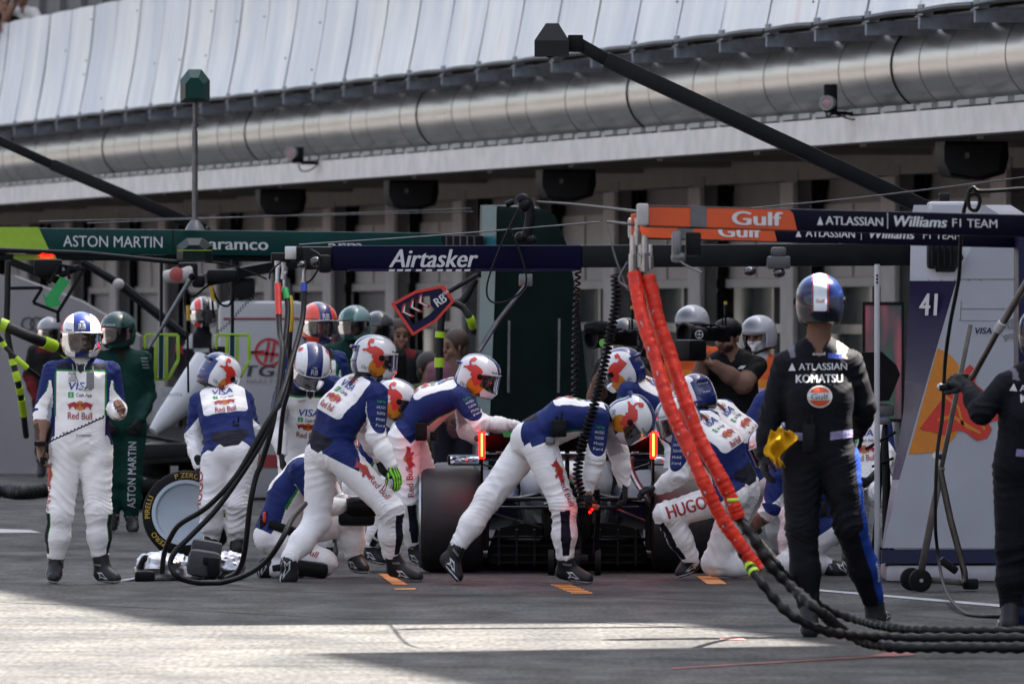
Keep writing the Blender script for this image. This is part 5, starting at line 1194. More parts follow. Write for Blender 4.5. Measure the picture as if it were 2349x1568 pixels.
for x, y0, y1, c in ((637, 612, 658, 'red'), (653, 625, 668, 'greenletter'), (697, 612, 655, 'blueletter'), (650, 615, 640, 'steel')):
    mb = MB(); mb.tube([P(x, y0-14, 68), P(x, y0, 68), P(x, y0, 67.98), P(x-1, y1-12, 67.98)], [.022, .022, .014, .014], 10); mb.tube([P(x, y1-12, 67.98), P(x-1, y1, 67.98)], .02, 10); mb.build('hose_coupling', M['steel'], g)
mb = MB(); mb.tube(smooth_path([P(713, 572, 67.9), P(733, 585, 67.8), P(735, 605, 67.8), P(715, 640, 67.8), P(690, 655, 67.85)]), .007, 6); mb.tube(smooth_path([P(645, 600, 67.9), P(622, 622, 67.85), P(618, 640, 67.85)]), .006, 6); mb.build('signal_cable', M['black'], g)
# tower
TR = [(470, 2250, 2258), (490, 2248, 2290), (548, 2235, 2328), (600, 2214, 2352), (644, 2194, 2366), (797, 2149, 2398), (946, 2106, 2424), (1100, 2063, 2446), (1256, 2026, 2466)]
TL = [2096, 2092, 2089, 2088, 2087, 2080, 2072, 2046, 2022]
_tr, _tl = [], []
for (q0, l0), (q1, l1) in zip(zip(TR, TL), list(zip(TR, TL))[1:]):
    m_ = max(1, int((q1[0]-q0[0])/9))
    for k in range(m_): f = k/m_; _tr.append(tuple(a+(b-a)*f for a, b in zip(q0, q1))); _tl.append(l0+(l1-l0)*f)
TR, TL = _tr+[TR[-1]], _tl+[TL[-1]]
vs = []; 
for (y, xr, xR), xl in zip(TR, TL): vs += [P(xl, y, 68.35), P(xr, y, 68.0), P(xR, y, 68.0), P(xR+60, y, 69.0), P(xl+40, y, 69.2)]
n = len(TR); fs = [(i*5+k, i*5+(k+1) % 5, (i+1)*5+(k+1) % 5, (i+1)*5+k) for i in range(n-1) for k in range(5)]+[tuple(range(5))[::-1], tuple((n-1)*5+k for k in range(5))]
mb = MB()
for q_, f_ in enumerate(fs):
    mb.mi = 1 if (len(f_) == 4 and q_ % 5 == 0 and q_ < (n-1)*5 and 643 <= TR[q_//5][0] < 1096) else 0
    mb.add([vs[k] for k in f_], [(0, 1, 2, 3)] if len(f_) == 4 else [tuple(range(len(f_)))])
tw = mb.build('tower', [mat('tower_paint', (.50, .51, .57), .32, var=.05, scale=3, coat=.15), mat('tower_navy', (.006, .005, .055), .4, var=.2, scale=2, spec=.12)], g, 30)
mb = MB(); mb.cbox((P(2096, 0, 68.6)+P(2480, 0, 68.6))/2*1., (.01, .01, .01)) if 0 else None
def tface(row, u, side):
    pass
mb = MB(); mb.add([P(2020, 1260, 68.40), P(2024, 1260, 67.96), P(2470, 1258, 67.96), P(2530, 1260, 69.02), P(2020, 1290, 68.40), P(2022, 1292, 67.94), P(2474, 1290, 67.94), P(2534, 1290, 69.04)], [(0, 1, 2, 3), (4, 7, 6, 5), (0, 4, 5, 1), (1, 5, 6, 2), (2, 6, 7, 3), (3, 7, 4, 0)]); mb.build('base_band', M['navy'], tw)
pb = P(2020, 1290, 68.64); pc = P(2470, 1290, 67.98)
mb = MB(); mb.cbox(((pb.x+pc.x)/2+.0, 68.45, .055), (pc.x-pb.x-.02, 1.0, .11), None, .03); mb.build('base_foot', mat('foot_white', (.5, .48, .52), .5, var=.1), tw)
mb = MB(); mb.cbox(P(2186, 482, 68.5), (.36, .5, .11), None, .035); mb.build('tower_cap', M['white'], tw)
mb = MB(); mb.cbox(P(2165, 586, 68.2), (.22, .3, .17), None, .02); mb.prism([(-.09, .05), (.10, .05), (.12, 0), (.06, -.09), (-.06, -.09)], P(2168, 592, 67.95), (1, 0, 0), (0, 0, 1), .05)
for q in range(4): mb.tube([P(2140+q*14, 560, 67.9), P(2140+q*14, 612, 67.9)], .012, 6)
mb.build('pivot_bracket', M['black'], tw)
mb = MB(); mb.cbox(P(2166, 455, 68.5), (.07, .06, .07), None, .01); mb.tube([P(2152, 450, 68.5), P(2178, 448, 68.5)], .015, 8); mb.build('cable_lug', M['blackmetal'], tw)
# artwork on the tower faces (the faces are sampled row by row so it lies flush)
def tpt(x, y, off=.004):
    ys = [q[0] for q in TR]; i = max(0, min(n-2, next((k for k in range(n-1) if ys[k+1] >= y), n-2))); f = (y-ys[i])/(ys[i+1]-ys[i])
    xr = TR[i][1]+(TR[i+1][1]-TR[i][1])*f; xl = TL[i]+(TL[i+1]-TL[i])*f
    if x >= xr: return P(x, y, 68.0-off)
    u = (x-xl)/max(1., xr-xl); q = P(x, y, 68.35+(68.0-68.35)*u-off); return q
def tpoly(pts, m, name='tower_panel', off=.004):
    """poly split along the ridge between the tower's two faces, row by row"""
    def pin(x, y):
        c = False; j = len(pts)-1
        for i in range(len(pts)):
            if (pts[i][1] > y) != (pts[j][1] > y) and x < (pts[j][0]-pts[i][0])*(y-pts[i][1])/(pts[j][1]-pts[i][1])+pts[i][0]: c = not c
            j = i
        return c
    y0, y1 = min(p[1] for p in pts), max(p[1] for p in pts); mb = MB(); N_ = 60
    def spans(y):
        xs = sorted((pts[j-1][0]+(pts[j][0]-pts[j-1][0])*(y-pts[j-1][1])/(pts[j][1]-pts[j-1][1])) for j in range(len(pts)) if (pts[j][1] > y) != (pts[j-1][1] > y)); return list(zip(xs[::2], xs[1::2]))
    for k in range(N_):
        ya = y0+(y1-y0)*(k+.0005)/N_; yb = y0+(y1-y0)*(k+.9995)/N_; A, Bq = spans(ya), spans(yb)
        if len(A) != len(Bq): A = Bq = spans((ya+yb)/2)
        for (a0, a1), (c0, c1) in zip(A, Bq):
            ys = [q[0] for q in TR]; i = max(0, min(n-2, next((q for q in range(n-1) if ys[q+1] >= ya), n-2))); f = (ya-ys[i])/(ys[i+1]-ys[i]); xr = TR[i][1]+(TR[i+1][1]-TR[i][1])*f
            if a0 < xr-.5 < a1-.5: mb.poly([tpt(a0, ya, off), tpt(xr, ya, off), tpt(xr, yb, off), tpt(c0, yb, off)]); mb.poly([tpt(xr, ya, off), tpt(a1, ya, off), tpt(c1, yb, off), tpt(xr, yb, off)])
            else: mb.poly([tpt(a0, ya, off), tpt(a1, ya, off), tpt(c1, yb, off), tpt(c0, yb, off)])
    return mb.build(name, m, tw, 0)
tpoly([(2151, 798), (2178, 812), (2203, 842), (2218, 872), (2224, 905), (2214, 945), (2192, 1000), (2165, 1030), (2130, 1040), (2084, 1041), (2096, 1000), (2112, 940)], M['amber'], 'orange_emblem')
tpoly([(2225, 836), (2242, 850), (2236, 878), (2262, 900), (2300, 918), (2349, 948), (2350, 960), (2292, 962), (2266, 968), (2276, 984), (2264, 1004), (2240, 1010), (2214, 990), (2192, 986), (2172, 1000), (2140, 990), (2108, 984), (2128, 958), (2150, 930), (2176, 892), (2200, 870), (2214, 846)], M['red'], 'red_emblem', .008)
for q in ([(2170, 905), (2200, 930), (2212, 975), (2206, 976), (2196, 935), (2168, 912)], [(2150, 960), (2185, 950), (2225, 975), (2250, 990), (2248, 995), (2218, 982), (2186, 958), (2152, 966)], [(2225, 935), (2246, 950), (2262, 985), (2256, 986), (2240, 955), (2222, 942)]): tpoly(q, M['amber'], 'emblem_line', .011)
sdir = (P(2194, 700, 68.0)-P(2087, 700, 68.35)); sdir.z = 0
put_text(tw, 'number', '41', tpt(2131, 698, .03), sdir, (0, 0, 1), 50*68.3/FPX, M['letter'], width=.17, bold=.05, shear=.08)
put_text(tw, 'lettering', 'VISA', P(2256, 758, 67.99), (1, 0, 0), (0, 0, 1), 14*68/FPX, M['navy'], bold=.03, shear=.2)
put_text(tw, 'lettering', 'RB', P(2318, 742, 67.99), (1, 0, 0), (0, 0, 1), 24*68/FPX, M['grayletter'], bold=.05, width=.085)
tpoly([(2296+46*a, 782-34*b) for a, b in CHARGE], M['grayletter'], 'emblem', .006)
mb = MB()
for x in (2190, 2203, 2222, 2250, 2328, 2130, 2160): mb.ball(tpt(x, 642, .0), .006, 6)
mb.beam(P(2196, 640, 67.998), P(2366, 640, 67.998), .004, .004); mb.beam(P(2205, 708, 67.998), P(2382, 708, 67.998), .003, .003); mb.tube(smooth_path([P(2205, 690, 67.999), P(2204, 728, 67.999), P(2212, 735, 67.999), P(2330, 735, 67.999), P(2340, 728, 67.999), P(2340, 700, 67.999)]), .002, 4); mb.build('panel_seam', M['greymetal'], tw)
# long boom with the camera housing
mb = MB(); mb.beam(P(1325, 100, 68.2), P(1392, 138, 68.2), .085, .085, ch=.01); bo = mb.build('boom_tip', M['blackmetal'], g)
MB().beam(P(1388, 136, 68.2), P(2125, 478, 68.45), .1, .1, ch=.012).build('boom', M['blackmetal'], g)
def housing(par, cx, cy, Y, w_, h_, m, facing=(0, -1, 0)):
    hw, hh = w_/2, h_/2; mb = MB()
    fr = [(-hw, -hh), (hw*.45, -hh), (hw*.45, hh*.05), (hw*.1, hh*.3), (-hw, 0)]
    top = [(-.45*hw, hh), (.1*hw, hh)]
    c = P(cx, cy, Y); vs = []
    for dy, k in ((-hw, 1), (hw, 1)): vs += [c+Vector((x, dy, z)) for x, z in ((-hw, -hh), (hw*.8, -hh), (hw*.8, -.05*hh), (-hw, -.05*hh))]
    vs += [c+Vector((x, dy, hh)) for dy in (-hw*.45, hw*.45) for x in (-.4*hw, .25*hw)]
    mb.add(vs, [(0, 1, 2, 3), (5, 4, 7, 6), (0, 4, 5, 1), (1, 5, 6, 2), (4, 0, 3, 7), (3, 2, 9, 8), (7, 11-1, 11, 6), (2, 6, 11, 9), (7, 3, 8, 10), (8, 9, 11, 10)])
    return mb.build('camera_housing', m, par, 20)
hs = housing(bo, 1270, 92, 68.15, .25, .215, mat('housing_black', (.012, .013, .017), .4, var=.15, spec=.2))
mb = MB(); mb.cbox(P(1320, 100, 68.17), (.1, .12, .11), None, .01); mb.ball(P(1262, 126, 68.1), .035, 14, (1, 1, .6)); mb.build('camera_mount', M['black'], hs)
# camera head, pole, and coils hung from the beam
mb = MB(); mb.tube(smooth_path([P(1188, 462, 68.1), P(1200, 455, 68.1), P(1212, 468, 68.1), P(1216, 500, 68.1), P(1208, 540, 68.1), P(1205, 560, 68.1)]), .035, 10); mb.ball(P(1205, 470, 68.1), .05, 12); mb.ball(P(1194, 545, 68), .04, 12); mb.ball(P(1220, 550, 68), .03, 12); mb.tube([P(1160, 470, 68.1), P(1178, 462, 68.1)], .02, 8); mb.build('camera_head', M['blackmetal'], g)
mb = MB(); mb.tube(smooth_path([P(1195, 468, 68), P(1150, 560, 67.9), P(1118, 650, 67.85), P(1125, 690, 67.85), P(1165, 690, 67.85), P(1205, 655, 67.85), P(1200, 600, 67.85), P(1170, 520, 67.9)]), .006, 6); mb.build('cable_loop', M['black'], g)
mb = MB(); mb.tube([P(1205, 655, 68), P(1150, 725, 67.95), P(1140, 738, 67.95)], .014, 8); mb.tube([P(1140, 738, 67.95), P(1098, 806, 67.9)], .019, 8); mb.cbox(P(1206, 642, 68.1), (.09, .08, .08), None, .01); mb.build('support_pole', M['greymetal'], g)
mb = MB(); mb.cbox(P(1786, 602, 68.2), (.155, .16, .085), None, .02); mb.cbox(P(1786, 577, 68.2), (.1, .12, .06), None, .02); mb.build('camera_pod', mat('pod_grey', (.09, .09, .095), .45, var=.2), g)
for x, y in ((1787, 626), (1720, 622)): MB().ball(P(x, y, 68.15), .042, 16, (1, 1, .75)).build('camera_dome', mat('dome_black2', (.02, .02, .022), .08, var=0, coat=1), g)
mb = MB(); mb.tube([P(2012, 606, 68.0), P(2012, 1100, 68.0), G(2012, 1331)], .018, 12); o = mb.build('white_prop', M['white'], g)
mb = MB()
for y in (632, 640, 648): mb.lathe([(0, .008), (.003, .008)], P(2012, y, 67.98), (0, -1, 0), 10)
mb.build('adjust_hole', M['black'], o)

def coil(name, pts, R_, turns, r, label, Y):
    path = smooth_path([P(x, y, Y) for x, y in pts], 10); N = turns*10; out = []; d = [0.]
    for a, b in zip(path, path[1:]): d.append(d[-1]+(b-a).length)
    j = 0
    for k in range(N+1):
        s = d[-1]*k/N
        while j < len(d)-2 and d[j+1] < s: j += 1
        p = path[j].lerp(path[j+1], (s-d[j])/max(1e-6, d[j+1]-d[j])); t_, s1, u1 = frame(path[j+1]-path[j], (0, 1, 0)); a = k*2*math.pi/10
        out.append(p+s1*(R_*math.cos(a))+u1*(R_*math.sin(a)))
    o = MB().tube(out, r, 6).build(name, M['black'], None, 80, loc=(path[0].x, path[0].y, path[-1].z), label=label, cat='cable'); return o
coil('coiled_cable', [(1411, 628), (1413, 690), (1400, 765), (1382, 851), (1366, 918), (1350, 970), (1331, 1039), (1325, 1095), (1336, 1140)], .026, 52, .0085, 'thick coiled black cable hanging from the gantry down to the bent-over jack man', 67.2)
coil('coiled_cable', [(1326, 622), (1322, 700), (1319, 800), (1318, 930)], .018, 22, .007, 'thin coiled black cable hanging straight in front of the dark green tower', 68.4)
coil('coiled_cable', [(592, 672), (560, 700), (530, 735), (500, 762)], .011, 16, .0028, 'fine coiled wire sloping down beside the white tower with the red ring', 80)

# three black hoses looping from the gantry end to the floor
GRP = 'black air hoses of the gantry'
hanging_hose('air_hose', [(697, 650, 67.6), (694, 730, 67.5), (668, 830, 67.2), (640, 920, 66.9), (600, 990, 66.8), (543, 1089, 66.8), (478, 1160, 66.9), (415, 1200, 67.1), (392, 1230, 67.3), (377, 1268, 67.5), (372, 1310, 67.9)], .0178, 'black air hose with blue band looping down over the spare wheel', group=GRP, bands=((.0, .03, 'blueletter'),))
hanging_hose('air_hose', [(654, 662, 67.6), (660, 720, 67.5), (645, 850, 67.2), (625, 950, 66.9), (590, 1030, 66.8), (506, 1155, 66.8), (440, 1226, 66.8), (403, 1263, 66.8), (391, 1294, 66.8), (410, 1324, 66.8), (462, 1337, 67.0), (515, 1334, 67.05), (572, 1314, 66.8), (616, 1281, 66.5), (649, 1232, 66.4), (671, 1188, 66.6), (700, 1155, 67.2)], .0178, 'black air hose with green band making the wide loop on the floor', group=GRP, bands=((.0, .035, 'greenletter'),))
hanging_hose('air_hose', [(637, 652, 67.6), (641, 760, 67.4), (647, 810, 67.2), (628, 960, 66.9), (600, 1060, 66.9), (588, 1090, 66.9), (574, 1155, 66.9), (561, 1265, 67.0), (546, 1309, 67.2), (520, 1325, 67.4)], .0178, 'black air hose with red band hanging almost straight to the floor', group=GRP, bands=((.0, .08, 'red'),))
hanging_hose('air_hose', [(660, 640, 67.9), (668, 720, 67.8), (664, 800, 67.8), (668, 870, 67.9), (650, 940, 68.2), (640, 1040, 68.5)], .016, 'thinner black hose with yellow band behind the other hoses', group=GRP, bands=((.1, .3, 'yellow'),))

# tilted stop sign
t = thing('stop_sign', P(970, 712, 67.8), 'tilted six-sided board with red border, white chevrons and crew emblem, hung from the gantry', 'sign')
OUT = [(896.5, 696.7), (952.9, 665.9), (1017.8, 652.9), (1043.5, 689.9), (1000.7, 737.7), (946, 770)]; cx, cy = 968, 711
def ins(k): return [(cx+(x-cx)*k, cy+(y-cy)*k) for x, y in OUT]
def plate(pts, Y, th, m, par, name):
    mb = MB(); vs = [P(x, y, Y) for x, y in pts]; nn = len(vs); mb.add(vs+[v+Vector((0, th, 0)) for v in vs], [tuple(range(nn)), tuple(range(2*nn-1, nn-1, -1))]+[(i, (i+1) % nn, (i+1) % nn+nn, i+nn) for i in range(nn)]); return mb.build(name, m, par, 0)
def ring(o_, i_, Y, th, m, par, name):
    mb = MB(); nn = len(o_); vs = [P(x, y, Y) for x, y in o_]+[P(x, y, Y) for x, y in i_]; vs += [v+Vector((0, th, 0)) for v in vs]
    f = []
    for i in range(nn):
        j = (i+1) % nn; f += [(i, j, nn+j, nn+i), (2*nn+i, 3*nn+i, 3*nn+j, 2*nn+j), (i, 2*nn+i, 2*nn+j, j), (nn+i, nn+j, 3*nn+j, 3*nn+i)]
    mb.add(vs, f); return mb.build(name, m, par, 0)
ring(OUT, ins(.86), 67.8, .02, M['red'], t, 'border')
fr_ = [(912, 697), (953, 675), (990, 667), (1002, 690), (960, 715), (940, 730)]
ring(ins(.86), [(916, 704), (958, 683), (984, 678), (1004, 704), (984, 722), (948, 744)], 67.805, .012, M['navy'], t, 'board')
plate([(986, 678), (1014, 664), (1034, 690), (1004, 716), (988, 700)], 67.80, .012, M['navy'], t, 'emblem_panel')
d1 = Vector((math.cos(R(-34)), 0, -math.sin(R(-34)))); u1 = Vector((-d1.z, 0, d1.x))
put_text(t, 'lettering', 'RB', P(1010, 688, 67.79), d1, u1, 20*67.8/FPX, M['letter'], bold=.05, width=.075); put_text(t, 'lettering', 'VISA', P(1020, 672, 67.79), d1, u1, 7*67.8/FPX, M['letter'], bold=.03)
for k in range(3):
    ox, oy = 930+k*19, 716-k*11
    plate([(ox-6, oy-18), (ox+1, oy-21), (ox-1, oy-2), (ox+22, oy+8), (ox+15, oy+12), (ox-10, oy)], 67.795, .01, M['redletter'], t, 'chevron'); plate([(ox-3, oy-14), (ox-.5, oy-15), (ox-2, oy-1), (ox+14, oy+7), (ox+11, oy+8.5), (ox-6.5, oy)], 67.788, .006, M['letter'], t, 'chevron_line')
mb = MB(); mb.tube([P(1026, 671, 67.83), P(1096, 630, 67.95)], .016, 8); mb.cbox(P(1097, 628, 67.98), (.04, .04, .05), None, .008); mb.build('sign_arm', M['blackmetal'], t)

# orange and navy gantry nearest the camera
def orange_gantry(Y, dx, dy, k, label, near):
    X = lambda x: CX+(x-CX)*(k if near else .93); Yp = lambda y: HY+(y-HY)*k
    g = thing('pit_gantry', (P(X(2430), 1400, Y).x, Y, 0), label, 'gantry', 'orange and navy gantries')
    b = gbeam(g, X(1489), Yp(474), Yp(517), Y, X(2440), Yp(491), Yp(549), Y+.45, .2, mat('navy_gloss', (.003, .0035, .016), .45, var=.15, scale=3, spec=.1))
    gpanel(b, g, [(X(1488), Yp(474.5)), (X(1808), Yp(481)), (X(1817), Yp(490)), (X(1826), Yp(528)), (X(1488), Yp(517))], M['orange'], 'orange_panel', .006, .01)
    gpanel(b, g, [(X(1582), Yp(475)), (X(1619), Yp(476)), (X(1619), Yp(521.5)), (X(1582), Yp(520))], M['greymetal'], 'tape_band', .010, .006)
    gtext(b, g, X(1734), Yp(501), 'Gulf', 31*k, M['letter'], 116*k, .012, bold=.05)
    gtext(b, g, X(1957), Yp(507), 'ATLASSIAN', 19*k, M['letter'], 135*k, .006, bold=.03); gpanel(b, g, [(X(1872), Yp(516)), (X(1886), Yp(516)), (X(1879), Yp(497))], M['letter'], 'lettering', .005, .002); gpanel(b, g, [(X(2033), Yp(488)), (X(2034.5), Yp(488)), (X(2034.5), Yp(524)), (X(2033), Yp(524))], M['letter'], 'lettering', .005, .002)
    gtext(b, g, X(2109), Yp(508), 'Williams', 24*k, M['letter'], 124*k, .006, bold=.05, shear=.2); gtext(b, g, X(2234), Yp(512), 'F1 TEAM', 19*k, M['letter'], 106*k, .006, bold=.01)
    mb = MB(); bx = P(X(1474), Yp(492), Y); mb.cbox(bx, (.06, .18, .11), None, .01); mb.build('end_cap', M['offwhite'], g)
    mb = MB(); q = P(X(2470), Yp(560), Y+.4); mb.cbox((q.x, q.y, q.z/2+.1), (.25, .4, q.z+.2), None, .05); mb.cbox((q.x, q.y, .05), (.3, .5, .1), None, .03); mb.build('mast', M['navy'], g)
    return g
g2 = orange_gantry(58.5, 0, 0, .855, 'rear orange and navy overhead gantry beam, mostly hidden behind the nearer one', False)
g2['label'] = 'orange and navy overhead gantry beam, the one behind and mostly hidden'
g1 = orange_gantry(53.50, 0, 0, 1., 'orange and navy overhead gantry beam nearest the camera, hoses at its end', True)
mb = MB(); mb.cbox(P(1456, 515, 53.60), (.04, .1, .11), None, .008); mb.build('end_flag', M['orange'], g1)
mb = MB()
for x, y0, y1, r in ((1452, 540, 625, .016), (1462, 500, 560, .014), (1478, 540, 620, .02), (1492, 560, 615, .012), (1470, 560, 610, .018)): mb.tube([P(x, y0, 53.50), P(x, (y0+y1)/2, 53.50), P(x, (y0+y1)/2, 53.48), P(x, y1, 53.50)], [r, r, r*1.35, r*1.35], 8)
mb.build('hose_coupling', M['steel'], g1)
mb = MB(); mb.cbox(P(1590, 560, 53.60), (.08, .12, .12), None, .01); mb.build('camera_box', M['black'], g1)
mb = MB(); mb.cbox(P(1552, 560, 53.50), (.05, .1, .14), None, .02); mb.cbox(P(1556, 590, 53.50), (.075, .1, .05), None, .02); mb.build('junction_box', M['greymetal'], g1)
mb = MB(); mb.tube(smooth_path([P(1560, 600, 53.40), P(1580, 612, 53.40), P(1610, 625, 53.40)]), .006, 6); mb.tube(smooth_path([P(1392, 508, 53.50), P(1398, 540, 53.50), P(1415, 600, 53.50), P(1440, 665, 53.50)]), .005, 6); mb.tube([P(1392, 508, 53.50), P(1455, 515, 53.55)], .008, 6); mb.tube(smooth_path([P(1440, 600, 53.40), P(1420, 640, 53.40), P(1440, 660, 53.40)]), .006, 6); mb.build('signal_cable', M['greymetal'], g1)

def pleat():
    m = mat('orange_sleeve', (.80, .032, .008), .42, var=.2, scale=20, bump=1., bscale=26, col2=(.55, .015, .005), spec=.3); return m
mPl = pleat()
def sleeve(pts, r, label, seed):
    path = smooth_path([P(x, y, Y) for x, y, Y in pts], 22); rs = []; rnd = random.Random(seed); ph = rnd.random()*6
    for k, q in enumerate(path): rs.append(r*(1+.045*math.sin(k*1.05+1.6*math.sin(k*.31+ph))+.03*math.sin(k*2.1+2*math.sin(k*.13))+.04*math.sin(k*.23+ph)))
    t = thing('hose_sleeve', (path[0].x, path[0].y, 0), label, 'hose', 'orange sleeved hoses'); MB().tube(path, rs, 14).build('sleeve', mPl, t, 80)
    lace = [q+Vector((-.018+.006*math.sin(k*.9), -r*.93, .004)) for k, q in enumerate(path)]
    for k in range(6, len(lace)-4, 11):
        if rnd.random() < .5: MB().tube([lace[k], lace[k]+Vector((.006, -.006, -.006)), lace[k+2]], [.002, .005, .002], 6).build('buckle', M['steel'], t)
    return t
sl1 = sleeve([(1455, 628, 53.50), (1469, 712, 53.40), (1503, 822, 53.30), (1535, 931, 53.20), (1573, 1014, 53.15), (1614, 1105, 53.10), (1655, 1187, 53.10), (1700, 1251, 53.10), (1740, 1308, 53.10)], .035, 'left orange hose sleeve, the longer one reaching nearly to the ground', 1)
sl2 = sleeve([(1487, 632, 53.50), (1510, 735, 53.45), (1540, 822, 53.40), (1576, 931, 53.30), (1608, 1014, 53.25), (1646, 1082, 53.20), (1676, 1142, 53.20), (1694, 1190, 53.20)], .037, 'right orange hose sleeve, the shorter one ending at knee height', 2)
mb = MB(); mb.tube([P(1668, 1147, 53.00), P(1694, 1146, 53.00)], .009, 8); mb.build('band', M['limeglow'], sl2)
GRP = 'black spiral-wrapped hoses on the ground'
hanging_hose('ground_hose', [(1662, 1120, 53.30), (1690, 1180, 53.25), (1729, 1234, 53.20), (1764, 1294, 53.20), (1819, 1349, 53.20), (1884, 1404, 53.00), (1954, 1459, 53.60), (2044, 1482, 53.20), (2174, 1484, 53.10), (2360, 1484, 53.00), (2460, 1480, 53.10)], .027, 'black spiral-wrapped hose nearest the camera, running off the right edge', wrap=.16, group=GRP)
hanging_hose('ground_hose', [(1700, 1262, 53.10), (1716, 1290, 53.10), (1739, 1326, 53.00), (1784, 1381, 53.00), (1829, 1419, 53.00), (1900, 1448, 53.10), (1990, 1458, 53.30), (2110, 1462, 53.40), (2360, 1462, 53.30), (2460, 1460, 53.30)], .024, 'black spiral-wrapped hose with lime bands behind the nearest one', wrap=.16, group=GRP, bands=((.045, .06, 'limeglow'), (.075, .09, 'limeglow')))
hanging_hose('ground_hose', [(1700, 1195, 53.30), (1760, 1270, 56.00), (1820, 1340, 56.60), (1884, 1390, 57.00), (1954, 1416, 57.00), (2054, 1440, 56.40), (2174, 1445, 56.00), (2360, 1446, 55.90), (2460, 1446, 55.90)], .024, 'black spiral-wrapped hose farthest from the camera, behind the heel of the man in black', wrap=.16, group=GRP)

# dark green gantry farther back
ga = thing('pit_gantry', (P(1200, 1213, 84).x, 84, 0), 'dark green overhead pit gantry with lime end and dark green tower behind the car', 'gantry')
YA = 84.0
b = gbeam(ga, -80, 519, 580, YA, 1015, 536, 590, YA+.6, .26, M['teal'])
gpanel(b, ga, [(-80, 520), (87, 521), (113, 577), (-80, 577)], M['lime'], 'lime_panel', .006, .01)
gtext(b, ga, 257, 554, 'ASTON MARTIN', 25, M['letter'], 229, .005, bold=.005); gtext(b, ga, 545, 559, 'aramco', 27, M['letter'], 136, .005, bold=.03); gtext(b, ga, 790, 562, 'arm', 26, M['letter'], 78, .005, bold=.01)
gpanel(b, ga, [(393.5, 526), (396, 526), (396, 580), (393.5, 580)], M['black'], 'joint', .004, .004)
lo = gbeam(ga, -80, 581, 597, YA+.1, 1015, 590, 601, YA+.7, .2, M['dteal'], 'lower_rail'); gpanel(lo, ga, [(30, 583), (125, 584.5), (130, 596), (30, 596)], M['lime'], 'lime_panel', .006, .008)
for k in range(3): gpanel(lo, ga, [(94+k*9, 581.5), (100+k*9, 581.5), (100+k*9, 587), (94+k*9, 587)], M['led'], 'signal_light', .014, .01)
b3 = gbeam(ga, 1015, 539, 592, YA+.62, 1110, 541, 592, YA+.7, .22, M['black'], 'beam_sleeve')
for k in range(5): gpanel(b3, ga, [(1022+k*16, 541), (1025+k*16, 541), (1025+k*16, 590), (1022+k*16, 590)], M['greymetal'], 'rib', .006, .008)
rows = [(470, 1102, 1240), (484, 1101, 1272), (560, 1099, 1300), (700, 1094, 1328), (900, 1088, 1348), (1213, 1078, 1372)]
vs = []
for y, xl, xr in rows: vs += [P(xl, y, YA+1.0), P(xl+40, y+2, YA+.55), P(xr, y+(8 if y < 490 else 0), YA+.75), P(xr-20, y, YA+2.), P(xl+30, y, YA+2.0)]
n5 = len(rows); tw2 = MB().add(vs, [(i*5+k, i*5+(k+1) % 5, (i+1)*5+(k+1) % 5, (i+1)*5+k) for i in range(n5-1) for k in range(5)]+[tuple(range(5))[::-1], tuple((n5-1)*5+k for k in range(5))]).build('tower', M['dteal'], ga, 30)
mb = MB(); rr2 = [(472, 1106, 1139), (560, 1104, 1138), (700, 1100, 1134), (900, 1094, 1126), (1205, 1086, 1114)]
mTe = mat('turquoise_edge', (.02, .17, .2), .35, var=.1, spec=.3)
for (y, a, c), (y2, a2, c2) in zip(rr2, rr2[1:]): mb.add([P(a, y, YA+.86), P(c, y, YA+.48), P(c2, y2, YA+.48), P(a2, y2, YA+.86)], [(0, 1, 2, 3)])
mb.build('turquoise_edge', mTe, tw2)
mb = MB()
for x, y0, y1 in ((1168, 735, 900), (1283, 730, 900)): mb.beam(P(x, y0, YA+.5), P(x-2, y1, YA+.5), .035, .02)
mb.build('edge_strip', M['greymetal'], tw2)
mb = MB(); mb.tube([P(447, 518, YA+.1), P(447, 300, YA+.1)], .024, 10); mb.tube([P(447, 300, YA+.1), P(447, 175, YA+.1)], .018, 10); mb.lathe([(0, .03), (.03, .03)], P(447, 291, YA+.1), (0, 0, 1), 12); mb.lathe([(-.04, .08), (0, .06), (.04, .03)], P(447, 516, YA+.1), (0, 0, 1), 16); po = mb.build('camera_pole', M['greymetal'], ga)
def octo(par, cx, cy, Y, w_, h_, m):
    c = P(cx, cy, Y); prof = [(-w_/2, -h_/2), (w_/2, -h_/2), (w_/2, h_*.18), (w_*.22, h_/2), (-w_*.22, h_/2), (-w_/2, h_*.18)]; mb = MB()
    fr = [c+Vector((x*.62, -.12, z*.62-.02)) for x, z in prof]; bk = [c+Vector((x, .0, z)) for x, z in prof]; b2 = [c+Vector((x, .14, z)) for x, z in prof]
    nn = 6; mb.add(fr+bk+b2, [tuple(range(nn)), tuple(range(3*nn-1, 2*nn-1, -1))]+[(i+q*nn, i+q*nn+nn, (i+1) % nn+q*nn+nn, (i+1) % nn+q*nn) for i in range(nn) for q in (0, 1)]); return mb.build('camera_housing', m, par, 20)
octo(po, 447, 197, YA+.05, .235, .265, M['teal'])
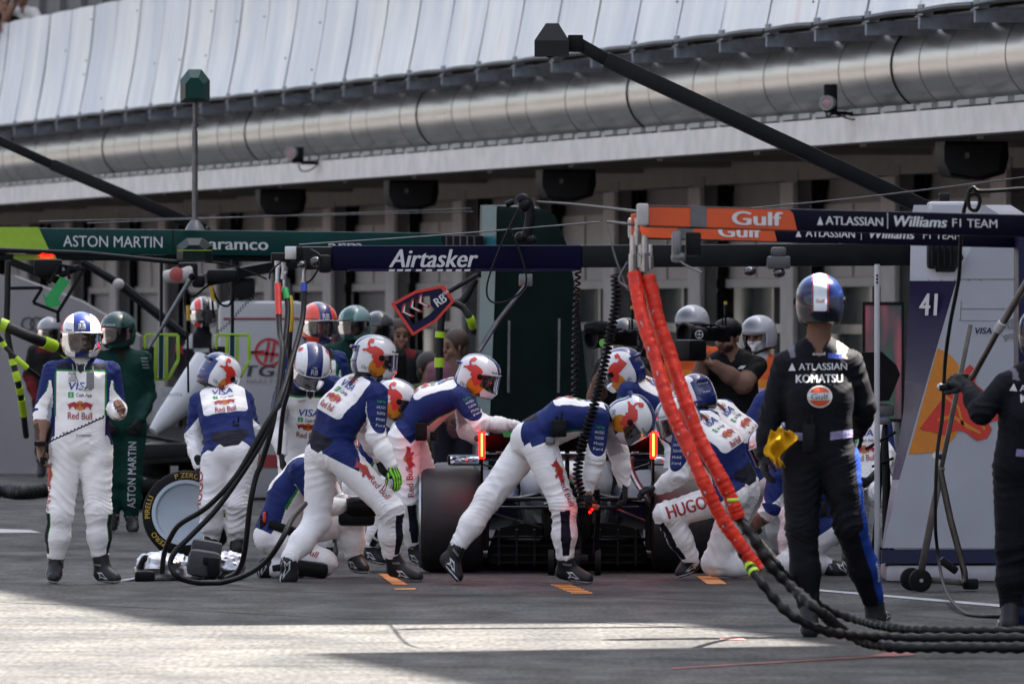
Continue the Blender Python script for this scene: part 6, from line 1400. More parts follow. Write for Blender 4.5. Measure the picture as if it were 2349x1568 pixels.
for k, x in enumerate((370, 533)):
    t = thing('hanging_frame', (P(x, 600, YA-1).x, YA-1, 1.2), ['lime green tool frame hanging on a thin dark post, the left one of the pair', 'lime green tool frame hanging beside the white tower, the right one of the pair'][k], 'frame', 'lime hanging frames')
    Yf = YA-1; dx = x-370
    mb = MB(); mb.tube([P(x, 596, Yf), P(x, 768, Yf)], .014, 8); mb.build('post', M['blackmetal'], t)
    mb = MB(); pth = [(333, 768), (408, 768), (409, 825), (386, 869), (354, 869)]
    for (a, b_), (c, d) in zip(pth, pth[1:]): mb.beam(P(a+dx, b_, Yf), P(c+dx, d, Yf), .03, .026, ch=.004)
    mb.beam(P(333+dx, 768, Yf), P(333+dx, 800, Yf), .03, .02, ch=.004)
    for q in (358, 382): mb.beam(P(q+dx, 768, Yf), P(q+dx-1, 869, Yf), .03, .03, ch=.004)
    mb.build('frame', M['lime'], t)
    mb = MB(); mb.beam(P(x, 768, Yf-.03), P(x-1, 869, Yf-.03), .02, .035); mb.build('centre_strip', M['teal'], t)
    mb = MB(); mb.cbox(P(341+dx, 830, Yf+.1), (.1, .2, .25), None, .02); mb.build('tool_box', M['black'], t)
t = thing('camera_boom', (P(-60, 572, 80).x, 80, 1.9), 'thin dark boom with green camera housing in front of the green gantry beam', 'boom')
MB().tube([P(-80, 570, 80), P(200, 581, 80), P(410, 602, 80)], .018, 8).build('boom', M['blackmetal'], t)
o = octo(t, 446, 573, 79.9, .27, .18, M['dteal']); mb = MB(); mb.beam(P(407, 574, 79.77), P(485, 574, 79.77), .01, .006); mb.build('yellow_line', M['lime'], o)
mb = MB(); mb.tube(smooth_path([P(470, 600, 80), P(520, 606, 80), P(570, 622, 80), P(612, 640, 80)]), .008, 6); mb.build('cable', M['black'], t)
# clutter hanging under the green beam
t = thing('wheel_gun', P(445, 640, 82), 'cluster of white and black pneumatic tools hanging under the green gantry beam', 'tool')
mb = MB(); mb.lathe([(0, .05), (.22, .07), (.24, .05)], P(378, 635, 82), (1, -.3, .1), 16); mb.build('gun_body', M['offwhite'], t); mb = MB(); mb.lathe([(0, .058), (.02, .058), (.03, .03)], P(404, 629, 81.9), (.3, -1, 0), 16); mb.build('gun_socket', mat('pale_red', (.5, .1, .1), .4), t)
mb = MB(); mb.cbox(P(430, 622, 82), (.16, .15, .14), None, .03); mb.cbox(P(510, 632, 82), (.24, .15, .1), None, .03); mb.tube([P(475, 640, 82), P(545, 628, 82)], .055, 12); mb.cbox(P(455, 645, 82), (.1, .1, .1), None, .03); mb.tube([P(440, 600, 82), P(440, 640, 82)], .03, 8); mb.build('gun_motor', M['black'], t)
mb = MB()
for a in ([(420, 645), (440, 680), (470, 660), (500, 640)], [(480, 640), (500, 690), (525, 700), (540, 660)], [(430, 640), (425, 690), (430, 760), (432, 900)], [(486, 650), (488, 700), (492, 730)]): mb.tube(smooth_path([P(x, y, 82) for x, y in a]), .010, 6)
mb.build('air_line', M['black'], t); mb = MB(); mb.tube([P(431, 700, 81.95), P(432, 735, 81.95)], .016, 8); mb.tube([P(484, 655, 81.95), P(489, 690, 81.95)], .016, 8); mb.build('air_line_band', M['yellow'], t)
t = thing('strut', P(330, 815, 80), 'slim grey strut sloping up to the tools under the green beam', 'pole'); mb = MB(); mb.tube([P(340, 800, 80), P(375, 745, 80)], .012, 8); mb.tube([P(375, 745, 80), P(440, 635, 80)], .018, 8); mb.build('tube', M['greymetal'], t); MB().ball(P(440, 635, 80), .03, 10).build('joint', M['black'], t)
t = thing('strut', P(440, 800, 86), 'thick black strut sloping down to the right behind the green crew member', 'pole'); mb = MB(); mb.tube([P(190, 600, 86), P(280, 655, 86)], .035, 8); mb.tube([P(280, 655, 86), P(430, 775, 86)], .04, 8); mb.build('tube', M['blackmetal'], t); MB().ball(P(272, 652, 85.9), .05, 10).build('clamp', M['offwhite'], t)

# green arrow board
t = thing('arrow_sign', P(130, 660, 81), 'green arrow pointing down in a dark wire frame, hung at the upper left', 'sign')
plate([(139, 634), (160, 646), (134, 684), (141, 700), (107, 707), (97, 670), (106, 682)], 81, .015, mat('green_arrow', (.01, .42, .09), .5, var=.1), t, 'arrow')
mb = MB()
for a, b_ in (((76, 694), (97, 660)), ((97, 660), (20, 661)), ((76, 694), (133, 716)), ((133, 716), (193, 618)), ((193, 618), (135, 608)), ((135, 608), (112, 650)), ((150, 610), (160, 640)), ((133, 716), (133, 740))): mb.beam(P(*a, 81), P(*b_, 81), .02, .025)
mb.build('wire_frame', M['black'], t)
mb = MB(); mb.cbox(P(110, 612, 81.1), (.22, .1, .12), None, .02); mb.cbox(P(160, 622, 81.1), (.18, .1, .05), (Vector((.9, 0, .4)), Vector((0, 1, 0)), Vector((-.4, 0, .9))), .02); mb.beam(P(25, 600, 81.2), P(150, 650, 81.2), .05, .06); mb.build('bracket', M['black'], t)
GRP = 'black hoses with lime bands at the left'
hanging_hose('banded_hose', [(-150, 598, 82), (-120, 660, 80), (-40, 725, 78), (0, 742, 78), (80, 777, 78), (145, 803, 78.3), (180, 830, 79)], .04, 'thick black hose with wide lime bands sloping in from the left edge', group=GRP, bands=((.50, .56, 'limeglow'), (.72, .78, 'limeglow'), (.86, .92, 'limeglow')))
hanging_hose('banded_hose', [(-90, 600, 81), (-70, 690, 79), (-30, 745, 77.5), (2, 779, 77.5), (12, 795, 77.5), (52, 835, 77.5), (90, 865, 77.6)], .018, 'thin black hose with lime bands ending behind the left man', group=GRP, bands=((.56, .67, 'limeglow'), (.78, .89, 'limeglow')))
hanging_hose('banded_hose', [(18, 598, 79), (17, 680, 79), (16, 755, 79), (28, 823, 79), (42, 880, 79), (52, 935, 79.2), (60, 1000, 79.5)], .024, 'black hose hanging nearly vertical at the left edge with lime bands low down', group=GRP, bands=((.50, .56, 'limeglow'), (.60, .65, 'limeglow'), (.69, .74, 'limeglow'), (.78, .88, 'limeglow')))
hanging_hose('banded_hose', [(1090, 640, 78), (1060, 690, 78), (1020, 700, 78), (1010, 760, 78), (1008, 820, 78), (1006, 920, 78)], .03, 'black hose with lime bands hanging behind the tilted stop sign', group=GRP, bands=((.62, .67, 'limeglow'), (.8, .85, 'limeglow')))
hanging_hose('banded_hose', [(1030, 690, 77), (1062, 705, 77), (1080, 735, 77), (1086, 760, 77.2)], .026, 'short black hose with one lime band right of the stop sign', group=GRP, bands=((.62, .85, 'limeglow'),))

# white tower with the red ring, far back
YH = 97
t = thing('pit_gantry', (P(590, 1145, YH).x, YH, 0), 'pale grey pit tower with a red ring emblem and a long black camera boom', 'gantry')
mWt = mat('tower_grey', (.44, .44, .455), .4, var=.06, scale=2, coat=.2)
a, c = P(500, 690, YH), P(700, 1140, YH); mb = MB(); mb.cbox(((a.x+c.x)/2, YH+.4, a.z/2), (c.x-a.x, .8, a.z), None, .09); twh = mb.build('tower', mWt, t)
mb = MB(); mb.box(((a.x+c.x)/2, YH-.002, P(0, 731, YH).z), (c.x-a.x-.1, .006, .022)); mb.box(((a.x+c.x)/2, YH-.004, P(0, 1057, YH).z), (c.x-a.x+.01, .012, .12)); mb.build('red_stripe', mat('dark_red', (.32, .02, .025), .5), twh)
mb = MB(); cc = P(617, 808, YH-.01); vs = []; 
for r_ in (.135, .11): vs += [cc+Vector((r_*math.cos(q*2*math.pi/36), 0, r_*math.sin(q*2*math.pi/36))) for q in range(36)]
mb.add(vs, [(q, (q+1) % 36, 36+(q+1) % 36, 36+q) for q in range(36)])
for x0, z0, x1, z1, w_ in ((-.035, -.09, -.0, .1, .028), (.02, -.09, .055, .1, .028), (-.17, -.0, .09, -.02, .03), (-.17, 0, -.04, .015, .02)): mb.beam(cc+Vector((x0, -.002, z0)), cc+Vector((x1, -.002, z1)), .004, w_)
mb.build('ring_emblem', M['redletter'], twh, 0)
put_text(twh, 'lettering', 'TGR', P(612, 850, YH-.01), (1, 0, 0), (0, 0, 1), 25*YH/FPX, M['blackletter'], bold=.05, spacing=1.1, shear=.15, width=.42)
put_text(twh, 'lettering', 'HAAS F1 TEAM', P(628, 874, YH-.01), (1, 0, 0), (0, 0, 1), 10*YH/FPX, M['grayletter'], width=.5)
mb = MB(); mb.cbox(P(560, 660, YH+.4), (.2, .3, .2), None, .03); mb.beam(P(470, 640, YH), P(690, 600, YH+.4), .12, .1); mb.build('beam_mount', M['blackmetal'], twh)
mb = MB(); mb.beam(P(-90, 283, YH+.2), P(120, 378, YH+.2), .085, .085, ch=.01); mb.beam(P(118, 377, YH+.2), P(470, 526, YH+.3), .105, .105, ch=.01); mb.beam(P(470, 526, YH+.3), P(575, 665, YH+.4), .08, .08); mb.build('camera_boom', M['blackmetal'], t)
# grey hoarding at the far left with rings
YU = 112
t = thing('pit_tower', (P(130, 1086, YU).x, YU, 0), 'plain grey tower with dark ring emblem at the far left edge', 'tower')
plate([(-60, 625), (30, 632), (185, 690), (320, 770), (328, 1088), (-60, 1088)], YU, .9, mat('hoarding_grey', (.36, .345, .35), .6, var=.08, scale=1), t, 'panel')
for k in range(4):
    mb = MB(); mb.lathe([(0, .062), (0, .074)], P(65+20*k, 742, YU-.006-.001*k), (0, -1, 0), 28) if 0 else None
    cc = P(64+20*k, 742, YU-.01-.002*k); path = [cc+Vector((.066*math.cos(q*2*math.pi/28), 0, .066*math.sin(q*2*math.pi/28))) for q in range(29)]; mb.tube(path, .007, 6); mb.build('ring_emblem', M['blackletter'], t)

# black hoses and gear lying far back on the left
hanging_hose('ground_hose', [(-40, 1135, 98), (20, 1131, 98), (50, 1136, 97), (90, 1128, 98), (130, 1130, 98), (170, 1140, 98)], .06, 'thick black ribbed hose lying on the ground at the far left', wrap=.25, sub=10)
t = thing('race_car_nose', P(390, 960, 92), 'white nose and black front wing of another racing car, far back beyond the spare wheel', 'racing car')
t.location.z = 0
mb = MB(); prof = [(0, .05), (.15, .09), (.45, .14), (.8, .2)]; mb.lathe(prof, P(352, 990, 92), (1, .5, 1.1), 14); mb.build('nose_cone', M['white'], t)
put_text(t, 'lettering', 'TOYOTA', P(395, 905, 91.6), (1, 0, 0), (0, 0, 1), .03, M['grayletter'], bold=.03)
plate([(352, 888), (432, 888), (430, 945), (352, 943)], 93.0, .1, mat('car_white', (.42, .42, .44), .4), t, 'body_panel')
mb = MB(); mb.cbox(P(395, 1040, 92), (.5, .9, .2), None, .05); mb.beam(P(330, 1060, 91.5), P(470, 1050, 91.5), .3, .03); mb.beam(P(335, 1000, 92), P(440, 1020, 92), .2, .03); mb.cbox(P(380, 1110, 92), (.7, 1.2, .12), None, .03); mb.build('front_wing', M['carbon'], t)
for x in (350, 450):
    mb = MB(); mb.lathe([(-.15, .25), (-.13, .30), (.13, .30), (.15, .25)], (P(x, 1090, 92.6).x, 92.6, .30), (1, 0, 0), 28); mb.build('wheel', M['rubber'], t)

# ------------------------------------------------------------------ spare wheel
def tyre_wheel(par, c, axis, r, wd, rimr, cover):
    d, s, u = frame(axis); h = wd/2
    prof = [(-h*.8, rimr), (-h, rimr*1.06), (-h, r*.88), (-h*.9, r*.965), (-h*.7, r*.995), (0, r), (h*.7, r*.995), (h*.9, r*.965), (h, r*.88), (h, rimr*1.06), (h*.8, rimr)]
    t = MB().lathe(prof, c, axis, 72, True).build('tyre', M['rubber'], par, 35)
    rim = MB().lathe([(h*.55, .02), (h*.6, rimr*.5), (h*.82, rimr*.9), (h*.98, rimr*.95), (h*1.0, rimr*1.06), (h*.7, rimr*1.07), (-h*.7, rimr*1.07), (-h*.98, rimr*1.04), (-h*.8, rimr*.9), (-h*.6, .02)], c, axis, 64).build('rim', cover, par, 35)
    return t, rim
YW = 74.15; c = P(431, 1192, YW); ax = Vector((-.12, -.97, .2)).normalized(); c.z = .302
t = thing('spare_wheel', (c.x, c.y, 0), 'upright spare wheel with white rim cover and yellow tyre lettering', 'wheel')
mCov = mat('white_rim_cover', (.5, .58, .66), .35, var=.06, scale=5, coat=.3)
ty, rm = tyre_wheel(t, c, ax, .312, .30, .222, mCov)
d, s, u = frame(ax)
# sidewall lettering set round the wheel
def arc_text(par, txt, a0, rad, h, m, bold=.03, k=1.):
    v, f, wd = text2d(txt, bold, 0, 1.05); mb = MB(); pts = []
    for x, y, z in v:
        a = a0-(x-wd/2)*h*k/rad; rr = rad+(y-.5)*h; pts.append(c+d*(.1525+z)+(-s)*(math.cos(a)*rr)+u*(math.sin(a)*rr))
    mb.add(pts, f); return mb.build('lettering', m, par, 0)
sx = 1
for a0, tx in ((R(172), 'PIRELLI'), (R(88), 'P ZERO'), (R(-8), 'P ZERO'), (R(228), 'ZERO')): arc_text(ty, tx, a0, .268, .036, M['yellow'], k=1.)
for a0 in (R(75), R(100)): arc_text(ty, '- - -', a0, .244, .012, M['yellow'])
mb = MB(); mb.lathe([(.155, .225), (.160, .232), (.155, .238)], c, ax, 64, False) if 0 else None

# silver heat blanket bundle with grey strap box
t = thing('tyre_blanket', G(430, 1338), 'crumpled silver tyre blanket with a grey strap, bundled on the ground before the spare wheel', 'blanket')
def lump(c, sx, sy, sz, seed, amp=.2, n1=40, n2=26):
    rnd = np.random.RandomState(seed); k = rnd.randn(16, 3)*3.2; ph = rnd.rand(16)*6; vs = []
    for j in range(n2+1):
        th = math.pi*j/n2
        for i in range(n1):
            a = 2*math.pi*i/n1; q = np.array([math.sin(th)*math.cos(a), math.sin(th)*math.sin(a), math.cos(th)])
            q = np.sign(q)*np.abs(q)**.75; e = 1+amp*sum(1-2*abs(math.sin(k[m]@q+ph[m])) for m in range(16))/6
            vs.append(Vector((c.x+q[0]*sx*e, c.y+q[1]*sy*e, max(.004, c.z+q[2]*sz*e))))
    fs = [(j*n1+i, (j+1)*n1+i, (j+1)*n1+(i+1) % n1, j*n1+(i+1) % n1) for j in range(n2) for i in range(n1)]; return vs, fs
mFoil = mat('silver_foil', (.42, .415, .44), .28, .85, var=.12, bump=.6, bscale=9)
Yb = 68.3
mb = MB(); mb.add(*lump(P(372, 1302, Yb), .19, .17, .11, 4, .13)); mb.add(*lump(P(455, 1308, Yb), .17, .18, .10, 8, .15)); mb.add(*lump(P(522, 1298, Yb+.1), .13, .15, .10, 12, .15)); mb.build('foil', mFoil, t, 50)
mb = MB(); mb.cbox(P(468, 1292, Yb-.12), (.22, .2, .18), (Vector((.97, 0, -.15)), Vector((0, 1, 0)), Vector((.15, 0, .97))), .05); mb.cbox(P(474, 1256, Yb), (.2, .18, .1), (Vector((.98, 0, -.17)), Vector((0, 1, 0)), Vector((.17, 0, .98))), .03); sb = mb.build('strap', mat('grey_webbing', (.06, .065, .07), .75, var=.2, bump=.3), t)
mb = MB(); mb.cbox(P(490, 1300, Yb-.24), (.08, .04, .12), None, .01); mb.cbox(P(484, 1285, Yb-.23), (.1, .04, .05), None, .01); mb.build('buckle', M['black'], sb)
mb = MB(); mb.cbox(P(332, 1321, Yb-.25), (.13, .1, .07), None, .02); mb.tube(smooth_path([P(322, 1305, Yb-.1), P(328, 1288, Yb-.1), P(336, 1280, Yb-.1), P(342, 1298, Yb-.1)]), .025, 8); mb.build('connector', M['black'], t)
mb = MB(); mb.tube([P(278, 1332, Yb-.25), P(290, 1331, Yb-.25), P(300, 1329, Yb-.25), P(318, 1326, Yb-.25)], [.008, .013, .010, .016], 10); mb.build('plug', M['steel'], t)

# ------------------------------------------------------------------ racing car seen from behind
YC = 70.4; xc = P(1301, 0, YC).x
car = thing('racing_car', (xc, YC, 0), 'black racing car seen from behind, two red lights lit on its rear wing', 'racing car')
def C(x, y, z): return Vector((xc+x, YC+y, z))
mTyre = mat('worn_slick', (.018, .018, .019), .55, var=.35, scale=7, bump=.12, bscale=40, stretch=(1, 5, 5))
def car_wheel(x, y, r, wd):
    ww = bpy.data.objects.new('wheel', None); COL.objects.link(ww); ww.parent = car
    h = wd/2; c_ = C(x, y, r); sgn = -1 if x < 0 else 1
    prof = [(-h*.8, .235), (-h*.97, .25), (-h, r*.86), (-h*.93, r*.95), (-h*.8, r*.985), (-h*.4, r*.997), (0, r), (h*.4, r*.997), (h*.8, r*.985), (h*.93, r*.95), (h, r*.86), (h*.97, .25), (h*.8, .235)]
    MB().lathe(prof, c_, (1, 0, 0), 80, True).build('tyre', mTyre, ww, 35)
    MB().lathe([(-h*.7, .03), (-h*.72, .2), (-h*.96, .225), (-h*.96, .245), (h*.96, .245), (h*.96, .225), (h*.72, .2), (h*.7, .03)], c_, (1, 0, 0), 48).build('rim', M['steel'] if y < 1 else M['blackmetal'], ww, 35)
    if x < 0: MB().lathe([(-h*.9, .300), (-h*1.04, .305), (-h*1.05, .318), (-h*.98, .326)], c_, (1, 0, 0), 72, True).build('rim_edge', M['steel'], ww)
for sx in (-1, 1): car_wheel(sx*.775, 0, .352, .42); car_wheel(sx*.78, 3.45, .345, .31)
m_c = M['carbon']
# floor, diffuser, plank
mb = MB(); mb.cbox(C(0, 1.9, .07), (1.5, 3.2, .05), None, .015); mb.build('floor', m_c, car)
mb = MB(); mb.prism([(-.52, .03), (.52, .03), (.54, .10), (.48, .26), (.30, .30), (-.30, .30), (-.48, .26), (-.54, .10)], C(0, .12, .03), (1, 0, 0), (0, 0, 1), .06); df = mb.build('diffuser', m_c, car)
for x in (-.46, -.34, -.22, -.1, .1, .22, .34, .46): MB().box(C(x, -.02, .17), (.016, .3, .24 if abs(x) > .15 else .2)).build('strake', m_c, df)
for z in (.07, .12, .18, .24): MB().box(C(0, -.06, z), (1.0, .1, .012)).build('diffuser_vane', M['blackmetal'], df)
mb = MB(); mb.cbox(C(0, .45, .34), (.34, 1.2, .28), None, .06); mb.cbox(C(0, -.12, .30), (.18, .4, .2), None, .04); mb.prism([(-.08, -.1), (.08, -.1), (.05, .1), (-.05, .1)], C(0, -.35, .28), (1, 0, 0), (0, 0, 1), .12); mb.build('gearbox', m_c, car)
mb = MB(); mb.cbox(C(0, -.42, .30), (.10, .03, .12), None, .01); mb.build('rain_light', mat('dark_red_lens', (.12, .01, .01), .2, var=0), car)
mb = MB(); mb.lathe([(-.25, .095), (-.25, .082), (.1, .078), (.12, .095)], C(-.03, -.05, .53), (0, 1, 0), 28); mb.build('exhaust', M['blackmetal'], car)
MB().tube([C(-.03+.098*math.cos(q*.2244), -.2, .53+.098*math.sin(q*.2244)) for q in range(3, 13)], .012, 8).build('exhaust_trim', mat('green_trim', (.02, .5, .12), .4), car)
# engine cover and sidepods
cov = MB(); n6 = 20; rows6 = [(-.1, .10, .08, .58), (.3, .17, .17, .60), (.8, .26, .26, .58), (1.3, .32, .36, .60), (1.8, .30, .42, .62)]
vs = [C(math.cos(2*math.pi*q/n6)*a, y, z+math.sin(2*math.pi*q/n6)*b_) for y, a, b_, z in rows6 for q in range(n6)]
cov.add(vs, [(i*n6+q, i*n6+(q+1) % n6, (i+1)*n6+(q+1) % n6, (i+1)*n6+q) for i in range(len(rows6)-1) for q in range(n6)]+[tuple(range(n6))[::-1], tuple((len(rows6)-1)*n6+q for q in range(n6))]); cov.build('engine_cover', M['white'], car, 60)
for sx in (-1, 1):
    mb = MB(); rws = [(.35, .12, .06, .42), (.9, .2, .12, .42), (1.5, .26, .18, .44), (2.2, .26, .2, .46)]
    vs = [C(sx*(.46+.06*i)+math.copysign(abs(math.cos(2*math.pi*q/n6))**.6, math.cos(2*math.pi*q/n6))*a, y, z+math.copysign(abs(math.sin(2*math.pi*q/n6))**.6, math.sin(2*math.pi*q/n6))*b_) for i, (y, a, b_, z) in enumerate(rws) for q in range(n6)]
    mb.add(vs, [(i*n6+q, i*n6+(q+1) % n6, (i+1)*n6+(q+1) % n6, (i+1)*n6+q) for i in range(3) for q in range(n6)]+[tuple(range(n6))[::-1], tuple(3*n6+q for q in range(n6))]); mb.build('sidepod', M['navy'], car, 60)
    mb = MB(); mb.cbox(C(sx*.70, 2.35, .72), (.24, .06, .075), None, .02); mb.beam(C(sx*.6, 2.35, .70), C(sx*.3, 2.3, .6), .03, .012); mr = mb.build('mirror', M['carbon'], car)
    mb = MB(); mb.cbox(C(sx*.70, 2.318, .72), (.2, .006, .055), None, .002); mb.build('mirror_glass', mat('mirror_glass', (.75, .78, .85), .06, 1., var=0), mr)
    for q, (z0, z1, y1) in enumerate(((.52, .45, .5), (.24, .22, .5), (.5, .46, -.22), (.22, .22, -.22))): MB().beam(C(sx*.17, y1, z0), C(sx*.58, 0, z1), .07, .018, ch=.004).build('suspension_arm', m_c, car)
    MB().cbox(C(sx*.555, -.05, .36), (.06, .34, .42), None, .02).build('brake_duct', M['black'], car)
    MB().tube(smooth_path([C(sx*.57, -.2, .44), C(sx*.54, -.32, .5), C(sx*.46, -.3, .62), C(sx*.42, -.28, .74), C(sx*.46, -.3, .82)]), .022, 8).build('wing_support', M['steel'], car)
mb = MB(); mb.beam(C(-.5, -.34, .50), C(.5, -.34, .50), .12, .02, ch=.006); mb.beam(C(-.48, -.28, .44), C(.48, -.28, .44), .14, .02, ch=.006); mb.build('beam_wing', m_c, car)
mb = MB(); mb.tube([C(-.15, -.1, .30), C(-.55, -.25, .42)], .008, 6); mb.tube([C(.15, -.1, .5), C(.55, -.1, .34)], .008, 6); mb.build('tie_rod', M['steel'], car)
# rear wing
wing = MB(); pr = [(-.0, 0), (.08, -.012), (.2, -.012), (.32, .02), (.2, .03), (.08, .018)]
def foil(mb, y0, z0, ch, tilt, x0, x1):
    cs, sn = math.cos(tilt), math.sin(tilt); pts = [(a/.32*ch, b_/.32*ch) for a, b_ in pr]
    for x in (x0, x1): mb.v += [tuple(C(x, y0+a*cs-b_*sn, z0+a*sn+b_*cs)) for a, b_ in pts]
    o_ = len(mb.v)-12; k_ = 6; mb.f += [tuple(o_+i for i in range(k_)), tuple(o_+k_+i for i in range(k_))[::-1]]+[(o_+i, o_+k_+i, o_+k_+(i+1) % k_, o_+(i+1) % k_) for i in range(k_)]; mb.m += [0]*8
foil(wing, -.55, .93, .20, R(-38), -.56, .56); foil(wing, -.36, .80, .34, R(-10), -.56, .56)
rw = wing.build('rear_wing', m_c, car, 30)
MB().prism([(-.03, -.25), (.03, -.25), (.02, .25), (-.02, .25)], C(0, -.1, .62), (0, 1, 0), (0, 0, 1), .03).build('wing_pylon', m_c, rw)
for sx in (-1, 1):
    ol = [(-.62, .96), (-.1, .96), (.0, .86), (-.04, .70), (-.14, .56), (-.3, .48), (-.42, .46), (-.5, .52), (-.5, .62), (-.58, .74)]
    MB().prism([(y, z) for y, z in ol], C(sx*.572, 0, 0), (0, 1, 0), (0, 0, 1), .016).build('endplate', m_c, rw, 30)
    mb = MB(); mb.cbox(C(sx*.572, -.615, .865), (.042, .014, .18), None, .006); mb.build('rear_light', M['led'], rw); mb = MB(); mb.cbox(C(sx*.572, -.624, .865), (.010, .006, .15), None, .002); mb.build('light_core', M['ledcore'], rw)  # red strip made wider to draw the glow round its core
plate([(1152, 990), (1182, 990), (1178, 1002), (1156, 1002)], YC-.56, .008, mat('green_sticker', (.01, .35, .06), .4), rw, 'sticker')
# cockpit, halo, nose, front wing, airbox
mb = MB(); mb.cbox(C(0, 2.9, .42), (.62, 2.0, .34), None, .12); mb.lathe([(0, .26), (.8, .2), (1.5, .12)], C(0, 3.6, .42), (0, 1, -.05), 20); mb.build('chassis', M['white'], car)
mb = MB(); mb.tube(smooth_path([C(-.3, 2.3, .72), C(-.26, 2.9, .86), C(0, 3.35, .84), C(.26, 2.9, .86), C(.3, 2.3, .72)]), .028, 10); mb.tube([C(0, 3.35, .84), C(0, 3.5, .62)], .025, 8); mb.build('halo', m_c, car)
mb = MB(); mb.cbox(C(0, 1.8, .92), (.3, .5, .14), None, .05); ab = mb.build('airbox', M['navy'], car)
mb = MB(); mb.cbox(C(-.02, 1.7, 1.04), (.36, .06, .05), None, .015); mb.tube([C(-.1, 1.7, 1.06), C(-.1, 1.7, 1.12)], .01, 6); mb.tube([C(.02, 1.7, 1.06), C(.02, 1.7, 1.1)], .012, 6); mb.tube([C(.1, 1.7, 1.06), C(.1, 1.7, 1.1)], .01, 6); mb.build('roll_hoop_camera', M['blackmetal'], ab)
mb = MB(); mb.box(C(0, 4.9, .12), (1.9, .35, .02)); mb.box(C(0, 4.75, .2), (1.8, .18, .02)); mb.build('front_wing', m_c, car)
# rear jack under the car
t = thing('rear_jack', C(.02, -.55, 0), 'black rear jack with small wheels pushed under the tail of the car', 'jack')
mb = MB(); mb.cbox(C(.03, -.5, .1), (.22, .5, .06), None, .02); mb.beam(C(.03, -.42, .12), C(.03, -.28, .26), .12, .04); mb.build('frame', M['blackmetal'], t)
mb = MB(); mb.beam(C(.18, -.74, .1), C(.2, -.9, .42), .03, .05); mb.tube([C(.2, -.9, .42), C(.19, -.98, .58)], .02, 8); mb.build('lever', M['black'], t)
for x in (-.11, .06, .20): MB().lathe([(-.02, .02), (-.02, .085), (.02, .085), (.02, .02)], C(x, -.78, .085), (1, 0, 0), 24).build('wheel', M['rubber'], t)
t = thing('wheel_gun', P(825, 1165, 68.9), 'black wheel gun held by the kneeling man, pointed at the rear wheel', 'tool')
mb = MB(); mb.lathe([(0, .05), (.04, .07), (.16, .075), (.2, .06), (.26, .05)], P(795, 1160, 68.9), (1, .2, -.02), 20); mb.cbox(P(818, 1188, 68.95), (.24, .12, .1), None, .03); mb.build('gun_body', M['black'], t)
mb = MB(); mb.tube([P(800, 1140, 68.8), P(858, 1142, 68.9)], .012, 8); mb.cbox(P(835, 1141, 68.75), (.06, .02, .014), None, .003); mb.build('gun_rail', M['steel'], t)

# ------------------------------------------------------------------ trolley stand, jack handle, cables at the right
t = thing('trolley_stand', (P(2160, 1340, 65.6).x, 65.6, 0), 'grey steel A-frame trolley stand with two small black wheels before the white tower', 'stand')
mSt = mat('brown_steel', (.15, .13, .12), .35, .8, var=.25, scale=12); Yt = 65.6
mb = MB(); mb.beam(P(2226, 744, Yt), P(2160, 1070, Yt), .055, .03, ch=.006); mb.beam(P(2160, 1070, Yt), P(2114, 1306, Yt), .04, .045, ch=.006); mb.tube([P(2156, 1076, Yt-.03), P(2180, 1190, Yt-.03), P(2212, 1310, Yt-.03), P(2214, 1330, Yt-.03), P(2205, 1336, Yt-.03)], .022, 10); mb.beam(P(2110, 1326, Yt), P(2212, 1336, Yt), .05, .04, ch=.006); mb.build('frame', mSt, t)
mb = MB(); mb.tube([P(2146, 1044, Yt-.08), P(2158, 1046, Yt+.05)], .022, 10); mb.build('pivot', M['steel'], t)
for x, yy in ((2111, Yt-.06), (2091, Yt+.28)):
    c_ = P(x, 1327, yy); c_.z = .072; mb = MB(); mb.lathe([(-.022, .025), (-.022, .06), (-.016, .072), (.016, .072), (.022, .06), (.022, .025)], c_, (.25, -1, 0), 28); w_ = mb.build('wheel', M['rubber'], t); MB().lathe([(-.025, .012), (.028, .012)], c_, (.25, -1, 0), 12).build('axle', M['steel'], w_)
mb = MB(); mb.cbox(P(2176, 1296, Yt-.05), (.13, .1, .05), (Vector((.8, 0, -.6)), Vector((0, 1, 0)), Vector((.6, 0, .8))), .015); mb.cbox(P(2226, 1338, Yt+.1), (.1, .15, .07), None, .02); mb.build('pedal', M['black'], t)
t = thing('jack_handle', P(2225, 880, 57.4), 'long steel jack handle slanting up to the right edge, held by the man in black', 'handle')
mb = MB(); mb.tube([P(2390, 590, 57.0), P(2300, 740, 57.2), P(2296, 747, 57.2)], .021, 12); mb.tube([P(2296, 747, 57.2), P(2236, 856, 57.4), P(2214, 884, 57.5)], .017, 12); mb.build('tube', mSt, t)
mb = MB(); mb.lathe([(-.03, .026), (.03, .026)], P(2294, 749, 57.2), (P(2300, 740, 57.2)-P(2236, 856, 57.4)), 14); mb.build('collar', M['offwhite'], t)
mb = MB(); mb.cbox(P(2187, 889, 57.5), (.16, .07, .04), None, .015); mb.cbox(P(2204, 868, 57.5), (.09, .07, .06), None, .02); mb.build('grip', M['blackmetal'], t); MB().ball(P(2158, 887, 57.5), .022, 10).build('grip_end', M['steel'], t)
def cable(pts, r, label, m='black'):
    path = smooth_path([P(*p) for p in pts])
    for q in path: q.z = max(q.z, r)
    return MB().tube(path, r, 8).build('cable', M[m], None, 80, loc=path[0], label=label, cat='cable')
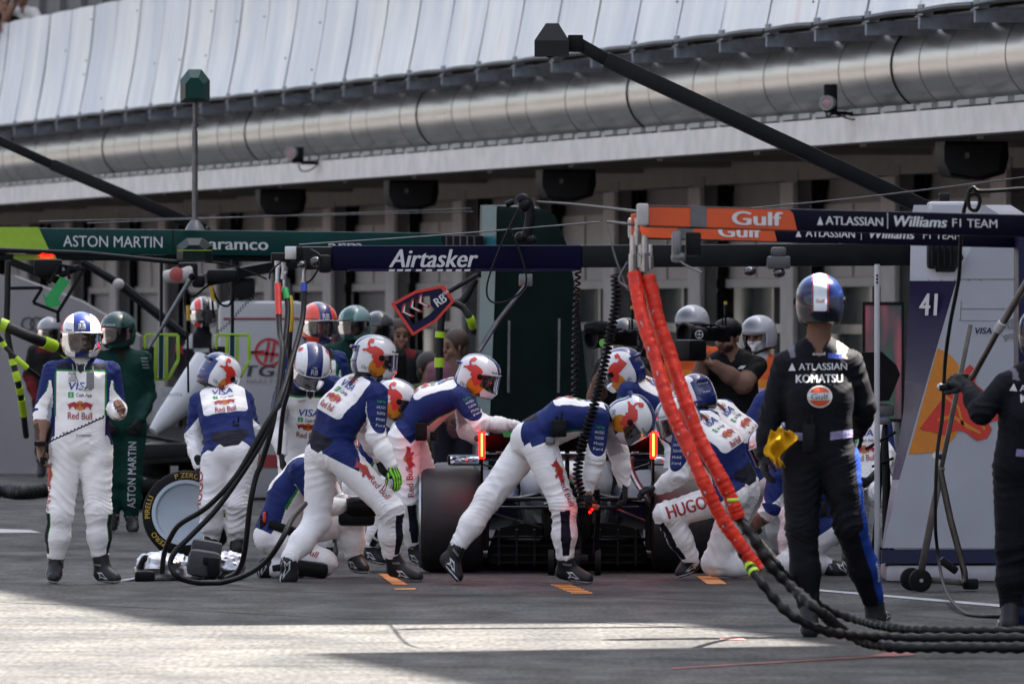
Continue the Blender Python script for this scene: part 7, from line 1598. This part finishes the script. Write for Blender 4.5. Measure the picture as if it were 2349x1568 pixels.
cable([(2420, 436, 57), (2349, 433, 57), (2290, 437, 57), (2245, 438, 57), (2232, 430, 57), (2222, 445, 57), (2224, 475, 57), (2240, 482, 57), (2248, 460, 57), (2240, 445, 57), (2222, 450, 57), (2208, 500, 57.1), (2203, 570, 57.2), (2199, 640, 57.4), (2180, 740, 58), (2168, 830, 58.5), (2162, 950, 60), (2150, 1040, 62), (2146, 1150, 64), (2148, 1240, 64.8), (2165, 1340, 64.2), (2200, 1395, 61), (2260, 1422, 60), (2349, 1420, 60), (2420, 1415, 60)], .011, 'black cable looping from the navy gantry down past the trolley stand to the floor')
cable([(1232, 463, 68), (1310, 468, 66), (1420, 480, 60), (1500, 490, 55.7), (1585, 502, 55.5)], .009, 'black cable running from the camera head on the gantry to the orange beam')
for pts, lb in (([(90, 508, 84), (300, 503, 86), (700, 495, 92), (1085, 485, 98)], 'thin wire above the green gantry beam, the lower of two'), ([(200, 512, 84), (560, 498, 88), (1080, 478, 98)], 'thin wire above the green gantry beam, the upper of two'), ([(686, 561, 68), (1000, 540, 68), (1376, 509, 68)], 'thin wire stretched from the navy gantry end to the orange gantry'), ([(1720, 478, 62), (2000, 450, 65), (2360, 405, 70)], 'thin pale wire rising to the right above the orange gantry')):
    cable(pts, .005, lb, 'greymetal')

# ------------------------------------------------------------------ cameras of the broadcast crew
def tvcam(px, py, Y, label, k=.6):
    c = P(px, py, Y); t = thing('broadcast_camera', c, label, 'camera', 'broadcast cameras'); ax_ = (Vector((.75, .66, 0)).normalized(), Vector((-.66, .75, 0)).normalized(), Vector((0, 0, 1)))
    X, Yv, Z = [a*k for a in ax_]; ax_ = (X, Yv, Z); mb = MB(); mb.cbox(c, (.3, .13, .17), ax_, .015); mb.cbox(c+X*.2, (.12, .11, .2), ax_, .015); mb.cbox(c+Z*.11-X*.05, (.2, .03, .03), ax_, .01); mb.cbox(c+Z*.09-X*.02, (.03, .03, .05), ax_, .005); mb.build('camera_body', M['black'], t)
    mb = MB(); mb.lathe([(0, .05), (.05, .06), (.12, .06), (.13, .075), (.2, .085), (.2, .07), (.15, .06)], c-X*.14, -X, 20); mb.build('lens', M['blackmetal'], t)
    mb = MB(); mb.cbox(c-X*.08-Yv*.14+Z*.06, (.1, .05, .05), ax_, .01); mb.lathe([(0, .03), (.06, .025)], c-X*.03-Yv*.14+Z*.06, X, 12); mb.build('viewfinder', M['black'], t)
    mb = MB(); q = c-X*.15+Yv*.08+Z*.1; mb.tube([q+X*.1, q-X*.14], .024, 10); mb.build('microphone', M['rubber'], t)
    mb = MB(); mb.tube([c+X*.22+Z*.1, c+X*.22+Z*.34], .008, 6); mb.tube([c+X*.22+Z*.24, c+X*.22+Z*.36], .014, 8); mb.tube([c+X*.17+Z*.1, c+X*.17+Z*.22], .006, 6); mb.build('antenna', M['black'], t); MB().tube([c+X*.22+Z*.36, c+X*.22+Z*.40], .013, 8).build('antenna_tip', M['yellow'], t)
    return t, c, ax_
t, c, ax_ = tvcam(1634, 766, 76.5, 'shoulder broadcast camera with antenna and silver wheel, carried by the operator in the black cap')
mb = MB(); mb.cbox(P(1583, 803, 76.0), (.30, .30, .26), ax_, .05); mb.build('lens_hood', M['black'], t)
mb = MB(); cc = P(1604, 767, 76.1); mb.tube([cc+Vector((.028*math.cos(q*.4), 0, .028*math.sin(q*.4))) for q in range(17)], .004, 6); mb.tube([cc-Vector((.028, 0, 0)), cc+Vector((.028, 0, 0))], .003, 5); mb.tube([cc-Vector((0, 0, .028)), cc+Vector((0, 0, .028))], .003, 5); mb.build('focus_wheel', M['steel'], t)
t, c, ax_ = tvcam(1420, 775, 78.3, 'dark broadcast camera with furry microphone, behind the coiled cable')
mb = MB(); mb.add(*lump(P(1372, 752, 78.0), .12, .05, .055, 31, .12)); mb.build('fur_windshield', M['rubber'], t); mb = MB(); mb.lathe([(0, .03), (.01, .03)], P(1384, 786, 77.8), (-.5, -1, 0), 16); mb.build('lens_glint', mat('green_glint', (.1, .5, .05), .1, var=0), t)  # green disc paints in the glint on the lens
# black weather-covered camera on a tripod by the white pole
t = thing('tripod_camera', G(2025, 1322), 'black covered camera on a tripod behind the white pole', 'camera')
Yp_ = gY(1322)+1.2
mb = MB(); mb.prism([((x-2012)/FPX*Yp_, -(y-862)/FPX*Yp_) for x, y in ((1975, 808), (2021, 806), (2054, 836), (2063, 858), (2052, 886), (2038, 918), (2000, 920), (1972, 880))], P(2012, 862, Yp_), (1, 0, 0), (0, 0, 1), .3); mb.build('cover', M['rubber'], t, 20)
mb = MB(); mb.cbox(P(2030, 940, Yp_), (.12, .12, .08), None, .015); mb.cbox(P(2030, 965, Yp_), (.07, .1, .05), None, .01); mb.build('tripod_head', M['greymetal'], t)
for x, y, dy in ((2000, 1310, .0), (2048, 1315, .3), (2030, 1300, -.3)):
    q = P(x, y, Yp_+dy); q.z = .0; mb = MB(); mb.tube([P(2030, 975, Yp_), q], .018, 8); mb.build('tripod_leg', M['blackmetal'], t)
mb = MB(); mb.tube([P(1985, 1030, Yp_-.1), P(2055, 990, Yp_-.1)], .012, 6); mb.tube([P(2000, 1070, Yp_-.1), P(2050, 1050, Yp_-.1)], .01, 6); mb.build('tripod_brace', M['black'], t)
# glowing panel added for the green and pink reflections in the door glass
plate_t = thing('door_reflection_panel', B(113, 2.4, 0), 'added glowing panel for green and pink door-glass reflections, right of the man in black', 'glow_panel')
mGlow = bpy.data.materials.new('reflection_glow'); mGlow.use_nodes = True; nt_ = mGlow.node_tree; bs = nt_.nodes['Principled BSDF']; tc_ = nt_.nodes.new('ShaderNodeTexCoord'); nz_ = nt_.nodes.new('ShaderNodeTexNoise'); nz_.inputs['Scale'].default_value = 1.6; mp_ = nt_.nodes.new('ShaderNodeMapping'); mp_.inputs['Scale'].default_value = (3, 3, .6); nt_.links.new(tc_.outputs['Object'], mp_.inputs[0]); nt_.links.new(mp_.outputs[0], nz_.inputs[0]); rp_ = nt_.nodes.new('ShaderNodeValToRGB'); nt_.links.new(nz_.outputs[0], rp_.inputs[0]); e_ = rp_.color_ramp.elements; e_[0].position = .35; e_[0].color = (.01, .12, .05, 1); e_[1].position = .65; e_[1].color = (.3, .08, .12, 1); q_ = e_.new(.5); q_.color = (.06, .06, .07, 1)
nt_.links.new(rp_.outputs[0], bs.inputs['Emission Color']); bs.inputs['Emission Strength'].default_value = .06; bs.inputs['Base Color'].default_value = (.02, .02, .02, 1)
plate([(1985, 700), (2068, 700), (2068, 960), (1985, 960)], 100.5, .06, mGlow, plate_t, 'glow_panel'); ring([(1978, 692), (2074, 692), (2074, 968), (1978, 968)], [(1985, 700), (2068, 700), (2068, 960), (1985, 960)], 100.45, .1, M['blackmetal'], plate_t, 'glow_panel_frame')
# ------------------------------------------------------------------ spectators on the balcony, top left
def spectator(px, py, label, style, yaw, skin):
    Y = 158; s_ = 24000/Y; J = dict(pel=(px+6, py+s_*.62, 0), nk=(px, py+s_*.17, -.1), sR=(px-s_*.18, py+s_*.22, -.1), sL=(px+s_*.18, py+s_*.22, -.1), eR=(px-s_*.3, py+s_*.42, -.25), wR=(px-s_*.12, py+s_*.1, -.3), eL=(px+s_*.28, py+s_*.42, -.25), wL=(px+s_*.05, py+s_*.42, -.35), kR=(px-s_*.1, py+s_*1.0, 0), aR=(px-s_*.1, py+s_*1.4, 0), kL=(px+s_*.1, py+s_*1.0, 0), aL=(px+s_*.1, py+s_*1.4, 0))
    D = person(label, style, Y, J, (px, py, -.1, yaw, 8, 0, 'none'), hands=dict(R=((.3, -.2, .9), (.5, -.5, 0), .6, 0), L=((-.9, -.2, .1), (0, 0, -1), .4, 0)), face=True, group='spectators on the balcony', skin=skin)
    c, rg, f, u, _ = D['H']; mb = MB(); mb.ball(c+u*.035-f*.025, .108, 16, (1, 1.02, 1), (rg, f, u)); mb.build('hair', mat('hair_dark', (.02, .013, .01), .6, var=.4, scale=60), D['par']); D['par'].location.z = 0
    return D
spectator(52, -6, 'spectator in a pale shirt leaning on the balcony rail above the cladding', 'shirt', -20, SKIN)
spectator(8, 6, 'spectator at the very corner of the balcony, bare arms on the rail', 'tee', 20, (.4, .22, .16))
